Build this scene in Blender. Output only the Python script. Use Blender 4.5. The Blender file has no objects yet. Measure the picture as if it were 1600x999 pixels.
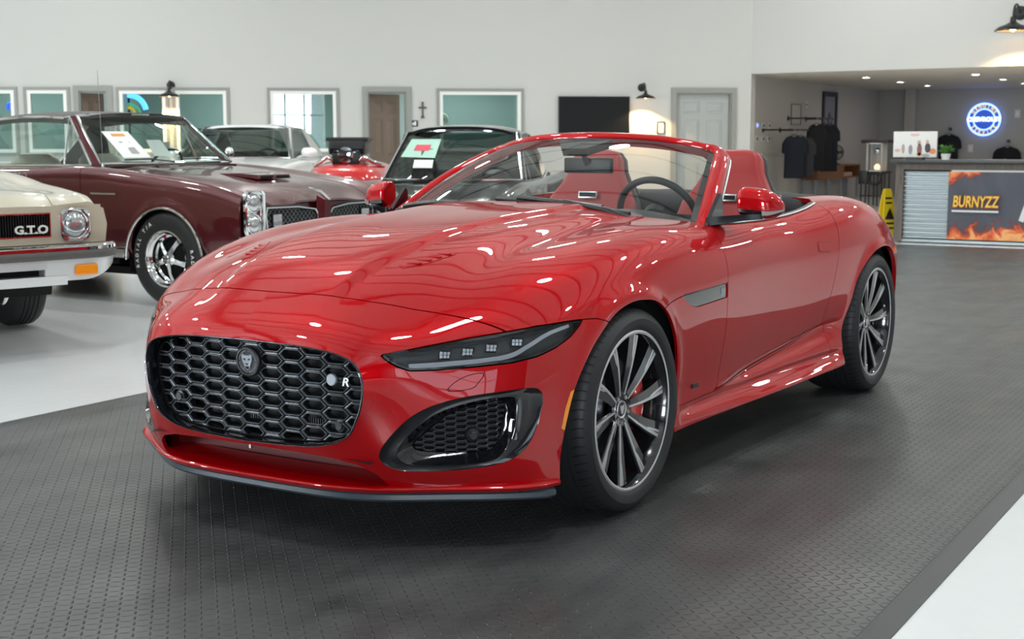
import bpy, bmesh, math, random
import numpy as np
from mathutils import Vector, Matrix
PI = math.pi
random.seed(7)
sc = bpy.context.scene
# ------------------------------------------------------------------ camera (metres; x along the red roadster towards its nose, y to its left side)
CAM = Vector((3.975, 2.883, 1.238)); YAW, PITCH, ROLL, FPX = -2.5893, -.1312, -.002, 2098.
cd = bpy.data.cameras.new('camera'); cam = bpy.data.objects.new('camera', cd); sc.collection.objects.link(cam); sc.camera = cam
Fw = Vector((math.cos(YAW) * math.cos(PITCH), math.sin(YAW) * math.cos(PITCH), math.sin(PITCH)))
R0 = Vector((math.sin(YAW), -math.cos(YAW), 0)); U0 = R0.cross(Fw)
Rt = R0 * math.cos(ROLL) + U0 * math.sin(ROLL); Up = U0 * math.cos(ROLL) - R0 * math.sin(ROLL)
cam.matrix_world = Matrix(((Rt.x, Up.x, -Fw.x, CAM.x), (Rt.y, Up.y, -Fw.y, CAM.y), (Rt.z, Up.z, -Fw.z, CAM.z), (0, 0, 0, 1)))
cd.sensor_width = 36; cd.lens = 36 * FPX / 1600; cd.clip_end = 200; cd.clip_start = .05
cd.dof.use_dof = True; cd.dof.focus_distance = 4.1; cd.dof.aperture_fstop = 7.5
# ------------------------------------------------------------------ world, light, exposure
w = bpy.data.worlds.new('world'); sc.world = w; w.use_nodes = True
wn = w.node_tree; bg = wn.nodes['Background']; bg.inputs[1].default_value = 2.2
bg.inputs[0].default_value = (.80, .90, 1.0, 1)
sc.view_settings.view_transform = 'Standard'; sc.view_settings.look = 'None'; sc.view_settings.gamma = 1
sc.view_settings.use_curve_mapping = False
sc.view_settings.exposure = .30
sc.cycles.max_bounces = 10; sc.cycles.diffuse_bounces = 4; sc.cycles.glossy_bounces = 5; sc.cycles.transparent_max_bounces = 24
sc.cycles.transmission_bounces = 6; sc.cycles.sample_clamp_indirect = 6; sc.cycles.caustics_reflective = False; sc.cycles.caustics_refractive = False
sc.cycles.use_denoising = True
def area(name, loc, size, power, direction, col=(1, 1, 1)):
    l = bpy.data.lights.new(name, 'AREA'); l.shape = 'RECTANGLE'; l.size, l.size_y = size; l.energy = power; l.color = col
    o = bpy.data.objects.new(name, l); sc.collection.objects.link(o); o.location = loc
    o.rotation_euler = Vector(direction).to_track_quat('-Z', 'Y').to_euler(); return o
CEIL = 6.2
area('fill_front_left', (13.0, -10.2, 2.2), (6.0, 3.2), 1700, (-1, .15, -.05), (.94, .98, 1))  # added fill outside two added windows, for the nose and left floor
# daylight entering by the glazed front (behind the camera) and the glazed side
area('daylight_front', (12.9, 8.1, 2.2), (3.0, 3.2), 1050, (-1, 0, -.05), (.93, .97, 1))
# ------------------------------------------------------------------ library
def link(o):
    bpy.context.scene.collection.objects.link(o); return o
def tag(o, label=None, cat=None, group=None, kind=None):
    if label: o['label'] = label
    if cat: o['category'] = cat
    if group: o['group'] = group
    if kind: o['kind'] = kind
    return o
def empty(name, loc=(0, 0, 0), rz=0.0, label=None, cat=None, group=None):
    o = link(bpy.data.objects.new(name, None)); o.location = loc; o.rotation_euler = (0, 0, rz)
    o.empty_display_size = .1
    return tag(o, label, cat, group)
def kids(o):
    return [c for c in bpy.context.scene.objects if c.parent is o]
def copy_tree(o, parent=None):
    ch = kids(o)
    c = o.copy(); link(c); c.parent = parent
    for k in ch: copy_tree(k, c)
    return c

MATS = {}
def mat(name, col, rough=.5, metal=0., coat=0., coat_rough=.03, trans=0., ior=1.45, emit=None, estr=1., alpha=1., spec=.5):
    if name in MATS: return MATS[name]
    m = bpy.data.materials.new(name); m.use_nodes = True
    b = m.node_tree.nodes['Principled BSDF']
    b.inputs['Base Color'].default_value = (*col, 1)
    b.inputs['Roughness'].default_value = rough
    b.inputs['Metallic'].default_value = metal
    b.inputs['Coat Weight'].default_value = coat
    b.inputs['Coat Roughness'].default_value = coat_rough
    b.inputs['Transmission Weight'].default_value = trans
    b.inputs['IOR'].default_value = ior
    b.inputs['Specular IOR Level'].default_value = spec
    b.inputs['Alpha'].default_value = alpha
    if emit:
        b.inputs['Emission Color'].default_value = (*emit, 1); b.inputs['Emission Strength'].default_value = estr
    MATS[name] = m
    return m
def nodes(m):
    nt = m.node_tree
    return nt, nt.nodes['Principled BSDF']
def thin_glass(name, tint=(1, 1, 1), ior=1.45, rough=0.):
    """pane without refraction: transparent plus fresnel mirror"""
    if name in MATS: return MATS[name]
    m = bpy.data.materials.new(name); m.use_nodes = True
    nt = m.node_tree; nt.nodes.clear()
    o = nt.nodes.new('ShaderNodeOutputMaterial'); mx = nt.nodes.new('ShaderNodeMixShader')
    t = nt.nodes.new('ShaderNodeBsdfTransparent'); g = nt.nodes.new('ShaderNodeBsdfGlossy'); fr = nt.nodes.new('ShaderNodeFresnel')
    t.inputs[0].default_value = (*tint, 1); g.inputs['Roughness'].default_value = rough; ge = nt.nodes.new('ShaderNodeNewGeometry'); mr = nt.nodes.new('ShaderNodeMapRange')
    mr.inputs[3].default_value = ior; mr.inputs[4].default_value = 1 / ior          # same mirror share from both sides of the pane
    nt.links.new(ge.outputs['Backfacing'], mr.inputs[0]); nt.links.new(mr.outputs[0], fr.inputs[0])
    nt.links.new(fr.outputs[0], mx.inputs[0]); nt.links.new(t.outputs[0], mx.inputs[1]); nt.links.new(g.outputs[0], mx.inputs[2])
    nt.links.new(mx.outputs[0], o.inputs[0])
    MATS[name] = m
    return m

class MB:
    """collects polygons, then makes one mesh object"""
    def __init__(s): s.v = []; s.f = []
    def add(s, vs, fs):
        n = len(s.v); s.v += [tuple(map(float, p)) for p in vs]; s.f += [tuple(i + n for i in f) for f in fs]; return s
    def box(s, x0, x1, y0, y1, z0, z1, M=None):
        vs = [(x, y, z) for x in (x0, x1) for y in (y0, y1) for z in (z0, z1)]
        if M is not None: vs = [tuple(M @ Vector(p)) for p in vs]
        return s.add(vs, [(0, 1, 3, 2), (4, 6, 7, 5), (0, 4, 5, 1), (2, 3, 7, 6), (0, 2, 6, 4), (1, 5, 7, 3)])
    def bbox(s, x0, x1, y0, y1, z0, z1, b=.01, M=None):
        """box with chamfered edges"""
        bm = bmesh.new(); bmesh.ops.create_cube(bm, size=1)
        for v in bm.verts:
            v.co = Vector(((x0 + x1) / 2 + v.co.x * (x1 - x0), (y0 + y1) / 2 + v.co.y * (y1 - y0), (z0 + z1) / 2 + v.co.z * (z1 - z0)))
        bmesh.ops.bevel(bm, geom=bm.edges[:], offset=b, segments=2, affect='EDGES', profile=.6)
        bm.verts.index_update()
        vs = [(M @ v.co) if M is not None else v.co for v in bm.verts]
        s.add(vs, [[v.index for v in f.verts] for f in bm.faces]); bm.free(); return s
    def rings(s, rs, closed=True, cap0=True, cap1=True):
        """rs: list of rings (same count); ring closed"""
        n = len(rs[0]); vs = [p for r in rs for p in r]; fs = []
        m = n if closed else n - 1
        for i in range(len(rs) - 1):
            for j in range(m):
                k = (j + 1) % n
                fs.append((i * n + j, i * n + k, (i + 1) * n + k, (i + 1) * n + j))
        if closed and cap0: fs.append(tuple(range(n - 1, -1, -1)))
        if closed and cap1: fs.append(tuple((len(rs) - 1) * n + j for j in range(n)))
        return s.add(vs, fs)
    def tube(s, pts, r, seg=10, closed=False, cap=True, up=None):
        """sweep a circle; r float or list or (a,b) ellipse list"""
        P = [Vector(p) for p in pts]; n = len(P); rs = []
        T = []
        for i in range(n):
            if closed: t = P[(i + 1) % n] - P[i - 1]
            else: t = P[min(i + 1, n - 1)] - P[max(i - 1, 0)]
            T.append(t.normalized())
        u = Vector(up) if up else (Vector((0, 0, 1)) if abs(T[0].z) < .9 else Vector((1, 0, 0)))
        N = (u - T[0] * u.dot(T[0])).normalized()
        for i in range(n):
            N = (N - T[i] * N.dot(T[i])).normalized(); B = T[i].cross(N)
            rr = r[i] if isinstance(r, (list, tuple)) and not (len(r) == 2 and n != 2) else r
            a, b = rr if isinstance(rr, (list, tuple)) else (rr, rr)
            rs.append([P[i] + N * (a * math.cos(q)) + B * (b * math.sin(q)) for q in [2 * PI * k / seg for k in range(seg)]])
        if closed:
            rs.append(rs[0]); return s.rings(rs, True, False, False)
        return s.rings(rs, True, cap, cap)
    def lathe(s, prof, n=48, M=None, full=True):
        """prof: list (r, h); axis z"""
        rs = []
        for r, h in prof:
            ring = [Vector((r * math.cos(2 * PI * k / n), r * math.sin(2 * PI * k / n), h)) for k in range(n)]
            rs.append([M @ p if M is not None else p for p in ring])
        return s.rings(rs, True, False, False)
    def prism(s, poly, a0, a1, axis='y', M=None):
        """poly 2D extruded along axis between a0 and a1"""
        def mk(p, a):
            if axis == 'y': q = (p[0], a, p[1])
            elif axis == 'x': q = (a, p[0], p[1])
            else: q = (p[0], p[1], a)
            return M @ Vector(q) if M is not None else Vector(q)
        return s.rings([[mk(p, a0) for p in poly], [mk(p, a1) for p in poly]])
    def obj(s, name, m, parent=None, smooth=None, recalc=True, bevel=None):
        me = bpy.data.meshes.new(name); me.from_pydata(s.v, [], s.f)
        bm = bmesh.new(); bm.from_mesh(me)
        bmesh.ops.remove_doubles(bm, verts=bm.verts[:], dist=1e-5)
        if bevel: bmesh.ops.bevel(bm, geom=[e for e in bm.edges if len(e.link_faces) == 2 and e.calc_face_angle(0) > .6], offset=bevel, segments=2, affect='EDGES')
        if recalc: bmesh.ops.recalc_face_normals(bm, faces=bm.faces[:])
        bm.to_mesh(me); bm.free()
        if smooth is not None:
            me.shade_smooth(); me.set_sharp_from_angle(angle=math.radians(smooth))
        if m is not None: me.materials.append(m)
        o = link(bpy.data.objects.new(name, me)); o.parent = parent
        return o

def spline1(pts, n, closed=False):
    """Catmull-Rom resample (any dim)"""
    P = np.array(pts, float); m = len(P); out = []
    segs = m if closed else m - 1
    for i in range(segs):
        if closed: a, b, c, d = P[(i - 1) % m], P[i], P[(i + 1) % m], P[(i + 2) % m]
        else:
            b, c = P[i], P[i + 1]; a = P[i - 1] if i > 0 else 2 * b - c; d = P[i + 2] if i + 2 < m else 2 * c - b
        for k in range(n):
            t = k / n
            out.append(.5 * (2 * b + (c - a) * t + (2 * a - 5 * b + 4 * c - d) * t * t + (3 * b - a - 3 * c + d) * t ** 3))
    if not closed: out.append(P[-1])
    return np.array(out)
def natspline(t, Y, tq):
    """natural cubic spline, Y (n, ...)"""
    t = np.asarray(t, float); n = len(t); h = np.diff(t); A = np.eye(n); Yf = Y.reshape(n, -1); B = np.zeros_like(Yf)
    for i in range(1, n - 1):
        A[i, i - 1] = h[i - 1]; A[i, i] = 2 * (h[i - 1] + h[i]); A[i, i + 1] = h[i]
        B[i] = 6 * ((Yf[i + 1] - Yf[i]) / h[i] - (Yf[i] - Yf[i - 1]) / h[i - 1])
    M = np.linalg.solve(A, B)
    k = np.clip(np.searchsorted(t, tq, side='right') - 1, 0, n - 2); hk = h[k][:, None]
    a = ((t[k + 1] - tq) / h[k])[:, None]; b = ((tq - t[k]) / h[k])[:, None]
    R = a * Yf[k] + b * Yf[k + 1] + ((a ** 3 - a) * M[k] + (b ** 3 - b) * M[k + 1]) * hk ** 2 / 6
    return R.reshape((len(tq),) + Y.shape[1:])
def sstep(a, b, x):
    t = np.clip((x - a) / (b - a), 0, 1); return t * t * (3 - 2 * t)

class Surf:
    """triangle soup with per-vertex normals: V, N, T"""
    def __init__(s, V, N, T): s.V, s.N, s.T = V, N, T
    def split(s, f):
        """returns (neg, pos) sides of the scalar field f per vertex"""
        f = np.where(np.abs(f) < 1e-7, 1e-7, f); sg = f > 0
        c = sg[s.T].sum(1); neg = s.T[c == 0]; pos = s.T[c == 3]; mix = s.T[(c == 1) | (c == 2)]
        if len(mix) == 0: return Surf(s.V, s.N, neg).clean(), Surf(s.V, s.N, pos).clean()
        one = sg[mix].sum(1) == 1
        lone = np.where(one, np.argmax(sg[mix], 1), np.argmin(sg[mix], 1))
        r = np.arange(len(mix)); a = mix[r, lone]; b = mix[r, (lone + 1) % 3]; c2 = mix[r, (lone + 2) % 3]
        E = np.concatenate([np.stack([a, b], 1), np.stack([a, c2], 1)]); Es = np.sort(E, 1)
        U, inv = np.unique(Es, axis=0, return_inverse=True); inv = inv.ravel()
        t = (f[U[:, 0]] / (f[U[:, 0]] - f[U[:, 1]]))[:, None]
        nv = s.V[U[:, 0]] * (1 - t) + s.V[U[:, 1]] * t; nn = s.N[U[:, 0]] * (1 - t) + s.N[U[:, 1]] * t
        nn /= np.linalg.norm(nn, axis=1)[:, None] + 1e-12
        base = len(s.V); ab = base + inv[:len(mix)]; ac = base + inv[len(mix):]
        V = np.vstack([s.V, nv]); N = np.vstack([s.N, nn])
        tl = np.stack([a, ab, ac], 1); q1 = np.stack([ab, b, c2], 1); q2 = np.stack([ab, c2, ac], 1)
        P = [pos, tl[one], q1[~one], q2[~one]]; Q = [neg, tl[~one], q1[one], q2[one]]
        return Surf(V, N, np.vstack(Q)).clean(), Surf(V, N, np.vstack(P)).clean()
    def clean(s):
        u, inv = np.unique(s.T, return_inverse=True)
        return Surf(s.V[u], s.N[u], inv.reshape(s.T.shape)) if len(s.T) else Surf(s.V[:0], s.N[:0], s.T)
    def gapsplit(s, f, g):
        neg, _ = s.split(f + g); _, pos = s.split(f - g)
        return neg, pos
    def mirror(s):
        k = np.array([1, -1, 1.]); return Surf(s.V * k, s.N * k, s.T[:, ::-1])
    def offset(s, d): return Surf(s.V + s.N * d, s.N, s.T)
    def join(s, o): return Surf(np.vstack([s.V, o.V]), np.vstack([s.N, o.N]), np.vstack([s.T, o.T + len(s.V)]))
    def weld(s, eps=1e-5):
        key = np.round(s.V / eps).astype(np.int64); u, idx, inv = np.unique(key, axis=0, return_index=True, return_inverse=True)
        T = inv.ravel()[s.T]; ok = (T[:, 0] != T[:, 1]) & (T[:, 1] != T[:, 2]) & (T[:, 0] != T[:, 2])
        return Surf(s.V[idx], s.N[idx], T[ok])
    def pick(s, keep):  # islands whose centroid test passes
        return s
    def boundary(s):
        E = np.vstack([s.T[:, [0, 1]], s.T[:, [1, 2]], s.T[:, [2, 0]]])
        key = np.sort(E, 1); u, inv, cnt = np.unique(key, axis=0, return_inverse=True, return_counts=True)
        return E[cnt[inv.ravel()] == 1]
    def obj(s, name, m, parent=None, flange=.012, skip=None, flat=False):
        s = s.weld(); V, N, T = s.V, s.N, s.T
        if flange:
            B = s.boundary()
            if skip is not None: B = B[~(skip(V[B[:, 0]]) & skip(V[B[:, 1]]))]
            ids = np.unique(B); mp = {int(k): i for i, k in enumerate(ids)}
            n0 = len(V); k = len(ids)
            V = np.vstack([V, V[ids], V[ids] - N[ids] * flange])
            # outward edge normals for the flange
            en = np.zeros((k, 3)); a = np.array([mp[int(x)] for x in B[:, 0]]); b = np.array([mp[int(x)] for x in B[:, 1]])
            d = s.V[B[:, 1]] - s.V[B[:, 0]]; w = np.cross(d, s.N[B[:, 0]])
            np.add.at(en, a, w); np.add.at(en, b, w); en /= np.linalg.norm(en, axis=1)[:, None] + 1e-12
            N = np.vstack([N, en, en])
            F = np.stack([n0 + b, n0 + a, n0 + k + a], 1); G = np.stack([n0 + b, n0 + k + a, n0 + k + b], 1)
            T = np.vstack([T, F, G])
        me = bpy.data.meshes.new(name)
        me.vertices.add(len(V)); me.vertices.foreach_set('co', V.astype(np.float32).ravel())
        me.loops.add(len(T) * 3); me.loops.foreach_set('vertex_index', T.astype(np.int32).ravel())
        me.polygons.add(len(T)); me.polygons.foreach_set('loop_start', np.arange(0, len(T) * 3, 3, dtype=np.int32))
        me.update(calc_edges=True)
        me.shade_smooth()
        me.normals_split_custom_set_from_vertices(N.astype(np.float32).tolist())
        if m is not None: me.materials.append(m)
        o = link(bpy.data.objects.new(name, me)); o.parent = parent
        return o

def polysd(P, poly):
    """signed distance to a closed 2D polygon, negative inside"""
    poly = np.asarray(poly, float); out = np.full(len(P), 1e9); ins = np.zeros(len(P), bool)
    lo, hi = poly.min(0) - .12, poly.max(0) + .12
    near = np.all((P > lo) & (P < hi), axis=1); Q = P[near]; d = np.full(len(Q), 1e9); I = np.zeros(len(Q), bool)
    for i in range(len(poly)):
        a, b = poly[i], poly[(i + 1) % len(poly)]; e = b - a; w = Q - a
        t = np.clip(w @ e / (e @ e + 1e-18), 0, 1)[:, None]; d = np.minimum(d, np.linalg.norm(w - t * e, axis=1))
        c = ((a[1] > Q[:, 1]) != (b[1] > Q[:, 1]))
        with np.errstate(divide='ignore', invalid='ignore'):
            xi = a[0] + (Q[:, 1] - a[1]) / (b[1] - a[1] + 1e-30) * e[0]
        I ^= c & (Q[:, 0] < xi)
    out[near] = np.where(I, -d, d); out[~near] = .12
    return out
def grid_surf(G):
    """G (ni,nj,3) -> Surf, normals oriented outward from its own winding"""
    ni, nj = G.shape[:2]
    du = np.gradient(G, axis=0); dv = np.gradient(G, axis=1); N = np.cross(du, dv); N /= np.linalg.norm(N, axis=2)[..., None] + 1e-12
    idx = np.arange(ni * nj).reshape(ni, nj)
    a, b, c, d = idx[:-1, :-1].ravel(), idx[1:, :-1].ravel(), idx[1:, 1:].ravel(), idx[:-1, 1:].ravel()
    return Surf(G.reshape(-1, 3), N.reshape(-1, 3), np.vstack([np.stack([a, b, c], 1), np.stack([a, c, d], 1)]))
def loft(table, ni, nj):
    """table (stations, rows, 3) -> dense grid"""
    Tb = np.array(table, float)
    ci = np.concatenate([[0], np.cumsum(np.linalg.norm(np.diff(Tb, axis=0), axis=2).mean(1))])
    cj = np.concatenate([[0], np.cumsum(np.linalg.norm(np.diff(Tb, axis=1), axis=2).mean(0))])
    G = natspline(ci, Tb, np.linspace(0, ci[-1], ni))
    G = natspline(cj, G.transpose(1, 0, 2), np.linspace(0, cj[-1], nj)).transpose(1, 0, 2)
    return G
# ------------------------------------------------------------------ the showroom
def st(o): o['kind'] = 'structure'; return o
A0 = Vector((-18.9, -6.2, 0)); T0 = Vector((.637, -.771, 0)).normalized(); N0 = Vector((-T0.y, T0.x, 0))
MW = Matrix(((T0.x, N0.x, 0, A0.x), (T0.y, N0.y, 0, A0.y), (0, 0, 1, 0), (0, 0, 0, 1)))   # wall frame: s along, d into the room, z
def wall_mat():
    m = mat('wall_paint', (.52, .52, .50), .55); nt, b = nodes(m)
    tc = nt.nodes.new('ShaderNodeTexCoord'); wv = nt.nodes.new('ShaderNodeTexWave'); wv.wave_profile = 'SAW'
    wv.inputs['Scale'].default_value = 1.1; wv.inputs['Distortion'].default_value = 0
    n = nt.nodes.new('ShaderNodeTexNoise'); n.inputs['Scale'].default_value = 90
    bp = nt.nodes.new('ShaderNodeBump'); bp.inputs['Strength'].default_value = .06; bp.inputs['Distance'].default_value = .01
    nt.links.new(tc.outputs['Object'], n.inputs[0]); nt.links.new(n.outputs[0], bp.inputs['Height']); nt.links.new(bp.outputs[0], b.inputs['Normal'])
    return m
M_WALL = wall_mat()
M_ALC = mat('alcove_paint', (.46, .445, .42), .6)
M_TRIM = mat('grey_trim', (.27, .275, .255), .45)
M_WHITE = mat('white_trim', (.80, .80, .77), .4)
M_DOOR = mat('grey_door', (.36, .38, .37), .4)
M_GLASS = thin_glass('window_glass', (.72, .82, .80), 1.8)
M_CLEAR = thin_glass('clear_glass', (.95, .97, .98), 1.45)
M_BLACK = mat('black_plastic', (.012, .012, .013), .4)
M_GLOSSBLACK = mat('gloss_black', (.006, .006, .008), .08, coat=1.)
M_STEEL = mat('steel', (.55, .56, .57), .3, 1.)
M_CHROME = mat('chrome', (.80, .81, .82), .06, 1.)

def holed_wall(name, x0, x1, z0, z1, holes, M, m, d0=-.15, d1=0.):
    """wall in a local frame (x along, y thickness, z up) with rectangular openings (xa, xb, za, zb)"""
    b = MB(); xs = sorted({x0, x1} | {h[0] for h in holes} | {h[1] for h in holes})
    for a, c in zip(xs[:-1], xs[1:]):
        hs = sorted([h for h in holes if h[0] <= a + 1e-6 and h[1] >= c - 1e-6], key=lambda h: h[2]); z = z0
        for h in hs:
            if h[2] > z + 1e-6: b.box(a, c, d0, d1, z, h[2], M)
            z = h[3]
        if z < z1 - 1e-6: b.box(a, c, d0, d1, z, z1, M)
    return st(b.obj(name, m, recalc=True))
WIN = [(4.14, 5.57), (7.33, 8.45), (9.17, 10.02), (10.17, 10.94), (11.77, 12.42), (12.61, 13.40)]
WZ = (1.08, 2.12)
DOORS = [(.36, 1.37), (6.14, 6.80), (11.13, 11.58)]
holes = [(a, b, *WZ) for a, b in WIN] + [(a, b, 0, 2.10) for a, b in DOORS]
holed_wall('wall_back', .0, 22, 0, CEIL, holes, MW, M_WALL)
def frame(b, x0, x1, z0, z1, t, y0, y1, M, bottom=True):
    b.box(x0, x0 + t, y0, y1, z0, z1, M); b.box(x1 - t, x1, y0, y1, z0, z1, M)
    b.box(x0 + t, x1 - t, y0, y1, z1 - t, z1, M)
    if bottom: b.box(x0 + t, x1 - t, y0, y1, z0, z0 + t, M)
    return b
for i, (a, b_) in enumerate(WIN):
    root = st(frame(MB(), a - .045, b_ + .045, WZ[0] - .045, WZ[1] + .045, .05, -.02, .03, MW).obj('window_%d' % (i + 1), M_TRIM))
    frame(MB(), a + .002, b_ - .002, WZ[0] + .002, WZ[1] - .002, .06, -.12, .015, MW).obj('window_frame', M_WHITE, root)
    MB().box(a + .06, b_ - .06, -.075, -.065, WZ[0] + .06, WZ[1] - .06, MW).obj('pane', M_GLASS, root)
# the office rooms behind the windows and doors
st(MB().box(.2, 15, -3.2, -3.1, 0, 3, MW).obj('wall_office', mat('office_wall', (.36, .42, .41), .7)))
st(MB().box(.2, 15, -3.1, -.16, 2.7, 2.8, MW).obj('ceiling_office', mat('office_ceiling', (.5, .5, .48), .7)))
for s in (.2, 3.1, 7.0, 11.0, 14.9):
    st(MB().box(s - .04, s + .04, -3.1, -.16, 0, 2.7, MW).obj('wall_partition', mat('office_wall', (.36, .42, .41), .7)))

def six_panel(b, x0, x1, z0, z1, y, M, t=.04):
    """a door leaf with raised panels; one mesh"""
    b.box(x0, x1, y - t, y, z0, z1, M)
    w = (x1 - x0); st_ = .11 * w / .9
    cols = [(x0 + st_, x0 + w / 2 - st_ / 2), (x0 + w / 2 + st_ / 2, x1 - st_)]
    rows = [(z1 - .33, z1 - .12), (z1 - 1.05, z1 - .43), (z0 + .2, z1 - 1.2)]
    for ca, cb in cols:
        for ra, rb in rows:
            for k, (e, h) in enumerate(((0, .006), (.02, -.004), (.035, .008))):
                r0 = [(ca + e, ra + e), (cb - e, ra + e), (cb - e, rb - e), (ca + e, rb - e)]
                e2 = e + .012; r1 = [(ca + e2, ra + e2), (cb - e2, ra + e2), (cb - e2, rb - e2), (ca + e2, rb - e2)]
                b.rings([[M @ Vector((p[0], y + .0005, p[1])) for p in r0], [M @ Vector((p[0], y + .0005 + h, p[1])) for p in r1]], True, False, k == 2)
    return b
for i, (a, b_) in enumerate(DOORS):
    root = st(frame(MB(), a - .09, b_ + .09, 0, 2.19, .09, -.02, .035, MW, False).obj('door_%d' % (i + 1), M_TRIM))
    frame(MB(), a, b_, 0, 2.10, .025, -.15, .0, MW, False).obj('door_jamb', M_TRIM, root)
    if i == 0:
        six_panel(MB(), a + .03, b_ - .03, .01, 2.07, -.06, MW).obj('door_leaf', M_DOOR, root)
        MB().lathe([(0, 0), (.03, 0), (.032, .012), (.012, .02), (.012, .05), (.027, .06), (.027, .085), (0, .09)], 16, MW @ Matrix.Translation((a + .10, -.06, 1.0)) @ Matrix.Rotation(-PI / 2, 4, 'X')).obj('door_knob', M_STEEL, root, 40)
    else:  # swung open into the room behind
        Mo = MW @ Matrix.Translation((b_ - .03, -.14, 0)) @ Matrix.Rotation(math.radians(28 if i == 1 else 40), 4, 'Z')
        six_panel(MB(), -(b_ - a) + .05, 0, .01, 2.07, .0, Mo).obj('door_leaf', mat('brown_door', (.22, .16, .125), .45), root)
# header over the reception and the wall running on
M90 = Matrix(((0, 1, 0, -18.9), (1, 0, 0, 0), (0, 0, 1, 0), (0, 0, 0, 1)))      # x along world y, y towards +x
holed_wall('wall_header', -6.2, 11, 0, CEIL, [(-6.2, 4.5, 0, 2.44)], M90, M_WALL, -.2, 0.)
st(MB().box(-28, -19.1, -6.75, -6.6, -.02, 2.44).obj('wall_alcove_side', M_ALC))
st(MB().box(-19.1, -18.95, -6.6, -6.2, 0, 2.44).obj('wall_alcove_jamb', M_ALC))
st(MB().box(-28.2, -28, -6.75, 5, -.02, 2.44).obj('wall_alcove_back', mat('alcove_back_paint', (.36, .36, .355), .6)))
st(MB().box(-28.2, -19.1, -6.75, 5, 2.44, 2.55).obj('ceiling_alcove', mat('alcove_ceiling', (.52, .50, .46), .7)))
st(MB().box(-28, -27.85, -5.95, -5.70, 0, 2.44).obj('wall_pilaster', M_ALC))
st(MB().box(-28.2, -19, 4.5, 4.7, 0, 2.44).obj('wall_alcove_far', M_ALC))
# the other walls of the hall, glazed at the front and along the side
Mx = Matrix(((0, -1, 0, 12), (1, 0, 0, 0), (0, 0, 1, 0), (0, 0, 0, 1)))
fr = [(6.6, 9.6, .3, 3.6), (-13.2, -10.4, .3, 3.6), (-10.0, -7.2, .3, 3.6)]  # last two openings added to let fill light reach nose and floor
holed_wall('wall_front', -24, 11, 0, CEIL, fr, Mx, mat('charcoal_wall', (.07, .07, .072), .6), -.2, 0.)  # unseen wall given a dark colour to keep the nose reflections dark
My = Matrix(((1, 0, 0, 0), (0, -1, 0, 11), (0, 0, 1, 0), (0, 0, 0, 1)))
sd = [(-10.5, -8.5, 1.0, 3.0), (7.0, 10.0, .5, 3.4)]
holed_wall('wall_side', -18.9, 2.5, 0, CEIL, sd[:1], My, M_WALL, -.2, 0.)
holed_wall('wall_side', 2.5, 12, 0, CEIL, sd[1:], My, mat('charcoal_wall', (.07, .07, .072), .6), -.2, 0.)  # this unseen end made dark so the bumper mirrors less light
st(MB().box(-6, 12, -24.2, -24, 0, CEIL).obj('wall_left', M_WALL))
for k, (M, hs) in enumerate(((Mx, fr), (My, sd))):
    for (a, b_, c, d) in hs:
        root = st(frame(MB(), a - .06, b_ + .06, c - .06, d + .06, .07, -.05, .04, M).obj('window_%d' % (10 + k), M_TRIM))
        mb = MB()
        for q in (1, 2): mb.box(a + (b_ - a) * q / 3 - .03, a + (b_ - a) * q / 3 + .03, -.12, -.04, c, d, M)
        mb.box(a, b_, -.118, -.042, c + (d - c) * .62, c + (d - c) * .62 + .06, M)
        mb.obj('mullions', M_TRIM, root)
        MB().box(a, b_, -.085, -.08, c, d, M).obj('pane', M_CLEAR, root)
# floor of polished pale epoxy
m = mat('epoxy_floor', (.56, .575, .585), .22, coat=.5, coat_rough=.12); nt, b = nodes(m)
tc = nt.nodes.new('ShaderNodeTexCoord'); n1 = nt.nodes.new('ShaderNodeTexNoise'); n1.inputs['Scale'].default_value = .8; n1.inputs['Detail'].default_value = 6
rp = nt.nodes.new('ShaderNodeValToRGB'); rp.color_ramp.elements[0].position = .3; rp.color_ramp.elements[0].color = (.74, .76, .77, 1); rp.color_ramp.elements[1].position = .7; rp.color_ramp.elements[1].color = (.80, .82, .83, 1)
nt.links.new(tc.outputs['Object'], n1.inputs[0]); nt.links.new(n1.outputs[0], rp.inputs[0]); nt.links.new(rp.outputs[0], b.inputs['Base Color'])
n2 = nt.nodes.new('ShaderNodeTexNoise'); n2.inputs['Scale'].default_value = 14; bp = nt.nodes.new('ShaderNodeBump'); bp.inputs['Strength'].default_value = .04; bp.inputs['Distance'].default_value = .02
nt.links.new(tc.outputs['Object'], n2.inputs[0]); nt.links.new(n2.outputs[0], bp.inputs['Height']); nt.links.new(bp.outputs[0], b.inputs['Normal'])
st(MB().box(-29, 12.2, -25, 11.2, -.22, -.012).obj('floor', m))
# ceiling of ribbed white panels with joists
m = mat('ceiling_panels', (.82, .82, .80), .35)
st(MB().box(-19.2, 12.2, -25, 11.2, CEIL, CEIL + .1).obj('ceiling', m))
mb = MB()
for k in range(26): mb.box(-18.93 + 1.22 * k, -18.85 + 1.22 * k, -24, 11, CEIL - .05, CEIL)
st(mb.obj('trim_1', mat('seam_grey', (.05, .05, .05), .5)))
mb = MB()
for k in range(5): mb.box(-18.9, 12, -20.3 + 7 * k, -20.1 + 7 * k, CEIL - .42, CEIL - .051)
st(mb.obj('trim_2', mat('beam_grey', (.42, .42, .40), .5)))
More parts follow.
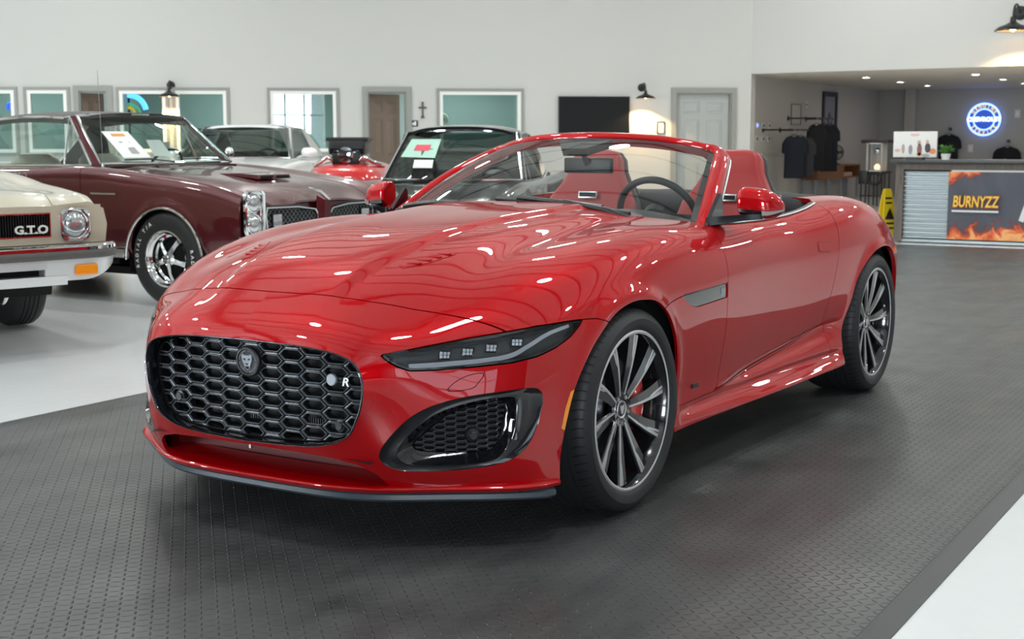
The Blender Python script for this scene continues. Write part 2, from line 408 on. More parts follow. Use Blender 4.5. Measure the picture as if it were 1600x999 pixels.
# rubber mat strip under the roadster: runs from in front of the car to the reception counter
MATY = (-2.19, 1.985)
def mat_material():
    m = mat('rubber_mat', (.05, .052, .055), .42); nt, b = nodes(m)
    L = nt.links.new; N = nt.nodes.new
    tc = N('ShaderNodeTexCoord'); sx = N('ShaderNodeSeparateXYZ'); L(tc.outputs['Object'], sx.inputs[0])
    def mth(op, a, c=None):
        q = N('ShaderNodeMath'); q.operation = op
        for i, v in enumerate((a, c)):
            if v is None: continue
            if isinstance(v, (int, float)): q.inputs[i].default_value = v
            else: L(v, q.inputs[i])
        return q.outputs[0]
    P = .030                                       # raised lozenges, alternating direction
    u = mth('DIVIDE', sx.outputs[0], P); v = mth('DIVIDE', sx.outputs[1], P)
    par = mth('FLOORED_MODULO', mth('ADD', mth('FLOOR', u), mth('FLOOR', v)), 2)
    fu = mth('SUBTRACT', mth('FRACT', u), .5); fv = mth('SUBTRACT', mth('FRACT', v), .5)
    a1 = mth('ADD', fu, fv); a2 = mth('SUBTRACT', fu, fv)
    s1 = mth('MULTIPLY', mth('ADD', mth('MULTIPLY', a1, par), mth('MULTIPLY', a2, mth('SUBTRACT', 1, par))), 1)
    s2 = mth('ADD', mth('MULTIPLY', a2, par), mth('MULTIPLY', a1, mth('SUBTRACT', 1, par)))
    d = mth('ADD', mth('POWER', mth('DIVIDE', mth('ABSOLUTE', s1), .72), 2), mth('POWER', mth('DIVIDE', mth('ABSOLUTE', s2), .17), 2))
    h = mth('SUBTRACT', 1, mth('MINIMUM', d, 1))
    tu = mth('ABSOLUTE', mth('SUBTRACT', mth('FRACT', mth('DIVIDE', mth('ADD', sx.outputs[0], 50.2), .99)), .5)); tv = mth('ABSOLUTE', mth('SUBTRACT', mth('FRACT', mth('DIVIDE', mth('SUBTRACT', sx.outputs[1], .005 - 9.9), .99)), .5))
    seam = mth('GREATER_THAN', mth('MAXIMUM', tu, tv), .4965)
    hh = mth('SUBTRACT', h, mth('MULTIPLY', seam, 2))
    bp = N('ShaderNodeBump'); bp.inputs['Strength'].default_value = 1.; bp.inputs['Distance'].default_value = .0045
    L(hh, bp.inputs['Height']); L(bp.outputs[0], b.inputs['Normal'])
    n1 = N('ShaderNodeTexNoise'); n1.inputs['Scale'].default_value = 2.2; n1.inputs['Detail'].default_value = 7; L(tc.outputs['Object'], n1.inputs[0])
    mp = N('ShaderNodeMapping'); mp.inputs['Scale'].default_value = (.35, 3, 1); L(tc.outputs['Object'], mp.inputs[0])
    n3 = N('ShaderNodeTexNoise'); n3.inputs['Scale'].default_value = 2.5; n3.inputs['Detail'].default_value = 5; L(mp.outputs[0], n3.inputs[0])
    rp = N('ShaderNodeValToRGB'); rp.color_ramp.elements[0].position = .35; rp.color_ramp.elements[0].color = (.038, .041, .042, 1); rp.color_ramp.elements[1].position = .72; rp.color_ramp.elements[1].color = (.086, .089, .088, 1)
    L(mth('MULTIPLY', mth('ADD', n1.outputs[0], n3.outputs[0]), .5), rp.inputs[0]); L(rp.outputs[0], b.inputs['Base Color'])
    r2 = N('ShaderNodeMapRange'); r2.inputs[1].default_value = .3; r2.inputs[2].default_value = .7; r2.inputs[3].default_value = .30; r2.inputs[4].default_value = .5
    L(n1.outputs[0], r2.inputs[0]); L(r2.outputs[0], b.inputs['Roughness'])
    return m
mm = mat_material()
mb = MB(); mb.box(-12.4, 9.5, MATY[0] + .07, MATY[1] - .07, -.012, 0)
rm = tag(mb.obj('rubber_floor_mat', mm), 'long dark grey diamond-tread rubber floor mat running under the red convertible', 'floor mat')
mb = MB()
for s, y in ((1, MATY[1]), (-1, MATY[0])):
    mb.rings([[(-12.4, y - s * .069, -.012), (-12.4, y - s * .069, 0), (-12.4, y - s * .055, -.001), (-12.4, y, -.009), (-12.4, y, -.012)], [(9.5, y - s * .069, -.012), (9.5, y - s * .069, 0), (9.5, y - s * .055, -.001), (9.5, y, -.009), (9.5, y, -.012)]])
mb.obj('edge_ramp', mat('mat_edge', (.045, .046, .048), .5), rm)
# high-bay ceiling lights
M_LAMP = mat('lamp_white', (.9, .9, .9), .5, emit=(.965, 1, .975), estr=112)
def high_bay():
    r = empty('ceiling_light', (0, 0, CEIL), 0, 'round white high bay light hung under the showroom ceiling', 'ceiling light', 'high bay ceiling lights')
    MB().lathe([(0, -.30), (.05, -.30), (.07, -.34), (.23, -.37), (.24, -.42), (.235, -.42), (0, -.42)], 24).obj('lamp_housing', M_BLACK, r, 40)
    MB().lathe([(0, -.424), (.21, -.424), (.215, -.4205)], 24).obj('lamp_lens', M_LAMP, r)
    MB().tube([(0, 0, -.31), (0, 0, -.001)], .012, 8).obj('lamp_rod', M_BLACK, r)
    return r
# added fill lights, unseen, brightening the offices behind the windows
for s in (1.6, 5.0, 9.0, 12.9):
    l = bpy.data.lights.new('office_fill', 'AREA'); l.size = 1.0; l.energy = 60; l.color = (.9, 1, .96)
    o = link(bpy.data.objects.new('office_fill', l)); o.location = MW @ Vector((s, -1.5, 2.66))
hb = high_bay(); first = True
for i in range(7):
    for j in range(6):
        x, y = -17 + 3.7 * i, -17.5 + 4.6 * j + (1.1 if i % 2 else 0)
        if (Vector((x, y, 0)) - A0).dot(N0) < 1.6 or (y > 4 and x > -2) or (y > -1 and x > 3): continue
        o = hb if first else copy_tree(hb); first = False
        o.location = (x, y, CEIL)
# recessed spots of the reception ceiling
M_SPOT = mat('spot_white', (.9, .9, .9), .5, emit=(1, .90, .76), estr=75)
def spot():
    r = empty('recessed_spotlight', (0, 0, 2.44), 0, 'small round recessed ceiling spotlight glowing above the reception', 'spotlight', 'recessed spotlights of the reception ceiling')
    MB().lathe([(.075, -.001), (.10, -.001), (.10, -.008), (.075, -.008)], 24).obj('lamp_trim', M_WHITE, r)
    MB().lathe([(0, -.004), (.076, -.004)], 24).obj('lamp_lens', M_SPOT, r)
    return r
sp = spot(); first = True
for x, rw in ((-21.4, 'nearest'), (-23.7, 'middle'), (-25.8, 'farthest')):
    for y, cl in ((-4.9, 'first'), (-2.9, 'second'), (-.9, 'third'), (1.1, 'fourth')):
        o = sp if first else copy_tree(sp); first = False; o.location = (x, y, 2.44)
        o['label'] = 'round recessed ceiling spotlight above the reception, %s from the left in the %s row' % (cl, rw)
# ------------------------------------------------------------------ red roadster: master skin (left half, mirrored later)
ROAD = [
 # x,y,z of thirteen rows from the centre line over the shoulder to the sill, front ring first
 [(.900,0,.635),(.897,.15,.633),(.889,.28,.626),(.881,.37,.612),(.875,.425,.588),(.871,.448,.55),(.870,.451,.50),(.872,.442,.45),(.875,.422,.40),(.879,.385,.355),(.887,.30,.326),(.895,.16,.315),(.898,0,.311)],
 [(.880,0,.672),(.876,.16,.669),(.864,.305,.661),(.847,.415,.640),(.832,.475,.605),(.823,.503,.56),(.822,.508,.50),(.826,.50,.435),(.833,.485,.365),(.845,.445,.305),(.862,.345,.275),(.876,.18,.266),(.880,0,.263)],
 [(.755,0,.765),(.748,.185,.762),(.728,.35,.745),(.700,.49,.708),(.675,.595,.660),(.665,.65,.60),(.672,.667,.52),(.678,.672,.44),(.686,.667,.34),(.70,.64,.245),(.765,.48,.19),(.80,.25,.18),(.81,0,.178)],
 [(.55,0,.848),(.545,.205,.845),(.53,.40,.825),(.510,.58,.785),(.488,.715,.735),(.470,.80,.665),(.475,.828,.58),(.478,.838,.47),(.480,.84,.35),(.485,.84,.24),(.50,.825,.17),(.56,.72,.15),(.60,.5,.14)],
 [(.30,0,.905),(.30,.22,.902),(.295,.43,.885),(.29,.63,.853),(.285,.775,.803),(.275,.855,.735),(.275,.885,.65),(.28,.895,.52),(.28,.893,.38),(.28,.89,.25),(.28,.88,.165),(.30,.80,.14),(.32,.6,.13)],
 [(.05,0,.940),(.05,.225,.938),(.05,.44,.920),(.05,.635,.893),(.05,.785,.868),(.05,.870,.805),(.05,.908,.71),(.05,.918,.60),(.05,.912,.45),(.05,.905,.30),(.05,.89,.19),(.05,.83,.15),(.05,.6,.14)],
 [(-.25,0,.963),(-.25,.225,.961),(-.25,.44,.944),(-.25,.635,.924),(-.25,.78,.910),(-.25,.868,.855),(-.25,.908,.745),(-.25,.912,.61),(-.25,.898,.45),(-.25,.885,.33),(-.25,.885,.24),(-.25,.885,.18),(-.25,.80,.15)],
 [(-.5,0,.977),(-.5,.225,.975),(-.5,.44,.958),(-.5,.635,.938),(-.5,.78,.921),(-.5,.862,.868),(-.5,.905,.76),(-.5,.912,.61),(-.5,.896,.46),(-.5,.882,.345),(-.5,.885,.27),(-.5,.897,.205),(-.5,.84,.16)],
 [(-.80,0,.987),(-.80,.225,.984),(-.80,.44,.965),(-.80,.64,.938),(-.80,.785,.915),(-.80,.855,.868),(-.80,.902,.77),(-.80,.908,.62),(-.80,.896,.47),(-.80,.880,.345),(-.80,.886,.275),(-.80,.905,.20),(-.80,.86,.16)],
 [(-1.25,0,.98),(-1.25,.225,.978),(-1.25,.44,.965),(-1.25,.64,.942),(-1.25,.79,.915),(-1.25,.853,.874),(-1.25,.897,.78),(-1.25,.902,.63),(-1.25,.892,.48),(-1.25,.872,.352),(-1.25,.886,.285),(-1.25,.925,.20),(-1.25,.88,.16)],
 [(-1.7,0,.972),(-1.7,.225,.97),(-1.7,.44,.962),(-1.7,.64,.948),(-1.7,.79,.925),(-1.7,.858,.885),(-1.7,.905,.79),(-1.7,.912,.64),(-1.7,.902,.49),(-1.7,.878,.362),(-1.7,.898,.295),(-1.7,.940,.20),(-1.7,.90,.16)],
 [(-2.05,0,.965),(-2.05,.22,.965),(-2.05,.43,.965),(-2.05,.63,.962),(-2.05,.785,.950),(-2.05,.873,.912),(-2.05,.925,.815),(-2.05,.935,.665),(-2.05,.925,.51),(-2.05,.900,.385),(-2.05,.920,.305),(-2.05,.952,.21),(-2.05,.91,.17)],
 [(-2.4,0,.955),(-2.4,.215,.957),(-2.4,.42,.964),(-2.4,.62,.973),(-2.4,.78,.970),(-2.4,.886,.928),(-2.4,.943,.835),(-2.4,.955,.69),(-2.4,.950,.54),(-2.4,.945,.41),(-2.4,.945,.31),(-2.4,.955,.22),(-2.4,.91,.18)],
 [(-2.75,0,.958),(-2.75,.215,.96),(-2.75,.42,.963),(-2.75,.61,.964),(-2.75,.762,.955),(-2.75,.872,.908),(-2.75,.938,.815),(-2.75,.955,.685),(-2.75,.952,.55),(-2.75,.945,.42),(-2.75,.94,.32),(-2.75,.93,.23),(-2.75,.88,.18)],
 [(-3.07,0,.93),(-3.07,.205,.93),(-3.07,.40,.926),(-3.07,.575,.915),(-3.07,.715,.890),(-3.07,.822,.83),(-3.07,.893,.735),(-3.07,.915,.63),(-3.07,.91,.52),(-3.07,.90,.41),(-3.07,.89,.32),(-3.07,.88,.24),(-3.07,.82,.19)],
 [(-3.32,0,.885),(-3.32,.19,.883),(-3.315,.37,.873),(-3.31,.53,.852),(-3.30,.655,.815),(-3.30,.755,.755),(-3.30,.82,.675),(-3.30,.845,.59),(-3.30,.845,.50),(-3.30,.835,.41),(-3.30,.82,.33),(-3.30,.80,.26),(-3.30,.74,.21)],
 [(-3.49,0,.815),(-3.488,.17,.812),(-3.48,.33,.80),(-3.465,.47,.775),(-3.45,.58,.74),(-3.445,.67,.69),(-3.445,.725,.63),(-3.445,.745,.56),(-3.445,.745,.49),(-3.445,.735,.42),(-3.445,.72,.35),(-3.445,.69,.29),(-3.445,.62,.24)],
 [(-3.54,0,.66),(-3.54,.12,.655),(-3.54,.22,.645),(-3.535,.32,.63),(-3.53,.40,.61),(-3.53,.46,.585),(-3.53,.49,.56),(-3.53,.50,.53),(-3.53,.50,.49),(-3.53,.49,.45),(-3.53,.47,.42),(-3.53,.43,.39),(-3.53,.36,.37)],
]
WB = 2.622; TYRE = .346
def road_skin(ni=470, nj=230):
    G = loft(ROAD, ni, nj)
    x, y, z = G[..., 0], G[..., 1], G[..., 2]
    # raised power dome of the bonnet between two creases
    yc = .30 + .05 * np.clip(-x, -1, 1)
    G[..., 2] += .015 * (1 - sstep(yc - .045, yc + .012, y)) * sstep(.86, .55, x) * sstep(-1.0, -.75, x) * (z > .6)
    G[..., 2] -= .013 * np.exp(-((y - .53) / .085) ** 2) * sstep(.60, .30, x) * sstep(-.9, -.5, x) * (z > .6)
    # flared lips round the wheel openings
    for cx, s0 in ((0, .014), (-WB, .016)):
        r = np.hypot(x - cx, z - .345)
        G[..., 1] += s0 * np.exp(-((r - .385) / .035) ** 2) * (y > .7) * sstep(.16, .3, z)
    # hollow along the lower door, running out towards the rear wheel
    zt = np.interp(-x, [.8, 1.0, 1.3, 1.95, 2.3], [.322, .337, .364, .418, .44]); zb = np.interp(-x, [.8, 1.2, 1.7, 2.3], [.285, .300, .330, .365])
    t = (zt - z) / np.maximum(zt - zb, .01)
    hol = np.where(t < .3, sstep(0, .3, t), 1 - sstep(.3, 1.5, t))
    G[..., 1] -= .026 * hol * sstep(-.78, -1.15, x) * sstep(-2.18, -1.98, x) * (y > .7)
    # sill: recess under its top edge, lower edge flaring out towards the rear wheel
    sx_ = sstep(-.38, -.6, x) * sstep(-2.2, -2.0, x) * (y > .6)
    G[..., 1] -= .020 * np.exp(-((z - .262) / .018) ** 2) * sx_
    G[..., 1] += .009 * np.exp(-((z - .210) / .014) ** 2) * sx_ * sstep(-.3, -1.6, x)
    return G
# ------------------------------------------------------------------ red roadster: materials
def paint(name, col, rough=.32, metal=.35, flake=True):
    m = mat(name, col, rough, metal, 1., .012)
    nt, b = nodes(m)
    if flake:
        tc = nt.nodes.new('ShaderNodeTexCoord'); v = nt.nodes.new('ShaderNodeTexVoronoi'); v.inputs['Scale'].default_value = 900
        hs = nt.nodes.new('ShaderNodeHueSaturation'); hs.inputs['Color'].default_value = (*col, 1)
        mr = nt.nodes.new('ShaderNodeMapRange'); mr.inputs[3].default_value = .8; mr.inputs[4].default_value = 1.25
        nt.links.new(tc.outputs['Object'], v.inputs['Vector']); nt.links.new(v.outputs['Color'], mr.inputs[0]); nt.links.new(mr.outputs[0], hs.inputs['Value'])
        nt.links.new(hs.outputs[0], b.inputs['Base Color'])
    return m
RED = paint('red_paint', (.42, .0008, .0035), .42, .30)
RED.node_tree.nodes['Principled BSDF'].inputs['Coat IOR'].default_value = 1.6; RED.node_tree.nodes['Principled BSDF'].inputs['Specular IOR Level'].default_value = 0.
M_DARK = mat('dark_void', (.004, .004, .004), .8)
M_SATIN = mat('satin_black', (.016, .017, .019), .33)
M_MESHGREY = mat('grille_black', (.010, .011, .013), .25)
M_RIMGLINT = mat('cell_rim_glint', (.17, .19, .215), .35, .3)  # paler grey paints in the light that the cell edges catch
M_RUBBER = mat('tyre_rubber', (.018, .019, .021), .52)
M_MACH = mat('machined_alloy', (.62, .62, .63), .38, .55)
M_RIMBLACK = mat('rim_black', (.008, .008, .009), .15, 0, 1.)
M_LEATHER = mat('red_leather', (.33, .022, .022), .42)
M_BLEATHER = mat('black_leather', (.022, .022, .024), .45)
M_CALIPER = mat('caliper_red', (.55, .01, .01), .3, 0, .6)
M_DISC = mat('brake_disc', (.30, .30, .31), .35, 1.)
M_AMBER = mat('amber_lens', (.85, .26, .01), .2, 0, .8)
M_BLADE = mat('light_blade', (.34, .36, .39), .25, .2, .5)
M_SCREEN = thin_glass('windscreen_glass', (.84, .88, .88), 1.7)
M_LENS = thin_glass('headlamp_lens', (.96, .97, .98), 1.35)

CAR = empty('convertible_car', (0, 0, 0), 0, 'glossy metallic red two-seat convertible, roof down, red seats, parked on the black rubber mat', 'car')

# ------------------------------------------------------------------ cut the skin into its panels
S0 = grid_surf(road_skin())
S0 = Surf(S0.V, -S0.N, S0.T[:, ::-1])          # outward normals
def P2(*k):
    return lambda s: np.stack([s.V[:, i] for i in k], 1)
XZ, XY, YZ = P2(0, 2), P2(0, 1), P2(1, 2)
def AZ(s): return np.stack([(s.V[:, 1] - s.V[:, 0]) * .7071, s.V[:, 2]], 1)
def az(pts): return [((p[1] - p[0]) * .7071, p[2]) for p in pts]
def interp(xq, pts):
    p = np.array(pts); o = np.argsort(p[:, 0]); return np.interp(xq, p[o, 0], p[o, 1])
# wheel openings
def arch_field(s, cx, pts):
    f = polysd(np.stack([s.V[:, 0] - cx, s.V[:, 2]], 1), pts)
    return np.where(s.V[:, 1] > .55, f, .12)
AF = spline1([(.43, .08), (.422, .20), (.408, .345), (.370, .475), (.302, .572), (.227, .638), (.143, .690), (.04, .716), (-.059, .716), (-.145, .700), (-.225, .655), (-.290, .588), (-.338, .500), (-.362, .409), (-.365, .296), (-.355, .20), (-.35, .08)], 4)
AR = spline1([(.52, .08), (.512, .19), (.455, .345), (.40, .475), (.345, .587), (.25, .664), (.135, .712), (0, .728), (-.13, .712), (-.235, .665), (-.31, .59), (-.36, .50), (-.385, .40), (-.395, .30), (-.40, .08)], 4)
_, S = S0.split(arch_field(S0, 0, AF))
_, S = S.split(arch_field(S, -WB, AR))
# trim the underside flap
_, S = S.split(S.V[:, 2] - np.where(S.V[:, 0] > .4, .186, interp(S.V[:, 0], [(-3.6, .24), (-3.1, .235), (-2.9, .205), (.4, .205)])))
# cabin opening
CAB = [(-.70, -.3), (-.705, .1), (-.72, .25), (-.745, .40), (-.79, .55), (-.845, .68), (-.90, .745), (-.97, .772), (-1.2, .793), (-1.55, .802), (-1.9, .802), (-2.10, .785), (-2.22, .73), (-2.30, .62), (-2.36, .42), (-2.38, .2), (-2.385, -.3)]
up_only = lambda s, f: np.where(s.V[:, 2] > .62, f, .12)
_, S = S.split(up_only(S, polysd(XY(S), CAB)))
FULL = S
# headlamp
HL = az([(.823, .480, .611), (.760, .541, .624), (.699, .593, .636), (.62, .665, .651), (.54, .739, .665), (.451, .804, .678), (.36, .85, .684), (.291, .875, .685), (.315, .874, .665), (.354, .867, .638), (.419, .849, .609), (.482, .822, .589), (.553, .774, .575), (.638, .69, .567), (.721, .607, .562), (.776, .553, .563), (.800, .523, .577), (.814, .498, .594)])
front = lambda s, f: np.where((s.V[:, 0] > .15) & (s.V[:, 1] > .3), f, .12)
LAMP, S = S.gapsplit(front(S, polysd(AZ(S), HL)), .0022)
# side air intake in the bumper
INT = spline1(az([(.833, .478, .312), (.822, .50, .355), (.788, .546, .414), (.742, .60, .453), (.672, .672, .478), (.589, .755, .491), (.515, .817, .496), (.484, .834, .484), (.477, .839, .453), (.485, .836, .415), (.500, .829, .370), (.530, .814, .316), (.572, .785, .281), (.619, .741, .265), (.68, .67, .256), (.755, .571, .254), (.794, .514, .260), (.822, .484, .280)]), 4, True)
_, S = S.split(front(S, polysd(AZ(S), INT)))
# lower slot between bumper and lip
SLOT = [(-.5, .299), (.0, .299), (.20, .297), (.33, .289), (.41, .272), (.455, .243), (.475, .205), (.475, .10), (-.5, .10)]
_, S = S.split(np.where(S.V[:, 0] > .55, polysd(YZ(S), SLOT), .12))
# bonnet (clamshell): ahead it ends on the nose, below on a line through the lamp, the arch and the vent
XC = [(0, .757), (.12, .752), (.22, .742), (.36, .710), (.48, .665), (.60, .610), (.67, .575), (.735, .540), (.80, .51), (1.0, .44)]
ZC = [(-1.2, .705), (-.79, .705), (-.375, .695), (-.2, .673), (0, .66), (.187, .668), (.235, .683), (.29, .685), (.45, .679), (.54, .665), (.60, .60), (.75, .40), (1, .2)]
ff = (S.V[:, 0] - interp(S.V[:, 1], XC)) * .90
fl = (interp(S.V[:, 0], ZC) - S.V[:, 2]) * .98
fr_ = np.maximum(ff, fl)
# ... and behind on the door's front edge and the windscreen pillar foot
XD = [(.20, -.775), (.313, -.785), (.435, -.80), (.56, -.805), (.70, -.800), (.83, -.815), (.87, -.835), (.895, -.86), (.93, -.93), (1.1, -1.2)]
fd = interp(S.V[:, 2], XD) - S.V[:, 0]
HOOD, S = S.gapsplit(np.maximum(fr_, fd), .0018)
# bumper: everything ahead of the wheel
BUMP, S = S.split(.15 - S.V[:, 0])
# door
DOOR_P = [(-.775, .296), (-.785, .313), (-.80, .435), (-.806, .56), (-.80, .70), (-.815, .83), (-.835, .87), (-.86, .895), (-.95, .96), (-1.4, 1.02), (-2.0, 1.02), (-2.10, .98), (-2.085, .93), (-2.064, .835), (-2.050, .748), (-2.015, .633), (-1.955, .491), (-1.942, .43), (-1.90, .400), (-1.668, .361), (-1.216, .325)]
DOOR, S = S.gapsplit(np.where(S.V[:, 1] > .6, polysd(XZ(S), spline1(DOOR_P, 3, True)), .12), .002)
# sill, fender behind the wheel, rear quarters with the deck
SILLZ = [(-2.3, .43), (-1.95, .392), (-1.668, .352), (-1.216, .316), (-.78, .290), (-.36, .285), (0, .285)]
fs = np.maximum(S.V[:, 2] - interp(S.V[:, 0], SILLZ), -2.02 - S.V[:, 0] + (S.V[:, 2] - .35) * -.25)
SILL, S = S.gapsplit(fs, .0012)
FEND, REAR = S.split(-1.4 - S.V[:, 0])
FEND, REAR = REAR, FEND
if FEND.V[:, 0].mean() < REAR.V[:, 0].mean(): FEND, REAR = REAR, FEND
# side vent in the wing
VENT = [(-.388, .697), (-.60, .699), (-.796, .702), (-.80, .650), (-.60, .645), (-.506, .643), (-.446, .655), (-.41, .675)]
VENT_S, FEND = FEND.gapsplit(polysd(XZ(FEND), VENT), .001)
# tail lamps, fuel side details at the back
TL = [(.30, .70), (.34, .735), (.60, .735), (.80, .715), (.86, .68), (.80, .655), (.60, .645), (.36, .655)]
TAIL, REAR = REAR.gapsplit(np.where(REAR.V[:, 0] < -3.22, polysd(YZ(REAR), TL), .12), .002)
# side marker
MK = [(-.0, 0), ]
MKP = az([(.366, .889, .480), (.385, .884, .470), (.405, .877, .420), (.420, .872, .357), (.405, .877, .346), (.392, .882, .40), (.375, .888, .45)])
MARK, BUMP = BUMP.gapsplit(front(BUMP, polysd(AZ(BUMP), MKP)), .0008)
# towing eye cover
TOW = spline1(az([(.62, .715, .547), (.653, .682, .543), (.685, .652, .523), (.701, .64, .498), (.653, .691, .503), (.635, .706, .521)]), 4, True)
TOWC, BUMP = BUMP.gapsplit(front(BUMP, polysd(AZ(BUMP), TOW)), .0011)

mid = lambda V: np.abs(V[:, 1]) < 1e-4
def panel(s, name, m=RED, parent=CAR, fl=.012):
    return s.join(s.mirror()).obj(name, m, parent, fl, mid)
def pair(s, name, m, parent=CAR, fl=.012):
    return [s.obj(name, m, parent, fl), s.mirror().obj(name, m, parent, fl)]
bonnet = panel(HOOD, 'bonnet'); bumper = panel(BUMP, 'front_bumper', fl=.012)
doors = pair(DOOR, 'door', RED); pair(SILL, 'side_sill', RED, fl=.03); pair(FEND, 'front_wing', RED); rear = panel(REAR, 'rear_body', fl=.02)
pair(TAIL, 'tail_light', mat('tail_lens', (.25, .005, .008), .1, 0, 1.))
pair(MARK, 'side_marker', M_AMBER, fl=.004); pair(TOWC, 'towing_eye_cover', RED, bumper, .01)
# dark inner shell so that no gap shows daylight
_, IN = FULL.split(polysd(XZ(FULL), [(-9, -9), (-9, -8.9), (-8.9, -8.9)]))
_, IN = IN.split(front(IN, polysd(AZ(IN), INT)) - .004)
_, IN = IN.split(front(IN, polysd(AZ(IN), HL)) - .004)
_, IN = IN.split(np.where(IN.V[:, 0] > .55, polysd(YZ(IN), SLOT), .12))
IN = IN.offset(-.011)
IN.join(IN.mirror()).obj('inner_shell', M_DARK, CAR, .0)

# ------------------------------------------------------------------ sweeps used by the trims
def smooth_closed(pts, n=4): return spline1(pts, n, True)
def sweep_rings(name, rings, m, parent, smooth=35, closed=True, cap=False):
    """rings: list of closed curves with equal counts"""
    b = MB(); b.rings([[tuple(p) for p in r] for r in rings], closed, cap, cap)
    return b.obj(name, m, parent, smooth)
def mirY(o, name=None, parent=None):
    """mirrored twin of a mesh (and its children) across the car's middle plane"""
    c = o.copy(); c.data = o.data.copy(); me = c.data
    me.transform(Matrix.Scale(-1, 4, (0, 1, 0))); me.flip_normals()
    link(c); c.parent = parent or o.parent
    for k in kids(o): mirY(k, None, c)
    return c

# grille: outline taken from the front ring of the skin
ring = loft(ROAD, 12, 90)[0]
ring = np.vstack([ring, (ring * [1, -1, 1])[::-1][1:-1]])
cen = np.array([.87, 0, .46])
def gr(scale, dx, base=ring):
    r = base.copy(); r[:, 1:] = cen[1:] + (r[:, 1:] - cen[1:]) * scale if not isinstance(scale, tuple) else cen[1:] + (r[:, 1:] - cen[1:]) * np.array(scale); r[:, 0] += dx; return r
sur = sweep_rings('grille_surround', [gr((1.0, 1.0), -.02), gr((1.0, 1.0), .004), gr((.992, .985), .007), gr((.984, .970), .003), gr((.978, .958), -.010), gr((.955, .925), -.055), gr((.955, .925), -.075)], M_GLOSSBLACK, CAR)
sweep_rings('surround_edge', [gr((1.002, 1.003), .001), gr((.998, .996), .0065), gr((.995, .99), .0065)], mat('dark_chrome', (.10, .10, .115), .15, 1.), sur)
def grille_x(y, z): return .862 - .15 * y * y - .10 * (z - .46) ** 2
def hex_mesh(px, pz, y0, y1, z0, z1, wire, rims=False):
    """honeycomb of long flat cells in the (y, z) plane, as triangle soup of (y, z, depth)"""
    V, T = [], []
    def cell(cy, cz):
        hw, hh = px * 2 / 3, pz / 2; q = px / 3
        out = [(-hw, 0), (-q, hh), (q, hh), (hw, 0), (q, -hh), (-q, -hh)]
        def ins(k): 
            s = 1 - k / hh; a = [(-hw + k * 1.5, 0), (-q - k * .1, hh - k), (q + k * .1, hh - k), (hw - k * 1.5, 0), (q + k * .1, -hh + k), (-q - k * .1, -hh + k)]
            o = []  # chamfer the corners
            for i in range(6):
                p0, p1, p2 = np.array(a[i - 1]), np.array(a[i]), np.array(a[(i + 1) % 6])
                for tt in (-.22, -.08, .08, .22):
                    o.append(tuple(p1 + (p0 - p1) * -tt * (1 - abs(tt))) if tt < 0 else tuple(p1 + (p2 - p1) * tt * (1 - abs(tt))))
            return o
        def outring():
            o = []
            for i in range(6):
                p0, p1, p2 = np.array(out[i - 1]), np.array(out[i]), np.array(out[(i + 1) % 6])
                for tt in (-.22, -.08, .08, .22):
                    o.append(tuple(p1 + (p0 - p1) * -tt) if tt < 0 else tuple(p1 + (p2 - p1) * tt))
            return o
        levels = [(outring(), -.004), (ins(wire * .60), -.003), (ins(wire * 1.5), -.026)] if not rims else [(ins(wire * .74), -.0029), (ins(wire * .80), .0010), (ins(wire * .96), .0010), (ins(wire * 1.10), -.006)]
        n0 = len(V)
        for r, d in levels:
            for p in r: V.append((cy + p[0], cz + p[1], d))
        n = 24
        for l in range(len(levels) - 1):
            for i in range(n):
                a, b = n0 + l * n + i, n0 + l * n + (i + 1) % n; c, d = a + n, b + n
                T.append((a, b, d)); T.append((a, d, c))
    nc = int((y1 - y0) / px) + 2; nr = int((z1 - z0) / pz) + 2
    for i in range(-1, nc):
        for j in range(-1, nr):
            cell(y0 + i * px, z0 + j * pz + (pz / 2 if i % 2 else 0))
    return np.array(V), np.array(T)
V, T = hex_mesh(.0815, .0430, -.49, .49, .29, .66, .0065)
poly = gr((.957, .928), 0)[:, 1:]
s = Surf(np.stack([V[:, 2], V[:, 0], V[:, 1]], 1), np.tile([1., 0, 0], (len(V), 1)), T[:, ::-1])
s, _ = s.split(polysd(YZ(s), poly)); d = s.V[:, 0].copy(); s.V[:, 0] = grille_x(s.V[:, 1], s.V[:, 2]) + d
def soup_obj(s, name, m, parent, ang=30):
    s = s.weld(1e-5); b = MB(); b.v = s.V.tolist(); b.f = [tuple(t) for t in s.T.tolist()]
    return b.obj(name, m, parent, ang, recalc=False)
grille = soup_obj(s, 'grille_mesh', M_MESHGREY, CAR)
V, T = hex_mesh(.0815, .0430, -.49, .49, .29, .66, .0065, True)
s = Surf(np.stack([V[:, 2], V[:, 0], V[:, 1]], 1), np.tile([1., 0, 0], (len(V), 1)), T[:, ::-1])
s, _ = s.split(polysd(YZ(s), poly)); d = s.V[:, 0].copy(); s.V[:, 0] = grille_x(s.V[:, 1], s.V[:, 2]) + d
soup_obj(s, 'cell_rims', M_RIMGLINT, grille)
back = gr((.957, .928), -.10); back[:, 0] = .77 - .15 * back[:, 1] ** 2
MB().rings([[tuple(p) for p in back]], True, True, False).obj('radiator', mat('radiator', (.012, .013, .015), .6), CAR)
b = MB()
for r in (-.385, .16): b.rings([[tuple(p) for p in gr((.96, .93), -.03)], [tuple(p) for p in gr((.96, .93), -.10)]], True, False, False)
b.obj('grille_duct', M_DARK, CAR)
# lower panel of the grille carrying the script, and vent slats behind the mesh
for yy, zz in ((-.05, .385), (.215, .385)):
    b = MB()
    for k in range(8): b.box(.835, .842, yy + k * .009, yy + k * .009 + .003, zz - .012, zz + .014)
    b.box(.833, .8355, yy, yy + .066, zz - .012, zz - .008); b.obj('vent_slats', M_SATIN, grille)
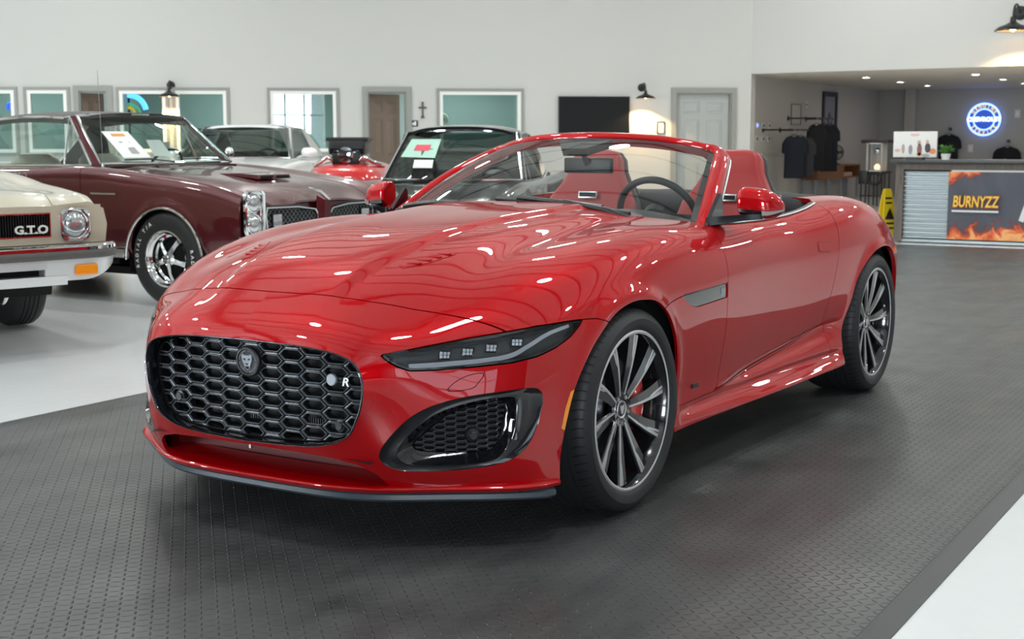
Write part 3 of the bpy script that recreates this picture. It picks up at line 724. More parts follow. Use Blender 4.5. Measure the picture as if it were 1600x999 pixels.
# round emblem with a snarling cat head in relief
bx_, bz = grille_x(0, .56) + .004, .560
ME = Matrix.Translation((bx_, 0, bz)) @ Matrix.Rotation(math.radians(4), 4, 'Y') @ Matrix.Rotation(PI / 2, 4, 'Y')     # local z -> world x ; local x -> -z
ME = ME @ Matrix.Scale(.88, 4)
em = MB().lathe([(0, 0), (.056, 0), (.056, .012), (.052, .016), (.045, .016), (.042, .011), (0, .010)], 48, ME).obj('round_emblem', M_SATIN, CAR, 35)
def emb(pts, h0, h1, M):      # relief polygon: x to the viewer's right, y up, h outwards
    b = MB(); b.rings([[M @ Vector((-p[1], p[0], h0)) for p in pts], [M @ Vector((-p[1] * .93, p[0] * .93, h1)) for p in pts]], True, False, True); return b
G2 = mat('emblem_grey', (.30, .32, .36), .35, .4)
head = [(-.026, .022), (-.020, .030), (-.010, .024), (.010, .024), (.020, .030), (.026, .022), (.024, .004), (.016, -.012), (.012, -.026), (0, -.032), (-.012, -.026), (-.016, -.012), (-.024, .004)]
emb(head, .010, .016, ME).obj('cat_head', G2, em, 30)
b = MB()
for pts in ([(-.018, .010), (-.006, .004), (-.008, .012)], [(.018, .010), (.006, .004), (.008, .012)], [(-.007, -.006), (.007, -.006), (0, -.013)], [(-.009, -.017), (.009, -.017), (.006, -.026), (-.006, -.026)]):
    b.rings([[ME @ Vector((-p[1], p[0], .0155)) for p in pts], [ME @ Vector((-p[1], p[0], .0175)) for p in pts]])
b.obj('cat_face', M_DARK, em)
b = MB()
for k in range(40):
    a = 2 * PI * k / 40
    if k % 10 in (0,): continue
    c, s_ = math.cos(a), math.sin(a)
    b.rings([[ME @ Vector((r * c - t * s_, r * s_ + t * c, h)) for r, t in ((.036, -.0009), (.042, -.0009), (.042, .0009), (.036, .0009))] for h in (.0105, .013)])
b.obj('emblem_ticks', G2, em)
def text_mesh(txt, size, M, name, m, parent, depth=.001, shear=0., bold=0., sx=1.):
    cu = bpy.data.curves.new(name, 'FONT'); cu.body = txt; cu.size = size; cu.extrude = depth; cu.align_x = 'CENTER'; cu.align_y = 'CENTER'; cu.shear = shear; cu.offset = bold
    cu.resolution_u = 3
    o = bpy.data.objects.new(name, cu); link(o)
    dg = bpy.context.evaluated_depsgraph_get(); me = bpy.data.meshes.new_from_object(o.evaluated_get(dg))
    bpy.data.objects.remove(o); me.transform(M @ Matrix.Scale(sx, 4, (1, 0, 0))); me.materials.clear(); me.materials.append(m)
    q = link(bpy.data.objects.new(name, me)); q.parent = parent; return q
def facing_x(x, y, z, s=1):   # text frame reading left to right when seen from +x
    return Matrix(((0, 0, 1, x), (1, 0, 0, y), (0, 1, 0, z), (0, 0, 0, 1)))
# small badge with a disc and a letter
q = MB().lathe([(0, 0), (.019, 0), (.019, .008), (.017, .010), (0, .010)], 28, Matrix.Translation((grille_x(.318, .52) + .001, .318, .527)) @ Matrix.Rotation(PI / 2, 4, 'Y')).obj('grille_badge', G2, CAR, 35)
text_mesh('R', .036, facing_x(grille_x(.37, .52) + .006, .366, .522), 'badge_letter', mat('badge_silver', (.5, .51, .53), .25, 1.), q, .002, .2, .0008, 1.25)
MB().box(grille_x(.34, .52), grille_x(.34, .52) + .004, .333, .352, .529, .533).obj('badge_bar', M_SATIN, q)
# parking sensors in the mesh
for y, z in ((.335, .385), (-.335, .41)):
    MB().lathe([(0, 0), (.022, 0), (.020, .008), (.013, .010), (.012, .014), (0, .014)], 24, Matrix.Translation((grille_x(y, z) - .012, y, z)) @ Matrix.Rotation(PI / 2, 4, 'Y')).obj('parking_sensor', M_SATIN, CAR, 35)

# ------------------------------------------------------------------ headlamps
from mathutils.bvhtree import BVHTree
_bv = BVHTree.FromPolygons(S0.V.tolist(), S0.T.tolist())
def on_skin(a, z, depth=0.):
    """point of the skin at diagonal coordinate a and height z, sunk along its normal"""
    o = Vector((-a * .7071 + 2, a * .7071 + 2, z)); h = _bv.ray_cast(o, Vector((-.7071, -.7071, 0)))
    if h[0] is None: h = _bv.find_nearest(Vector((.6 - a * .5, .6 + a * .5, z)))
    n = h[1]; n = n if n.dot(Vector((1, 1, 0))) > 0 else -n
    return h[0] - n * depth, n
def skin_path(pts, depth): return [on_skin(p[0], p[1], depth)[0] for p in pts]
hl_root = LAMP.obj('headlight', M_LENS, CAR, 0)
hs = LAMP.offset(-.038)
hs.obj('lamp_housing', mat('lamp_bowl', (.055, .060, .066), .3, .3), hl_root, 0)
B = LAMP.weld().boundary(); Lw = LAMP.weld(); b = MB()
for i, j in B:
    p, q2 = Lw.V[i], Lw.V[j]; n1, n2 = Lw.N[i], Lw.N[j]
    b.add([p, q2, q2 - n2 * .04, p - n1 * .04], [(0, 1, 2, 3)])
b.obj('lamp_wall', M_GLOSSBLACK, hl_root, 40)
b = MB()
for i, j in B:
    p, q2 = Lw.V[i], Lw.V[j]; n1, n2 = Lw.N[i], Lw.N[j]
    c = np.array(Lw.V.mean(0))
    def inn(p_, n_, k):
        d_ = c - p_; d_[2] *= 1; d_ = d_ / (np.linalg.norm(d_) + 1e-9); w_ = np.array([0, 0, np.sign(c[2] - p_[2])]) * .5 + d_ * .5
        return p_ + w_ * k - n_ * .0015
    b.add([p, q2, inn(q2, n2, .009), inn(p, n1, .009)], [(0, 1, 2, 3)])
b.obj('lamp_edge', M_GLOSSBLACK, hl_root)
# J-shaped light blade
bl = spline1([((p[1] - p[0]) * .7071, p[2]) for p in [(.775, .552, .575), (.691, .633, .579), (.608, .717, .586), (.548, .772, .598), (.500, .803, .622), (.43, .833, .654), (.345, .862, .673)]], 8)
rs = []
for i, (a, z) in enumerate(bl):
    w_ = .0085 * (1 - .35 * i / len(bl)); t0 = bl[min(i + 1, len(bl) - 1)] - bl[max(i - 1, 0)]; t0 = t0 / np.linalg.norm(t0); n_ = np.array([-t0[1], t0[0]]) * w_
    rs.append([on_skin(a - n_[0], z - n_[1], .010)[0], on_skin(a + n_[0], z + n_[1], .010)[0], on_skin(a + n_[0], z + n_[1], .034)[0], on_skin(a - n_[0], z - n_[1], .034)[0]])
MB().rings(rs).obj('light_blade', M_BLADE, hl_root)
# dark bezel plane beneath the projector row
def lamp_module(a, z, w_, h_):
    p, n = on_skin(a, z, .030); y_ = Vector((0, 0, 1)); n = (n + Vector((.5, -.1, -.1))).normalized(); x_ = y_.cross(n).normalized(); y_ = n.cross(x_)
    M = Matrix(((x_.x, y_.x, n.x, p.x), (x_.y, y_.y, n.y, p.y), (x_.z, y_.z, n.z, p.z), (0, 0, 0, 1)))
    r = frame2(M, w_, h_, .004).obj('projector_bezel', M_GLOSSBLACK, hl_root)
    b = MB()
    for k in range(-1, 2):
        b.box(k * w_ * .28 - w_ * .11, k * w_ * .28 + w_ * .11, -h_ * .34, -h_ * .02, .004, .012, M)
        b.box(k * w_ * .28 - w_ * .11, k * w_ * .28 + w_ * .11, h_ * .04, h_ * .36, .004, .010, M)
    b.obj('projector_lens', mat('projector_glass', (.62, .65, .70), .15, .2, .8), hl_root)
def frame2(M, w_, h_, t):
    b = MB(); r = [(-w_ / 2, -h_ / 2), (w_ / 2 - .006, -h_ / 2), (w_ / 2, h_ / 2), (-w_ / 2 + .004, h_ / 2)]
    i_ = [(p[0] * .86, p[1] * .84) for p in r]
    b.rings([[M @ Vector((*p, 0)) for p in r], [M @ Vector((*p, .014)) for p in r], [M @ Vector((*p, .014)) for p in i_], [M @ Vector((*p, .002)) for p in i_]], True, False, True); return b
for (x, y, z) in ((.681, .623, .610), (.631, .672, .617), (.577, .723, .626), (.512, .776, .640)):
    lamp_module((y - x) * .7071, z, .040, .027)
mirY(hl_root)

# ------------------------------------------------------------------ side intakes
OP = spline1(az([(.800, .530, .330), (.763, .576, .392), (.715, .630, .437), (.652, .699, .462), (.600, .75, .470), (.562, .785, .468), (.555, .791, .440), (.560, .789, .40), (.570, .783, .352), (.592, .766, .305), (.63, .735, .279), (.707, .641, .272), (.765, .568, .274), (.795, .535, .290)]), 4, True)
MP = spline1(az([(.772, .566, .332), (.75, .592, .362), (.715, .632, .405), (.675, .675, .437), (.62, .73, .452), (.575, .776, .457), (.572, .777, .44), (.58, .77, .39), (.592, .763, .345), (.608, .75, .311), (.64, .72, .304), (.69, .665, .304), (.735, .61, .306), (.765, .575, .312)]), 4, True)
def resample(poly, n):
    poly = np.array(poly); P = np.vstack([poly, poly[:1]]); d = np.concatenate([[0], np.cumsum(np.linalg.norm(np.diff(P, axis=0), axis=1))])
    q = np.linspace(0, d[-1], n, endpoint=False); return np.stack([np.interp(q, d, P[:, k]) for k in (0, 1)], 1)
def align(poly, ref, n=120):
    c = ref.mean(0); out = []
    po = np.vstack([poly, poly[:1]])
    ang = np.linspace(0, 2 * PI, n, endpoint=False); res = []
    for q in ang:
        d = np.array([math.cos(q), math.sin(q) * .55]); best = None
        for i in range(len(poly)):
            a, b_ = po[i], po[i + 1]; e = b_ - a; den = d[0] * e[1] - d[1] * e[0]
            if abs(den) < 1e-12: continue
            w_ = a - c; t = (w_[0] * e[1] - w_[1] * e[0]) / den; u = (w_[0] * d[1] - w_[1] * d[0]) / den
            if t > 0 and -1e-6 <= u <= 1 + 1e-6 and (best is None or t > best): best = t
        res.append(c + d * best)
    return np.array(res)
cI = MP
I1, I2, I3 = align(INT, cI), align(OP, cI), align(MP, cI)
mix = lambda A, B_, t: A * (1 - t) + B_ * t
def ringd(P, d): return [on_skin(p[0], p[1], d)[0] for p in P]
ins_ = sweep_rings('side_intake', [ringd(I1, .016), ringd(mix(I1, I2, .01), -.0005), ringd(mix(I1, I2, .04), .001), ringd(mix(I1, I2, .5), .004), ringd(mix(I1, I2, .92), .004), ringd(I2, .008), ringd(mix(I2, I3, .35), .032), ringd(mix(I2, I3, .9), .046)], M_GLOSSBLACK, CAR, 40)
for rim_ in (False, True):
  V, T = hex_mesh(.0335, .0178, I3[:, 0].min() - .02, I3[:, 0].max() + .02, I3[:, 1].min() - .02, I3[:, 1].max() + .02, .0026, rim_)
  s = Surf(np.stack([V[:, 0], V[:, 1], V[:, 2]], 1), np.tile([0, 0, 1.], (len(V), 1)), T)
  s, _ = s.split(polysd(s.V[:, :2], I3))
  VV = [on_skin(p[0], p[1], .046 - p[2] * .5)[0] for p in s.V]
  s.V = np.array([tuple(v) for v in VV])
  soup_obj(s, 'intake_rims' if rim_ else 'intake_mesh', M_RIMGLINT if rim_ else M_MESHGREY, ins_)
b = MB(); b.rings([[tuple(p) for p in ringd(I3, .046)], [tuple(p) for p in ringd(I3, .075)]], True, False, True).obj('intake_back', M_DARK, ins_)
p, n = on_skin((.703 - .653) * .7071, .356, .040); M = Matrix.Translation(p) @ n.to_track_quat('Z', 'Y').to_matrix().to_4x4()
MB().lathe([(0, -.01), (.025, -.01), (.020, .006), (.0135, .010), (.0135, .022), (.011, .024), (.0105, .021), (0, .021)], 32, M).obj('fog_sensor', M_SATIN, ins_, 35)
mirY(ins_)

# ------------------------------------------------------------------ lip and splitter blade
LIP = [(0, .873), (.15, .871), (.28, .862), (.38, .842), (.47, .803), (.56, .745), (.64, .690), (.72, .640), (.80, .578), (.855, .510), (.880, .440)]
LIP = [(-y, x) for y, x in LIP[:0:-1]] + LIP
lp = spline1([(x, y) for y, x in LIP], 5)
def plan_sweep(name, path, prof, m, parent, smooth=40):
    """prof: list of (outwards, z[, end-z factor]) swept along a plan path (x, y)"""
    rs = []
    for i, p in enumerate(path):
        t = path[min(i + 1, len(path) - 1)] - path[max(i - 1, 0)]; t = t / np.linalg.norm(t); n = np.array([t[1], -t[0]])
        if n[0] < 0 and abs(p[1]) < .3: n = -n
        if n @ (p - np.array([.2, 0])) < 0: n = -n
        rs.append([(p[0] + n[0] * o, p[1] + n[1] * o, z) for o, z in prof])
    return MB().rings(rs).obj(name, m, parent, smooth)
plan_sweep('lip', lp, [(-.14, .224), (-.06, .212), (-.012, .203), (-.003, .200), (.001, .194), (-.001, .186), (-.006, .182), (-.14, .180)], RED, CAR)
BL = [(0, .850), (.15, .848), (.28, .84), (.38, .82), (.47, .780), (.56, .722), (.64, .668), (.72, .615), (.80, .552), (.86, .495), (.872, .455)]
BL = [(-y, x) for y, x in BL[:0:-1]] + BL
plan_sweep('splitter_blade', spline1([(x, y) for y, x in BL], 5), [(-.12, .181), (-.01, .180), (0, .172), (.002, .158), (-.006, .150), (-.12, .150)], mat('splitter_grey', (.05, .066, .082), .4), CAR)
# inside of the lower slot
b = MB(); b.box(.70, .71, -.48, .48, .18, .31); b.obj('slot_back', mat('slot_back_red', (.10, .004, .005), .5), CAR)
MB().box(.868, .876, -.004, .004, .282, .298).obj('slot_tab', M_STEEL, CAR)
b = MB(); b.rings([[(.70, y, .305), (.885 - .15 * y * y, y, .300 - .12 * max(0, abs(y) - .3))] for y in np.linspace(-.46, .46, 20)], False); b.obj('slot_roof', M_DARK, CAR)

# vent blades in the wings
for s_, sg in ((VENT_S, 1), (VENT_S.mirror(), -1)):
    v = s_.offset(-.005).obj('side_vent', M_GLOSSBLACK, CAR, .006)
    x0, x1 = -.62, -.79
    MB().box(-.78, -.74, sg * .905 - .004, sg * .905 + .004, .662, .69).obj('vent_badge', G2, v)
    MB().rings([[(-.39, sg * .915, .7005), (-.39, sg * .915, .6985), (-.39, sg * .909, .6985)], [(-.80, sg * .912, .7050), (-.80, sg * .912, .7030), (-.80, sg * .906, .7030)]]).obj('vent_trim', mat('dark_chrome', (.1, .1, .115), .15, 1.), v)
    MB().bbox(-.590, -.535, sg * .884 - .004, sg * .884 + .004, .334, .350, .002).obj('wing_badge', M_SATIN, CAR)
# door handles: flush outline with a shallow tab
for sg in (1, -1):
    HP = [(-1.815, .753), (-1.94, .742), (-1.948, .757), (-1.948, .782), (-1.935, .790), (-1.825, .797), (-1.815, .79)]
    s = DOOR if sg == 1 else DOOR.mirror()
    f = polysd(XZ(s), HP); a_, _ = s.split(f + .0018); r_, _ = s.split(f); _, rr = r_.split(f[:0] if 0 else polysd(XZ(r_), HP) + .0022)
    rr.offset(.0006).obj('handle_gap', M_DARK, CAR, 0); a_.offset(.0022).obj('door_handle', RED, CAR, .003)
# bonnet louvres
for sg in (1, -1):
    b = MB()
    for k, (x0, x1, y0, y1) in enumerate(((.50, .36, .355, .40),)):
        pass
    pts = [(.505, .315), (.40, .345), (.30, .405), (.335, .425), (.43, .40), (.52, .345)]
    src = HOOD if sg == 1 else HOOD.mirror()
    pp = np.array([(x, y * sg) for x, y in pts]); lv, _ = src.split(polysd(XY(src), pp)); lo = lv.offset(.0015).obj('bonnet_louvre', RED, CAR, .004)
    b = MB()
    for k in range(4):
        t = (k + .5) / 4; x = .49 - .15 * t; y = (.345 + .055 * t)
        h = _bv.ray_cast(Vector((x, y, 2)), Vector((0, 0, -1)))[0]
        h2 = _bv.ray_cast(Vector((x - .012, y + .024, 2)), Vector((0, 0, -1)))[0]; b.rings([[(x + .012, sg * (y - .020), h.z + .0012), (x + .007, sg * (y - .018), h.z + .0045), (x - .004, sg * (y - .014), h.z + .0012)], [(x, sg * (y + .024), h2.z + .0012), (x - .005, sg * (y + .024), h2.z + .0045), (x - .016, sg * (y + .024), h2.z + .0012)]])
    b.obj('louvre_blade', RED, lo)
# ------------------------------------------------------------------ windscreen, pillars, header
def ws(u, v):
    """windscreen surface: u -1..1 across, v 0..1 from cowl to header"""
    a = abs(u)
    bt = natspline([0, .45, .8, 1.], np.array([(-.745, 0, .968), (-.765, .36, .955), (-.828, .62, .925), (-.880, .735, .900)]), np.array([a]))[0]
    tp = natspline([0, .45, .8, 1.], np.array([(-1.345, 0, 1.262), (-1.372, .27, 1.252), (-1.432, .46, 1.225), (-1.480, .56, 1.200)]), np.array([a]))[0]
    p = bt * (1 - v) + tp * v; bow = 4 * v * (1 - v)
    p = p + np.array([.35, 0, .6]) * .035 * bow; p[1] += .012 * bow * a
    return np.array([p[0], p[1] * (1 if u >= 0 else -1), p[2]])
NU, NV = 61, 31
Gs = np.array([[ws(u, v) for v in np.linspace(-.03, 1, NV)] for u in np.linspace(-1, 1, NU)])
sg_ = grid_surf(Gs)
if sg_.N[:, 0].mean() < 0: sg_ = Surf(sg_.V, -sg_.N, sg_.T[:, ::-1])
scr = sg_.obj('windscreen', M_SCREEN, CAR, 0)
# black printed border of the glass
uv = np.array([(u, v) for u in np.linspace(-1, 1, NU) for v in np.linspace(-.03, 1, NV)])
f = np.maximum.reduce([np.abs(uv[:, 0]) - .955 + .0 * uv[:, 1], uv[:, 1] - .965, .015 - uv[:, 1]])
_, frit = sg_.split(f); frit.offset(-.003).obj('glass_border', M_BLACK, scr, 0)
# sensor box and mirror foot on the glass, interior mirror
def wsn(u, v):
    p = Vector(ws(u, v)); du = Vector(ws(u + .01, v)) - Vector(ws(u - .01, v)); dv = Vector(ws(u, v + .01)) - Vector(ws(u, v - .01)); n = du.cross(dv).normalized()
    if n.x < 0: n = -n
    return p, n
rs = []
for v, w_ in ((.99, .11), (.93, .105), (.86, .075), (.80, .05)):
    p1, n1 = wsn(-w_ / .55, v); p2, n2 = wsn(w_ / .55, v)
    rs.append([p1 - n1 * .005, p2 - n2 * .005, p2 - n2 * .04, p1 - n1 * .04])
MB().rings(rs).obj('sensor_housing', M_BLACK, CAR)
im = MB().bbox(-.13, .13, -.012, .012, -.035, .035, .010, Matrix.Translation((-1.36, 0, 1.135)) @ Matrix.Rotation(PI / 2 - .12, 4, 'Z')).obj('interior_mirror', M_BLACK, CAR, 40)
MB().tube([(-1.345, 0, 1.14), (-1.30, 0, 1.20)], .012, 8).obj('mirror_stem', M_BLACK, im)
MB().box(-.12, .12, .0125, .014, -.028, .028, Matrix.Translation((-1.36, 0, 1.135)) @ Matrix.Rotation(PI / 2 - .12, 4, 'Z')).obj('mirror_glass', M_CHROME, im)
# frame sweep along the edge of the glass
path = [(1, v) for v in np.linspace(-.12, .90, 22)]
path += [(math.cos(q), 1 + 0 * q) for q in []]
path += [(.997, .945), (.985, .975), (.96, .995)] + [(u, 1.0) for u in np.linspace(.92, 0, 18)]
path = path + [(-u, v) for u, v in path[-2::-1]]
Q, NN = [], []
for u, v in path:
    p, n = wsn(max(-.995, min(.995, u)), v); p = Vector(ws(u, v)); Q.append(p); NN.append(n)
prof = [(-.004, .003), (.004, .012), (.022, .018), (.045, .014), (.060, .000), (.064, -.018), (.058, -.045), (.030, -.055), (.0, -.050), (-.006, -.02)]
def frame_ring(i, prof, kz=1.):
    t = (Q[min(i + 1, len(Q) - 1)] - Q[max(i - 1, 0)]).normalized(); n = (NN[i] - t * NN[i].dot(t)).normalized(); o = t.cross(n)
    c = Vector((-1.2, 0, 1.05))
    if o.dot(Q[i] - c) < 0: o = -o
    side = abs(path[i][0]) > .93
    k = 1.1 if side else .78
    hh = 1 if side else .8
    return [Q[i] + o * (a * (k if a > 0 else 1)) + n * (b_ * hh) for a, b_ in prof]
fr_obj = MB().rings([frame_ring(i, prof) for i in range(len(Q))]).obj('windscreen_frame', RED, CAR, 45)
prof2 = [(.058, -.012), (.068, -.016), (.072, -.030), (.072, -.060), (.056, -.060)]
MB().rings([frame_ring(i, prof2) for i in range(len(Q))]).obj('frame_seal', M_BLACK, CAR, 45)
prof3 = [(.066, -.014), (.0705, -.016), (.0715, -.022), (.067, -.022)]
n_s = 24
for rng in (range(2, n_s), range(len(Q) - n_s, len(Q) - 2)):
    MB().rings([frame_ring(i, prof3) for i in rng]).obj('pillar_bright_trim', M_STEEL, CAR, 45)
# cowl panel under the wipers
b = MB(); rs = []
for u in np.linspace(-1, 1, 25):
    p = ws(u * .99, 0); p2 = ws(u, .02)
    rs.append([(p[0] + .12, p[1], p[2] - .05), (p[0] + .02, p[1], p[2] - .022), (p2[0] - .03, p2[1], p2[2] + -.02)])
b.rings(rs, False).obj('cowl_panel', M_SATIN, CAR, 50)
# wipers, parked low on the glass
def wiper(u0, v0, u1, v1, pu):
    a, n = wsn(u0, v0); c, n2 = wsn(u1, v1)
    pts = [Vector(ws(u0 + (u1 - u0) * t, v0 + (v1 - v0) * t)) + n * .010 for t in np.linspace(0, 1, 12)]
    r = MB().tube(pts, [(.013, .021)] * 12, 8).obj('wiper', M_BLACK, CAR, 50)
    MB().tube([p + n * .012 for p in pts[2:-2]], [(.012, .024 - .007 * abs(k - 4) / 4) for k in range(8)], 8).obj('wiper_spoiler', M_SATIN, r, 50)
    mid_ = pts[6] + n * .018
    piv = Vector(ws(pu, -.10)) + Vector((.03, 0, .012)); q1 = piv + (mid_ - piv) * .5 + n * .024
    MB().tube([piv, q1, mid_], [.016, .014, .010], 8).obj('wiper_arm', M_SATIN, r, 50)
    MB().lathe([(0, .0), (.018, 0), (.018, .02), (.012, .026), (0, .026)], 16, Matrix.Translation(piv - Vector((0, 0, .01)))).obj('wiper_pivot', M_SATIN, r, 40)
wiper(-.99, .070, -.22, .008, .02)
wiper(-.15, .080, .62, .008, .80)

# ------------------------------------------------------------------ door mirrors
def mirror_head():
    r = MB()
    # shell: superellipse sections along y
    rs = []
    for t in np.linspace(0, 1, 15):
        y = .865 + .158 * t; s_ = (1 - max(0, (t - .45) / .55) ** 2.6 * .72) * (1 if t > .06 else .88 + 2 * t)
        cx, cz = -1.040 - .035 * t, 1.002 - .016 * t - .012 * max(0, t - .5)
        ring = []
        for k in range(28):
            q = 2 * PI * k / 28; c_, s2 = math.cos(q), math.sin(q)
            xx = (.062 if c_ > 0 else .045) * math.copysign(abs(c_) ** .8, c_); zz = (.062 if s2 > 0 else .056) * math.copysign(abs(s2) ** .75, s2)
            ring.append((cx + xx * s_, y, cz + zz * s_))
        rs.append(ring)
    o = r.rings(rs).obj('door_mirror', RED, CAR, 50)
    rs2 = []
    for t in np.linspace(.05, 1, 13):
        y = .865 + .160 * t; s_ = (1 - max(0, (t - .45) / .55) ** 2.6 * .72)
        cx, cz = -1.040 - .035 * t, 1.002 - .016 * t - .012 * max(0, t - .5)
        rs2.append([(cx + a * s_, y, cz + c_ * s_) for a, c_ in ((.064, -.022), (.060, -.040), (.02, -.052), (-.03, -.050), (-.046, -.03))])
    MB().rings(rs2).obj('mirror_underside', M_GLOSSBLACK, o, 50)
    rs3 = [[(p[0] + .004, p[1] + .001, p[2] + .001) for p in (q[0], q[1])] + [(q[1][0] - .01, q[1][1], q[1][2]), (q[0][0] - .01, q[0][1], q[0][2])] for q in rs2[7:]]
    MB().rings(rs3).obj('turn_signal', mat('signal_clear', (.30, .30, .29), .3, .2, .4), o)
    MB().rings([[(-.90, .77, .945), (-.99, .77, .945), (-.99, .77, .912), (-.90, .77, .912)], [(-.93, .84, .952), (-1.02, .84, .952), (-1.02, .84, .922), (-.93, .84, .922)], [(-.975, .90, .956), (-1.06, .90, .956), (-1.06, .90, .932), (-.975, .90, .932)], [(-1.0, .965, .958), (-1.07, .965, .958), (-1.07, .965, .938), (-1.0, .965, .938)]]).obj('mirror_arm', M_GLOSSBLACK, o, 30)
    MB().rings([[(-1.095, .885, .965), (-1.105, 1.0, .965), (-1.105, 1.0, 1.03), (-1.095, .885, 1.04)], [(-1.085, .885, .965), (-1.095, 1.0, .965), (-1.095, 1.0, 1.03), (-1.085, .885, 1.04)]]).obj('mirror_glass', M_CHROME, o)
    MB().prism([(-.89, .915), (-1.05, .915), (-1.035, 1.02), (-1.02, 1.035)], .765, .782, 'y').obj('mirror_triangle', M_GLOSSBLACK, o, 30)
    return o
mirY(mirror_head())

# belt seals and door cards
def beltline(sg):
    pts = [(x, y) for x, y in CAB[7:12]]; pts = spline1(pts, 6)
    rs = []
    for x, y in pts:
        h = _bv.ray_cast(Vector((x, y + .006, 2)), Vector((0, 0, -1)))[0]; z = h.z
        rs.append([(x, sg * (y + .012), z + .001), (x, sg * (y + .010), z + .007), (x, sg * (y - .014), z + .006), (x, sg * (y - .018), z - .03), (x, sg * (y + .006), z - .02)])
    MB().rings(rs).obj('belt_seal', M_SATIN, CAR, 40)
    MB().rings([[(r[0][0], sg * (abs(r[0][1]) + .003), r[0][2] + .0015), (r[0][0], sg * (abs(r[0][1]) - .003), r[0][2] + .0065), (r[0][0], sg * (abs(r[0][1]) - .005), r[0][2] + .002)] for r in rs]).obj('belt_trim', M_STEEL, CAR, 40)
    MB().rings([[(r[0][0], sg * (abs(r[0][1]) - .03), r[0][2] - .0), (r[0][0], sg * (abs(r[0][1]) - .075), r[0][2] - .03), (r[0][0], sg * (abs(r[0][1]) - .06), .42), (r[0][0], sg * (abs(r[0][1]) - .01), .42)] for r in rs]).obj('door_card', M_LEATHER, CAR, 50)
beltline(1); beltline(-1)

# ------------------------------------------------------------------ cabin
MB().box(-2.32, -.70, -.78, .78, .20, .24).obj('cabin_floor', M_DARK, CAR)
MB().box(-2.36, -2.30, -.70, .70, .22, .90).obj('rear_bulkhead', M_BLEATHER, CAR)
b = MB(); rs = []
for y in np.linspace(-.76, .76, 31):
    hump = .035 * math.exp(-((y - .37) / .20) ** 2); e = -.015 * (abs(y) / .76) ** 3
    rs.append([(-.80, y, .905 + e), (-.92, y, .925 + e + hump * .4), (-1.05, y, .930 + e + hump), (-1.17, y, .915 + e + hump), (-1.215, y, .88 + e), (-1.20, y, .80), (-1.12, y, .70), (-1.05, y, .45), (-.80, y, .45)])
dash = b.rings(rs).obj('dashboard', M_BLEATHER, CAR, 60)
MB().bbox(-1.25, -1.20, -.14, .14, .72, .86, .01).obj('centre_screen', M_GLOSSBLACK, dash, 40)
MB().bbox(-2.1, -1.15, -.13, .13, .24, .58, .03).obj('centre_tunnel', M_BLEATHER, CAR, 40)
# air outlet frame on the dash top
sw = empty('steering_wheel', (0, 0, 0)); sw.parent = CAR
MS = Matrix.Translation((-1.315, .37, .915)) @ Matrix.Rotation(math.radians(-64), 4, 'Y')
MB().tube([MS @ Vector((.182 * math.cos(q), .182 * math.sin(q), 0)) for q in [2 * PI * k / 48 for k in range(48)]], .0155, 10, True).obj('wheel_rim', M_BLEATHER, sw, 60)
MB().lathe([(0, -.03), (.06, -.03), (.07, 0), (.05, .015), (0, .02)], 24, MS).obj('wheel_hub', M_BLEATHER, sw, 40)
for a in (0, PI, PI / 2 * 1):
    c_, s_ = math.cos(a + PI / 2), math.sin(a + PI / 2)
    MB().tube([MS @ Vector((.05 * c_, .05 * s_, -.005)), MS @ Vector((.175 * c_, .175 * s_, -.002))], [(.008, .022), (.006, .014)], 8, up=(1, 0, .3)).obj('wheel_spoke', M_SATIN, sw, 50)
MB().tube([MS @ Vector((0, 0, -.03)), (-1.15, .37, .84)], .035, 12).obj('steering_column', M_BLEATHER, sw, 50)
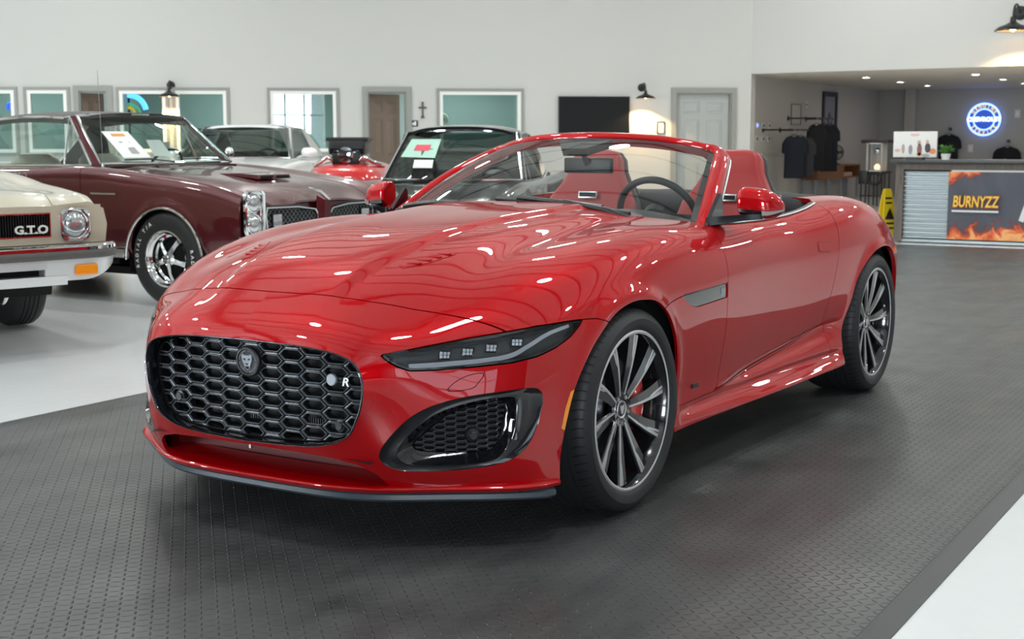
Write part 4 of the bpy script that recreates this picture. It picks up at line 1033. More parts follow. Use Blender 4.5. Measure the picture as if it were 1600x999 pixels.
def seat(y0):
    r = empty('seat', (0, 0, 0)); r.parent = CAR
    def sec(cx, cz, w_, t, tilt, bol=.0, n=28):
        """closed section; width along y, thickness along the tilted normal"""
        ring = []
        for k in range(n):
            q = 2 * PI * k / n; c_, s_ = math.cos(q), math.sin(q)
            yy = w_ * math.copysign(abs(c_) ** .55, c_); tt = t * math.copysign(abs(s_) ** .7, s_)
            if s_ > 0: tt += bol * (abs(yy) / w_) ** 3
            ring.append((cx + tt * math.cos(tilt), y0 + yy, cz + tt * math.sin(tilt)))
        return ring
    # back with bolsters and integral headrest
    prof_ = [(-1.93, .42, .20, .06, .06), (-1.97, .52, .245, .07, .09), (-2.03, .68, .26, .07, .085), (-2.085, .84, .255, .065, .06), (-2.115, .94, .235, .058, .04), (-2.14, 1.02, .185, .055, .02), (-2.155, 1.09, .150, .052, .015), (-2.165, 1.15, .140, .048, .012), (-2.172, 1.185, .115, .035, .008), (-2.175, 1.198, .06, .015, 0)]
    MB().rings([sec(x, z, w_, t, .22, bo) for x, z, w_, t, bo in prof_]).obj('seat_back', M_LEATHER, r, 60)
    MB().rings([sec(x - t * .62, z - .002, w_ * 1.035, t * .75, .22, 0) for x, z, w_, t, bo in prof_]).obj('seat_shell', M_BLEATHER, r, 60)
    pc = [(-1.40, .40, .23, .05, .0), (-1.45, .43, .255, .07, .03), (-1.65, .42, .265, .07, .06), (-1.85, .40, .26, .07, .07), (-1.98, .39, .22, .06, .05)]
    MB().rings([sec(x, z, w_, t, PI / 2, bo) for x, z, w_, t, bo in pc]).obj('seat_cushion', M_LEATHER, r, 60)
    # harness slot with bright surround
    M = Matrix.Translation((-2.055, y0, .972)) @ Matrix.Rotation(math.radians(-12), 4, 'Y')
    MB().bbox(-.002, .012, -.055, .055, -.018, .018, .005, M).obj('harness_slot', M_STEEL, r, 40)
    MB().bbox(.008, .014, -.047, .047, -.011, .011, .002, M).obj('slot_opening', M_DARK, r)
    b = MB()
    for sx in (-1, 1): b.tube([(-1.93 + .03, y0 + sx * .12, .55), (-2.03 + .005, y0 + sx * .125, .8), (-2.09, y0 + sx * .10, 1.0)], .0025, 6)
    b.box(-1.9, -1.5, y0 - .16, y0 + .16, .24, .36); b.obj('seat_base', M_BLEATHER, r)
seat(.375); seat(-.375)
# rollover hoops and folded hood under its cover
for y in (.375, -.375):
    MB().tube([(-2.27, y - .17, .85), (-2.27, y - .16, .98), (-2.27, y - .10, 1.045), (-2.27, y + .10, 1.045), (-2.27, y + .16, .98), (-2.27, y + .17, .85)], .022, 12).obj('roll_hoop', M_SATIN, CAR, 50)
rs = []
for x, zz, w_ in ((-2.24, .93, .70), (-2.27, .972, .715), (-2.36, .988, .72), (-2.52, .990, .70), (-2.66, .982, .66), (-2.74, .962, .62)):
    rs.append([(x - .05 * (1 - (y / .75) ** 2) * (1 if x < -2.5 else -.3), y, zz - .02 * (abs(y) / w_) ** 4 + .004 * math.sin(y * 30) * .3) for y in np.linspace(-w_, w_, 25)])
low = [[(x, y, z - .06) for x, y, z in r[::-1]] for r in rs]
MB().rings([a + b_ for a, b_ in zip(rs, low)]).obj('folded_hood_cover', mat('hood_fabric', (.035, .036, .038), .85), CAR, 60)

# ------------------------------------------------------------------ wheels
def wheel(R_, W_, rim_r, steer=0, rot=0.):
    """wheel around local y axis, outer face towards +y, centre at the origin"""
    root = empty('wheel', (0, 0, 0))
    MY = Matrix.Rotation(-PI / 2, 4, 'X')      # lathe z -> +y
    h = W_ / 2
    pr = [(rim_r + .000, h - .014), (rim_r + .010, h - .004), (rim_r + .022, h + .001), (rim_r + .042, h + .003), (R_ - .022, h - .006), (R_ - .012, h - .014), (R_ - .004, h - .026), (R_ - .001, h - .042)]
    groove = []
    for g in (.58, .20, -.20, -.58):
        gc = g * (h - .03); groove += [(R_ , gc + .006), (R_ - .007, gc + .004), (R_ - .007, gc - .004), (R_, gc - .006)]
    pr += groove + [(R_ - .001, -h + .042), (R_ - .012, -h + .014), (R_ - .03, -h), (rim_r + .02, -h + .002), (rim_r, -h + .02)]
    ty = MB().lathe(pr, 128, MY).obj('tyre', M_RUBBER, root, 30)
    # shoulder sipes as raised blocks' gaps: dark thin blades
    b = MB()
    for k in range(72):
        a = 2 * PI * k / 72; M = Matrix.Rotation(a, 4, 'Y')
        b.add([M @ Vector(p) for p in ((-.002, h - .030, R_ + .0008), (.002, h - .030, R_ + .0008), (.010, h * .60, R_ + .0012), (.006, h * .60, R_ + .0012), (-.0015, h - .010, R_ - .011), (.0015, h - .010, R_ - .011))], [(0, 1, 2, 3), (0, 4, 5, 1)])
    b.obj('tread_sipes', M_DARK, ty)
    # rim barrel and lip
    rb = MB().lathe([(rim_r + .003, h - .016), (rim_r + .003, h - .010), (rim_r - .004, h - .008), (rim_r - .012, h - .016), (rim_r - .020, h - .05), (rim_r - .035, h - .10), (rim_r - .035, -h + .03), (rim_r, -h + .02)], 96, MY).obj('rim', M_RIMBLACK, root, 35)
    MB().lathe([(rim_r + .0035, h - .0095), (rim_r - .0025, h - .0065), (rim_r - .0085, h - .0085)], 96, MY).obj('rim_lip', M_MACH, rb, 40)
    yf = h - .018                     # face plane of the spokes
    def dish(r): return yf - .034 * (1 - r / rim_r) ** 1.3 - .008
    spk = []
    for k in range(10):
        a = rot + 2 * PI * k / 10; M = Matrix.Rotation(-a, 4, 'Y')     # local +x is the radial direction
        def pt(r, off, dy): return M @ Vector((r, dish(r) + dy, off))
        hand = 1
        c0 = lambda r: hand * .005 * math.sin(PI * min(1, (r - .05) / (rim_r - .06)))     # slight sweep
        rr = np.linspace(.050, rim_r - .006, 10); rs = []
        for r in rr:
            t = (r - .05) / (rim_r - .056); wd = .0125 + .019 * t; c = c0(r)
            rs.append([pt(r, c - wd, -.004), pt(r, c + wd * .55, .0), pt(r, c + wd, -.006), pt(r, c + wd * 1.0, -.034), pt(r, c - wd * 1.0, -.040)])
        s_ = MB().rings(rs).obj('spoke', M_RIMBLACK, root, 25)
        b = MB(); rs = []
        for r in rr:
            t = (r - .05) / (rim_r - .056); wd = .0125 + .019 * t; c = c0(r); w2 = .0034 + .0046 * t
            rs.append([pt(r, c + wd * .62 - w2, .001), pt(r, c + wd * .62 + w2 * .6, .0012), pt(r, c + wd * .62 + w2 * .6, -.003), pt(r, c + wd * .62 - w2, -.003)])
        b.rings(rs)
        rr2 = np.linspace(rim_r * .60, rim_r - .006, 5); rs = []
        for i, r in enumerate(rr2):
            t = (r - .05) / (rim_r - .056); wd = .0125 + .019 * t; c = c0(r); w2 = .0028 + .0020 * i / 4
            o_ = wd * .62 - .0175 * (i / 4) ** .5 - .0005
            rs.append([pt(r, c + o_ - w2, -.0005), pt(r, c + o_ + w2, .0006), pt(r, c + o_ + w2, -.005), pt(r, c + o_ - w2, -.005)])
        b.rings(rs)
        b.obj('machined_face', M_MACH, s_)
    MB().lathe([(0, dish(0) + .004), (.030, dish(0) + .004), (.032, dish(0) + .001), (.058, dish(.05) + .001), (.064, dish(.06) - .008), (.066, -.02 + dish(.05))], 40, MY).obj('hub', M_RIMBLACK, root, 30)
    cc = MB().lathe([(.0235, dish(0) + .004), (.0295, dish(0) + .008), (.031, dish(0) + .003)], 32, MY).obj('centre_cap_ring', M_MACH, root, 40)
    MB().lathe([(0, dish(0) + .006), (.024, dish(0) + .006)], 32, MY).obj('centre_cap', M_SATIN, cc)
    MB().rings([[MY @ Vector((p[0] * .5, -p[1] * .5, dish(0) + hh)) for p in head] for hh in (.006, .009)]).obj('cap_emblem', M_MACH, cc)
    for k in range(5):
        a = 2 * PI * k / 5 + .3
        MB().lathe([(0, dish(.05) - .004), (.008, dish(.05) - .004), (.009, dish(.05) - .02)], 6, MY @ Matrix.Translation((.046 * math.cos(a), .046 * math.sin(a), .004))).obj('wheel_nut', M_STEEL, root)
    return root
def brake(rd=.175):
    root = empty('brake', (0, 0, 0)); MY = Matrix.Rotation(-PI / 2, 4, 'X')
    MB().lathe([(.06, .0), (.07, .018), (.085, .018), (.085, 0), (rd, 0), (rd, -.028), (.06, -.028)], 64, MY).obj('brake_disc', M_DISC, root, 40)
    rs = []
    for k in range(9):
        a = math.radians(-32 + 64 * k / 8) + 0
        rs.append([Matrix.Rotation(a, 4, 'Y') @ Vector(p) for p in ((-.095, .035, 0), (-.14, .045, 0), (-.185, .035, 0), (-.193, -.04, 0), (-.095, -.04, 0))])
    MB().rings(rs).obj('brake_caliper', M_CALIPER, root, 40)
    return root
def place_wheel(x, y, z, R_, W_, rot, flip=False, steer=0):
    hub = wheel(R_, W_, .268, 0, rot); hub.parent = CAR; br = brake(); br.parent = CAR
    for o, dy in ((hub, 0), (br, .03)):
        o.location = (x, y + (-dy if flip else dy), z); o.rotation_euler = (0, 0, (PI if flip else 0) + steer)
place_wheel(0, .925 - .136, TYRE, TYRE, .265, math.radians(26), False, -.015)
place_wheel(0, -(.925 - .136), TYRE, TYRE, .265, .3, True, -.015)
place_wheel(-WB, .955 - .155, TYRE, TYRE, .305, math.radians(30), False)
place_wheel(-WB, -(.955 - .155), TYRE, TYRE, .305, .8, True)
# wheel-house liners
for cx, r0, yo in ((0, .40, .89), (-WB, .41, .935)):
    for sg in (1, -1):
        pr = [(r0 * math.cos(q) + (.03 if cx == 0 else .04) * max(0, math.cos(q)), .345 + r0 * math.sin(q)) for q in np.linspace(-.35, PI + .35, 26)]
        rs = [[(cx + p[0], sg * y, min(p[1], .80)) for p in pr] for y in (.48, .845 if cx == 0 else .90)]
        b = MB(); b.rings(rs, False); b.rings([[(cx + p[0], sg * .48, min(p[1], .80)) for p in pr]], True, True, False)
        b.obj('wheel_house', M_DARK, CAR, 60)
# underbody
MB().box(-3.3, .55, -.80, .80, .16, .20).obj('floor_pan', M_DARK, CAR)
MB().rings([[(-3.53, y, .30) for y in (-.5, .5)] + [(-3.40, .62, .20), (-3.40, -.62, .20)], [(-3.50, y, .44) for y in (-.55, .55)] + [(-3.40, .66, .44), (-3.40, -.66, .44)]]).obj('rear_diffuser', M_SATIN, CAR)
# ------------------------------------------------------------------ the older cars
WHITE_AT, BLACK_AT, ROD_AT = (-8.35, -9.02, 0), (-6.25, -4.26, 0), (-8.44, -6.96, 0)
M_CREAMLEATHER = mat('cream_leather', (.50, .47, .38), .5)
M_TYRE2 = mat('old_tyre', (.015, .015, .016), .6)
M_LAMPGLASS = mat('sealed_beam', (.60, .62, .63), .08, .75, 1.)
M_TINT = thin_glass('car_glass', (.80, .88, .85), 1.55)
M_PAPER = mat('paper', (.80, .80, .80), .6)
def classic_body(p, ni=150, nj=64):
    """body of a saloon or coupe in its own frame: x forward from the front axle, y left, z up. p: dict of sizes"""
    w, fo, ro, wb = p['w'], p['fo'], p['ro'], p['wb']
    xs = [fo, fo - .03, fo - .14, fo - .40, .30, -.10, -.50, -.90, -1.4, -2.0, -wb + .35, -wb, -wb - .45, -wb - ro + .35, -wb - ro + .1, -wb - ro]
    T = []
    for x in xs:
        zt = interp(x, p['top']); zs = interp(x, p['shoulder']); wk = interp(x, p['plan']) * w; zb = interp(x, p.get('bottom', [(-9, .24), (9, .24)])); cr = p.get('crown', .03)
        mid_ = (zs + zb) / 2
        row = [(0, zt), (.38, zt - .003), (.66, zt - .012), (.80, max(zt - .02, zs - .01)), (.90, zs + cr * .6), (.965, zs + cr * .2), (.99, zs - .035), (1.0, zs - .11), (1.005, mid_ + .02), (.99, mid_ - .12), (.955, zb + .07), (.90, zb)]
        e = fo - x
        k = 1 - .0 * e
        T.append([(x - p.get('vee', 0) * abs(a) ** 2 * (1 if x > .3 else 0) * (x - .3) / (fo - .3) if x > .3 else x, a * wk, z) for a, z in row])
    G = loft(T, ni, nj); x, y, z = G[..., 0], G[..., 1], G[..., 2]
    for cx in (0, -wb):
        r = np.hypot(x - cx, z - p['R']); G[..., 1] += .012 * np.exp(-((r - p['ra'] - .012) / .022) ** 2) * (y > .6 * w)
    s = grid_surf(G); s = Surf(s.V, -s.N, s.T[:, ::-1])
    for cx in (0, -wb):
        f = np.hypot(s.V[:, 0] - cx, (s.V[:, 2] - p['R'] + .02) * (1.0)) - p['ra']; f = np.where(s.V[:, 1] > .5 * w, f, .2); _, s = s.split(f)
    c = p['cabin']; _, s = s.split(np.where(s.V[:, 2] > .6, polysd(XY(s), c), .2))
    return s
def classic_wheel(p, style, parent, x, y, flip, letters=False, steer=0):
    R_, W_, rr = p['R'], p['tw'], p['rr']; root = empty('wheel'); root.parent = parent; h = W_ / 2; MY = Matrix.Rotation(-PI / 2, 4, 'X')
    ty = MB().lathe([(rr, h - .02), (rr + .015, h - .004), (rr + .05, h + .006), (R_ - .05, h + .004), (R_ - .02, h - .010), (R_ - .003, h - .035), (R_, h - .05)] + [q for g in (.045, .015, -.015, -.045) for q in ((R_, g + .004), (R_ - .007, g + .003), (R_ - .007, g - .003), (R_, g - .004))] + [(R_, -h + .05), (R_ - .02, -h + .01), (rr, -h + .02)], 72, MY).obj('tyre', M_TYRE2, root, 35)
    if letters:
        for txt, a0 in (('RADIAL T/A', 25), ('RADIAL T/A', 205)):
            for k, ch in enumerate(txt):
                if ch == ' ': continue
                a = math.radians(a0 - 38 + k * 8.2); r = (rr + R_) / 2 + .004
                M = Matrix(((-math.sin(a), math.cos(a), 0, r * math.cos(a)), (0, 0, 1, h + .0065), (math.cos(a), math.sin(a), 0, r * math.sin(a)), (0, 0, 0, 1)))
                text_mesh(ch, .042, M @ Matrix.Scale(1, 4), 'tyre_letter', mat('white_letter', (.75, .75, .70), .6), ty, .001, 0, .0006)
    b = MB().lathe([(rr + .006, h - .014), (rr + .006, h - .004), (rr - .004, h - .002), (rr - .012, h - .018), (rr - .018, h - .035), (rr - .028, h - .045), (rr - .030, h - .075), (rr - .045, h - .085), (rr - .05, -h + .03), (rr, -h + .02)], 64, MY).obj('rim', M_CHROME, root, 30)
    n = 5
    for k in range(n):
        M = Matrix.Rotation(2 * PI * k / n + .35, 4, 'Y')
        rs = []
        for r, w_, d in ((.035, .024, -.035), (rr * .55, .017, -.050), (rr - .035, .024, -.075)):
            rs.append([M @ Vector(q) for q in ((r, h + d + .012, -w_), (r, h + d + .022, 0), (r, h + d + .012, w_), (r, h + d - .03, w_ * .8), (r, h + d - .03, -w_ * .8))])
        MB().rings(rs).obj('spoke', M_CHROME, root, 30)
    MB().lathe([(0, h + .004), (.028, h + .002), (.036, h - .012), (.040, h - .03), (.055, h - .04)], 32, MY).obj('hub_cap', M_CHROME, root, 30)
    MB().lathe([(.0, -.02), (rr - .05, -.02)], 32, MY).obj('brake_drum', M_DARK, root)
    root.location = (x, y, R_); root.rotation_euler = (0, 0, (PI if flip else 0) + steer)
def strip(b, a, c, w_, t, n=None):
    """flat bar from a to c"""
    a, c = Vector(a), Vector(c); d = (c - a).normalized(); n = Vector(n).normalized() if n else Vector((0, 0, 1)); s_ = d.cross(n).normalized(); n = s_.cross(d)
    return b.rings([[q + s_ * i * w_ / 2 + n * j * t / 2 for i, j in ((-1, -1), (1, -1), (1, 1), (-1, 1))] for q in (a, c)])
def quad_grid(c00, c10, c11, c01, bow=(0, 0, 0), nu=12, nv=8, edge=None):
    """bilinear patch bulging by bow at its middle"""
    c00, c10, c11, c01, bow = (np.array(q, float) for q in (c00, c10, c11, c01, bow)); G = np.zeros((nu + 1, nv + 1, 3))
    for i in range(nu + 1):
        for j in range(nv + 1):
            u, v = i / nu, j / nv; G[i, j] = (1 - u) * (1 - v) * c00 + u * (1 - v) * c10 + u * v * c11 + (1 - u) * v * c01 + bow * 4 * u * (1 - u) * (.55 + .45 * 4 * v * (1 - v))
    return G
def grid_mb(G, t=None):
    b = MB(); b.rings([[tuple(q) for q in r] for r in G], False); return b
def greenhouse(p, car, paint_m, roof_m, glass=M_TINT):
    """windscreen, roof, rear window, side windows and pillars"""
    g = p['gh']; (x0, w0, z0), (x1, w1, z1), (x2, w2, z2), (x3, w3, z3) = g['ws'], g['rf'], g['rr'], g['rb']
    bow = g.get('bow', .10); cam_ = g.get('camber', .035)
    V = Vector
    scr = grid_mb(quad_grid((x0, -w0, z0), (x0, w0, z0), (x1, w1, z1), (x1, -w1, z1), (bow, 0, .01))).obj('windscreen', glass, car, 60)
    grid_mb(quad_grid((x2, -w2, z2), (x2, w2, z2), (x3, w3, z3), (x3, -w3, z3), (-bow * .5, 0, .02))).obj('rear_window', glass, car, 60)
    # roof shell
    G = np.zeros((15, 17, 3))
    for i, u in enumerate(np.linspace(0, 1, 15)):
        for j, v in enumerate(np.linspace(-1, 1, 17)):
            x = x1 + (x2 - x1) * u; w_ = w1 + (w2 - w1) * u + .02; z = z1 + (z2 - z1) * u + .03 * math.sin(PI * u)
            xx = x + (bow * .9 * (1 - v * v) * (1 - u) ** 3) - bow * .4 * (1 - v * v) * u ** 3
            G[i, j] = (xx, w_ * v, z + cam_ * (1 - abs(v) ** 2.6) - .035 * abs(v) ** 9)
    lowG = G.copy(); lowG[..., 2] -= .03
    b = MB(); b.rings([[tuple(q) for q in r] + [tuple(q) for q in l[::-1]] for r, l in zip(G, lowG)]); roof = b.obj('roof', roof_m, car, 50)
    for s in (1, -1):
        # windscreen pillar with bright trims
        a, c = V((x0, s * w0, z0)), V((x1, s * w1, z1)); o = V((-.3, s * 1, 0)).normalized()
        MB().rings([[a + V((.02, -s * .015, -.02)), a + V((-.03, s * .02, -.02)), a + V((-.085, s * .012, -.02)), a + V((-.05, -s * .02, -.02))], [c + V((.012, -s * .01, .005)), c + V((-.012, s * .016, .005)), c + V((-.055, s * .012, .005)), c + V((-.04, -s * .02, .005))]]).obj('screen_pillar', paint_m, car, 30)
        b = MB(); b.tube([a + V((.012, -s * .004, 0)), (a + c) / 2 + V((.015, 0, 0)), c + V((.01, -s * .002, .008))], .011, 6); b.obj('pillar_trim', M_CHROME, car, 50)
        b = MB(); b.tube([a + V((-.08, s * .016, -.01)), (a + c) / 2 + V((-.068, s * .016, 0)), c + V((-.05, s * .018, .0))] + [V((x1 + (x2 - x1) * u, s * (w1 + (w2 - w1) * u + .025), z1 + (z2 - z1) * u + .03 * math.sin(PI * u) - .022)) for u in (.1, .3, .5, .7, .9, 1)], .011, 6); b.obj('drip_rail', M_CHROME, car, 50)
        # side glass, from vent window to the rear quarter
        zq = z0 - .01; xa = x0 - .08; xq = g.get('qx', x2 + .1)
        yb = w0 + .015; top = lambda x: V((x, s * (w1 + .012), interp(x, [(x1, z1 - .01), ((x1 + x2) / 2, z1 + .018), (x2, z2 - .02)])))
        t0 = V((x1 - .055, s * (w1 + .012), z1 - .015))
        xv = x0 - g.get('vent', .38)
        sl = MB(); sl.add([(xa, s * yb, zq), (xv, s * yb, zq), tuple(top(xv + .04) if xv + .04 < x1 - .06 else t0), tuple(t0)], [(0, 1, 2, 3)]); sl.obj('vent_window', glass, car)
        pts = [V((xv, s * yb, zq))] + [V((xq - .04, s * yb, zq))] + [top(xq)] + [top(xv + (xq - xv) * u) for u in (.75, .5, .25)] + [top(xv)]
        MB().add(pts, [tuple(range(len(pts)))]).obj('side_window', glass, car)
        b = MB(); b.tube([V((xv, s * yb, zq - .01)), top(min(xv + .03, x1 - .06))], .009, 6); b.obj('window_divider', M_CHROME, car, 50)
        b = MB(); b.tube([V((xa + .02, s * (yb + .006), zq - .004)), V((xq, s * (yb + .006), zq - .006)), V((x3, s * (w3 + .02), z3 - .004))], .011, 6); b.obj('belt_trim', M_CHROME, car, 50)
        # rear quarter panel
        rs = []
        for u in np.linspace(0, 1, 6):
            xt = xq + (x2 - xq) * u; xb = xq - .04 + (x3 - xq + .04) * u
            a_, c_ = V((xb, s * (yb + (w3 - w0) * u), zq - .03 + (z3 - z0) * u)), top(xt) + V((0, 0, .0)); 
            rs.append([a_, a_ * .5 + c_ * .5 + V((0, s * .02, 0)), c_ + V((0, s * .006, .01)), c_ - V((0, s * .03, 0)), a_ - V((0, s * .03, 0))])
        MB().rings(rs).obj('rear_pillar', roof_m if g.get('vinyl') else paint_m, car, 50)
    MB().tube([(x0 + bow * 4 * u * (1 - u) * .55 + .012, (2 * u - 1) * w0, z0 + .0) for u in np.linspace(0, 1, 13)], .010, 6).obj('screen_lower_trim', M_CHROME, car, 50)
    MB().tube([(x1 + bow * 4 * u * (1 - u) * .55 + .012, (2 * u - 1) * w1, z1 + .004 + .02 * 4 * u * (1 - u)) for u in np.linspace(0, 1, 13)], .012, 6).obj('screen_upper_trim', M_CHROME, car, 50)
    return scr
def cabin(p, car, leather, dashm):
    g = p['gh']; x0, w0, z0 = g['ws']; xb = g['rb'][0]
    MB().box(xb + .1, x0 + .15, -w0 + .03, w0 - .03, .28, .32).obj('cabin_floor', M_DARK, car)
    b = MB(); b.rings([[(x0 + .10, y, z0 - .02), (x0 - .10, y, z0 - .01), (x0 - .28, y, z0 - .03), (x0 - .30, y, z0 - .16), (x0 - .1, y, z0 - .4)] for y in (-w0 + .02, 0, w0 - .02)]).obj('dashboard', dashm, car, 40)
    for sx in (x0 - 1.15, x0 - 2.0):
        for y in (.36, -.36):
            rs = []
            for t, (dx, zz, hw, th) in enumerate(((.12, z0 - .60, .25, .07), (.04, z0 - .40, .28, .075), (-.04, z0 - .15, .28, .07), (-.09, z0 + .02, .24, .06), (-.11, z0 + .07, .16, .03))):
                rs.append([(sx + dx + th * math.sin(2 * PI * k / 16) * .9, y + hw * math.copysign(abs(math.cos(2 * PI * k / 16)) ** .6, math.cos(2 * PI * k / 16)), zz) for k in range(16)])
            MB().rings(rs).obj('seat_back', leather, car, 60)
            MB().bbox(sx + .05, sx + .60, y - .27, y + .27, z0 - .66, z0 - .50, .04).obj('seat_cushion', leather, car, 50)
    MS = Matrix.Translation((x0 - .42, .36, z0 - .06)) @ Matrix.Rotation(math.radians(-62), 4, 'Y')
    MB().tube([MS @ Vector((.19 * math.cos(q), .19 * math.sin(q), 0)) for q in [2 * PI * k / 32 for k in range(32)]], .012, 8, True).obj('steering_wheel', M_BLACK, car, 60)
    for s in (1, -1):
        MB().box(xb + .35, x0 - .1, s * (w0 - .03) - .015, s * (w0 - .03) + .015, .35, z0 - .03).obj('door_card', leather, car)
    MB().box(xb + .2, xb + .26, -w0 + .05, w0 - .05, .3, z0 - .05).obj('rear_shelf', leather, car)
def car_root(loc, head, label):
    return empty('classic_car', loc, math.radians(head), label, 'car')
def body_panels(p, car, m, door=None):
    s = classic_body(p)
    if door:
        D, s = s.gapsplit(np.where(s.V[:, 1] > .6 * p['w'], polysd(XZ(s), door), .2), .003)
        for q in (D, D.mirror()): q.obj('door', m, car, .015)
    H = p.get('hood')
    if H:
        B_, s = s.gapsplit(np.where(s.V[:, 2] > .6, polysd(XY(s), H), .2), .003); B_.join(B_.mirror()).obj('bonnet', m, car, .015, mid)
    s.join(s.mirror()).obj('body', m, car, .02, mid)
    # close the ends
    for x, zt, zb in ((p['fo'] - .05, interp(p['fo'], p['top']) - .02, p.get('endz', .30)), (-p['wb'] - p['ro'] + .06, interp(-p['wb'] - p['ro'], p['top']) - .02, .30)):
        w_ = p['w'] * interp(x, p['plan']) * .93
        MB().box(x - .02, x, -w_, w_, zb, zt).obj('end_panel', p.get('endm', m), car)
    MB().box(-p['wb'] - p['ro'] + .3, p.get('panx', p['fo'] - .25), -p['w'] * .75, p['w'] * .75, .20, .26).obj('floor_pan', M_DARK, car)
    for cx in (0, -p['wb']):
        for s_ in (1, -1):
            pr = [(cx + (p['ra'] + .03) * math.cos(q), min(p['R'] + (p['ra'] + .02) * math.sin(q), interp(cx, p['shoulder']) - .03)) for q in np.linspace(-.3, PI + .3, 18)]
            b = MB(); b.rings([[(a, s_ * y, z) for a, z in pr] for y in (p['w'] * .55, p['w'] * .965)], False); b.rings([[(a, s_ * p['w'] * .55, z) for a, z in pr]], True, True, False); b.obj('wheel_house', M_DARK, car, 60)
def round_lamp(x, y, z, r, car, name='headlight', tilt=0):
    M = Matrix.Translation((x, y, z)) @ Matrix.Rotation(PI / 2 + tilt, 4, 'Y')
    o = MB().lathe([(0, .030), (r * .5, .026), (r * .85, .014), (r * .93, .004), (r * .93, -.02)], 32, M).obj(name, M_LAMPGLASS, car, 40)
    MB().lathe([(r * .93, -.03), (r * .93, .010), (r, .014), (r * 1.08, .008), (r * 1.10, -.03)], 32, M).obj('lamp_ring', M_CHROME, o, 40)
    return o
def sheet(loc_a, loc_b, loc_c, loc_d, label, m=None, marks=(), group=None):
    """a paper sheet given by its four corners (bottom left, bottom right, top right, top left)"""
    A, B_, C_, D_ = (Vector(q) for q in (loc_a, loc_b, loc_c, loc_d)); n = (B_ - A).cross(D_ - A).normalized() * .0012
    o = MB().rings([[A, B_, C_, D_], [A + n, B_ + n, C_ + n, D_ + n]]).obj('price_sheet', m or M_PAPER); tag(o, label, 'paper sheet', group)
    for (u0, u1, v0, v1, mm_) in marks:
        f = lambda u, v: A * (1 - u) * (1 - v) + B_ * u * (1 - v) + C_ * u * v + D_ * (1 - u) * v
        q = [f(u0, v0), f(u1, v0), f(u1, v1), f(u0, v1)]
        MB().rings([[k + n * 3 for k in q], [k + n * 4 for k in q]]).obj('printed_block', mm_, o)
        MB().rings([[k - n * 3 for k in q], [k - n * 2 for k in q]]).obj('printed_block', mm_, o)
    return o

# ---- maroon hardtop with a vinyl roof, side on
MAROON = paint('maroon_paint', (.085, .006, .010), .3, .3)
M_VINYL = mat('grey_vinyl', (.075, .072, .070), .6)
pm = dict(w=.90, fo=.90, ro=1.15, wb=2.92, R=.365, ra=.40, tw=.225, rr=.212, vee=.06,
    top=[(.90, .80), (.6, .90), (.2, .965), (-.4, 1.03), (-.8, 1.06), (-1.5, 1.06), (-3.0, 1.03), (-3.6, 1.0), (-4.07, .93)],
    shoulder=[(.90, .84), (.6, .90), (.2, .95), (-.4, 1.01), (-.9, 1.04), (-2.0, 1.02), (-2.6, 1.03), (-3.2, 1.02), (-4.07, .90)],
    plan=[(.90, .995), (.6, 1.0), (0, 1.0), (-2, 1.0), (-3, 1.0), (-3.7, .97), (-4.07, .93)], bottom=[(-9, .36), (.4, .34), (.9, .42)],
    cabin=[(-.78, -.3), (-.80, .50), (-.88, .70), (-1.0, .76), (-2.9, .76), (-3.1, .60), (-3.15, -.3)],
    hood=[(.95, -.3), (.95, .60), (.6, .66), (-.66, .70), (-.68, .3), (-.66, -.3)],
    gh=dict(ws=(-.86, .74, 1.075), rf=(-1.28, .60, 1.455), rr=(-2.45, .58, 1.44), rb=(-3.05, .68, 1.06), qx=-2.35, vent=.40, bow=.16, vinyl=True))
MC = car_root((-4.20, -4.69, 0), 90, 'dark maroon two-door hardtop with a grey vinyl roof and chrome trim, parked side on')
body_panels(pm, MC, MAROON, [(-.92, .40), (-.90, .80), (-.92, 1.08), (-1.6, 1.15), (-2.25, 1.12), (-2.30, .9), (-2.28, .42)])
greenhouse(pm, MC, MAROON, M_VINYL); cabin(pm, MC, M_CREAMLEATHER, mat('dash_maroon', (.05, .01, .012), .5))
for x, y, f in ((0, -.79, True), (0, .79, False), (-2.92, -.79, True), (-2.92, .79, False)): classic_wheel(pm, 0, MC, x, y, f, letters=(f and x == 0))
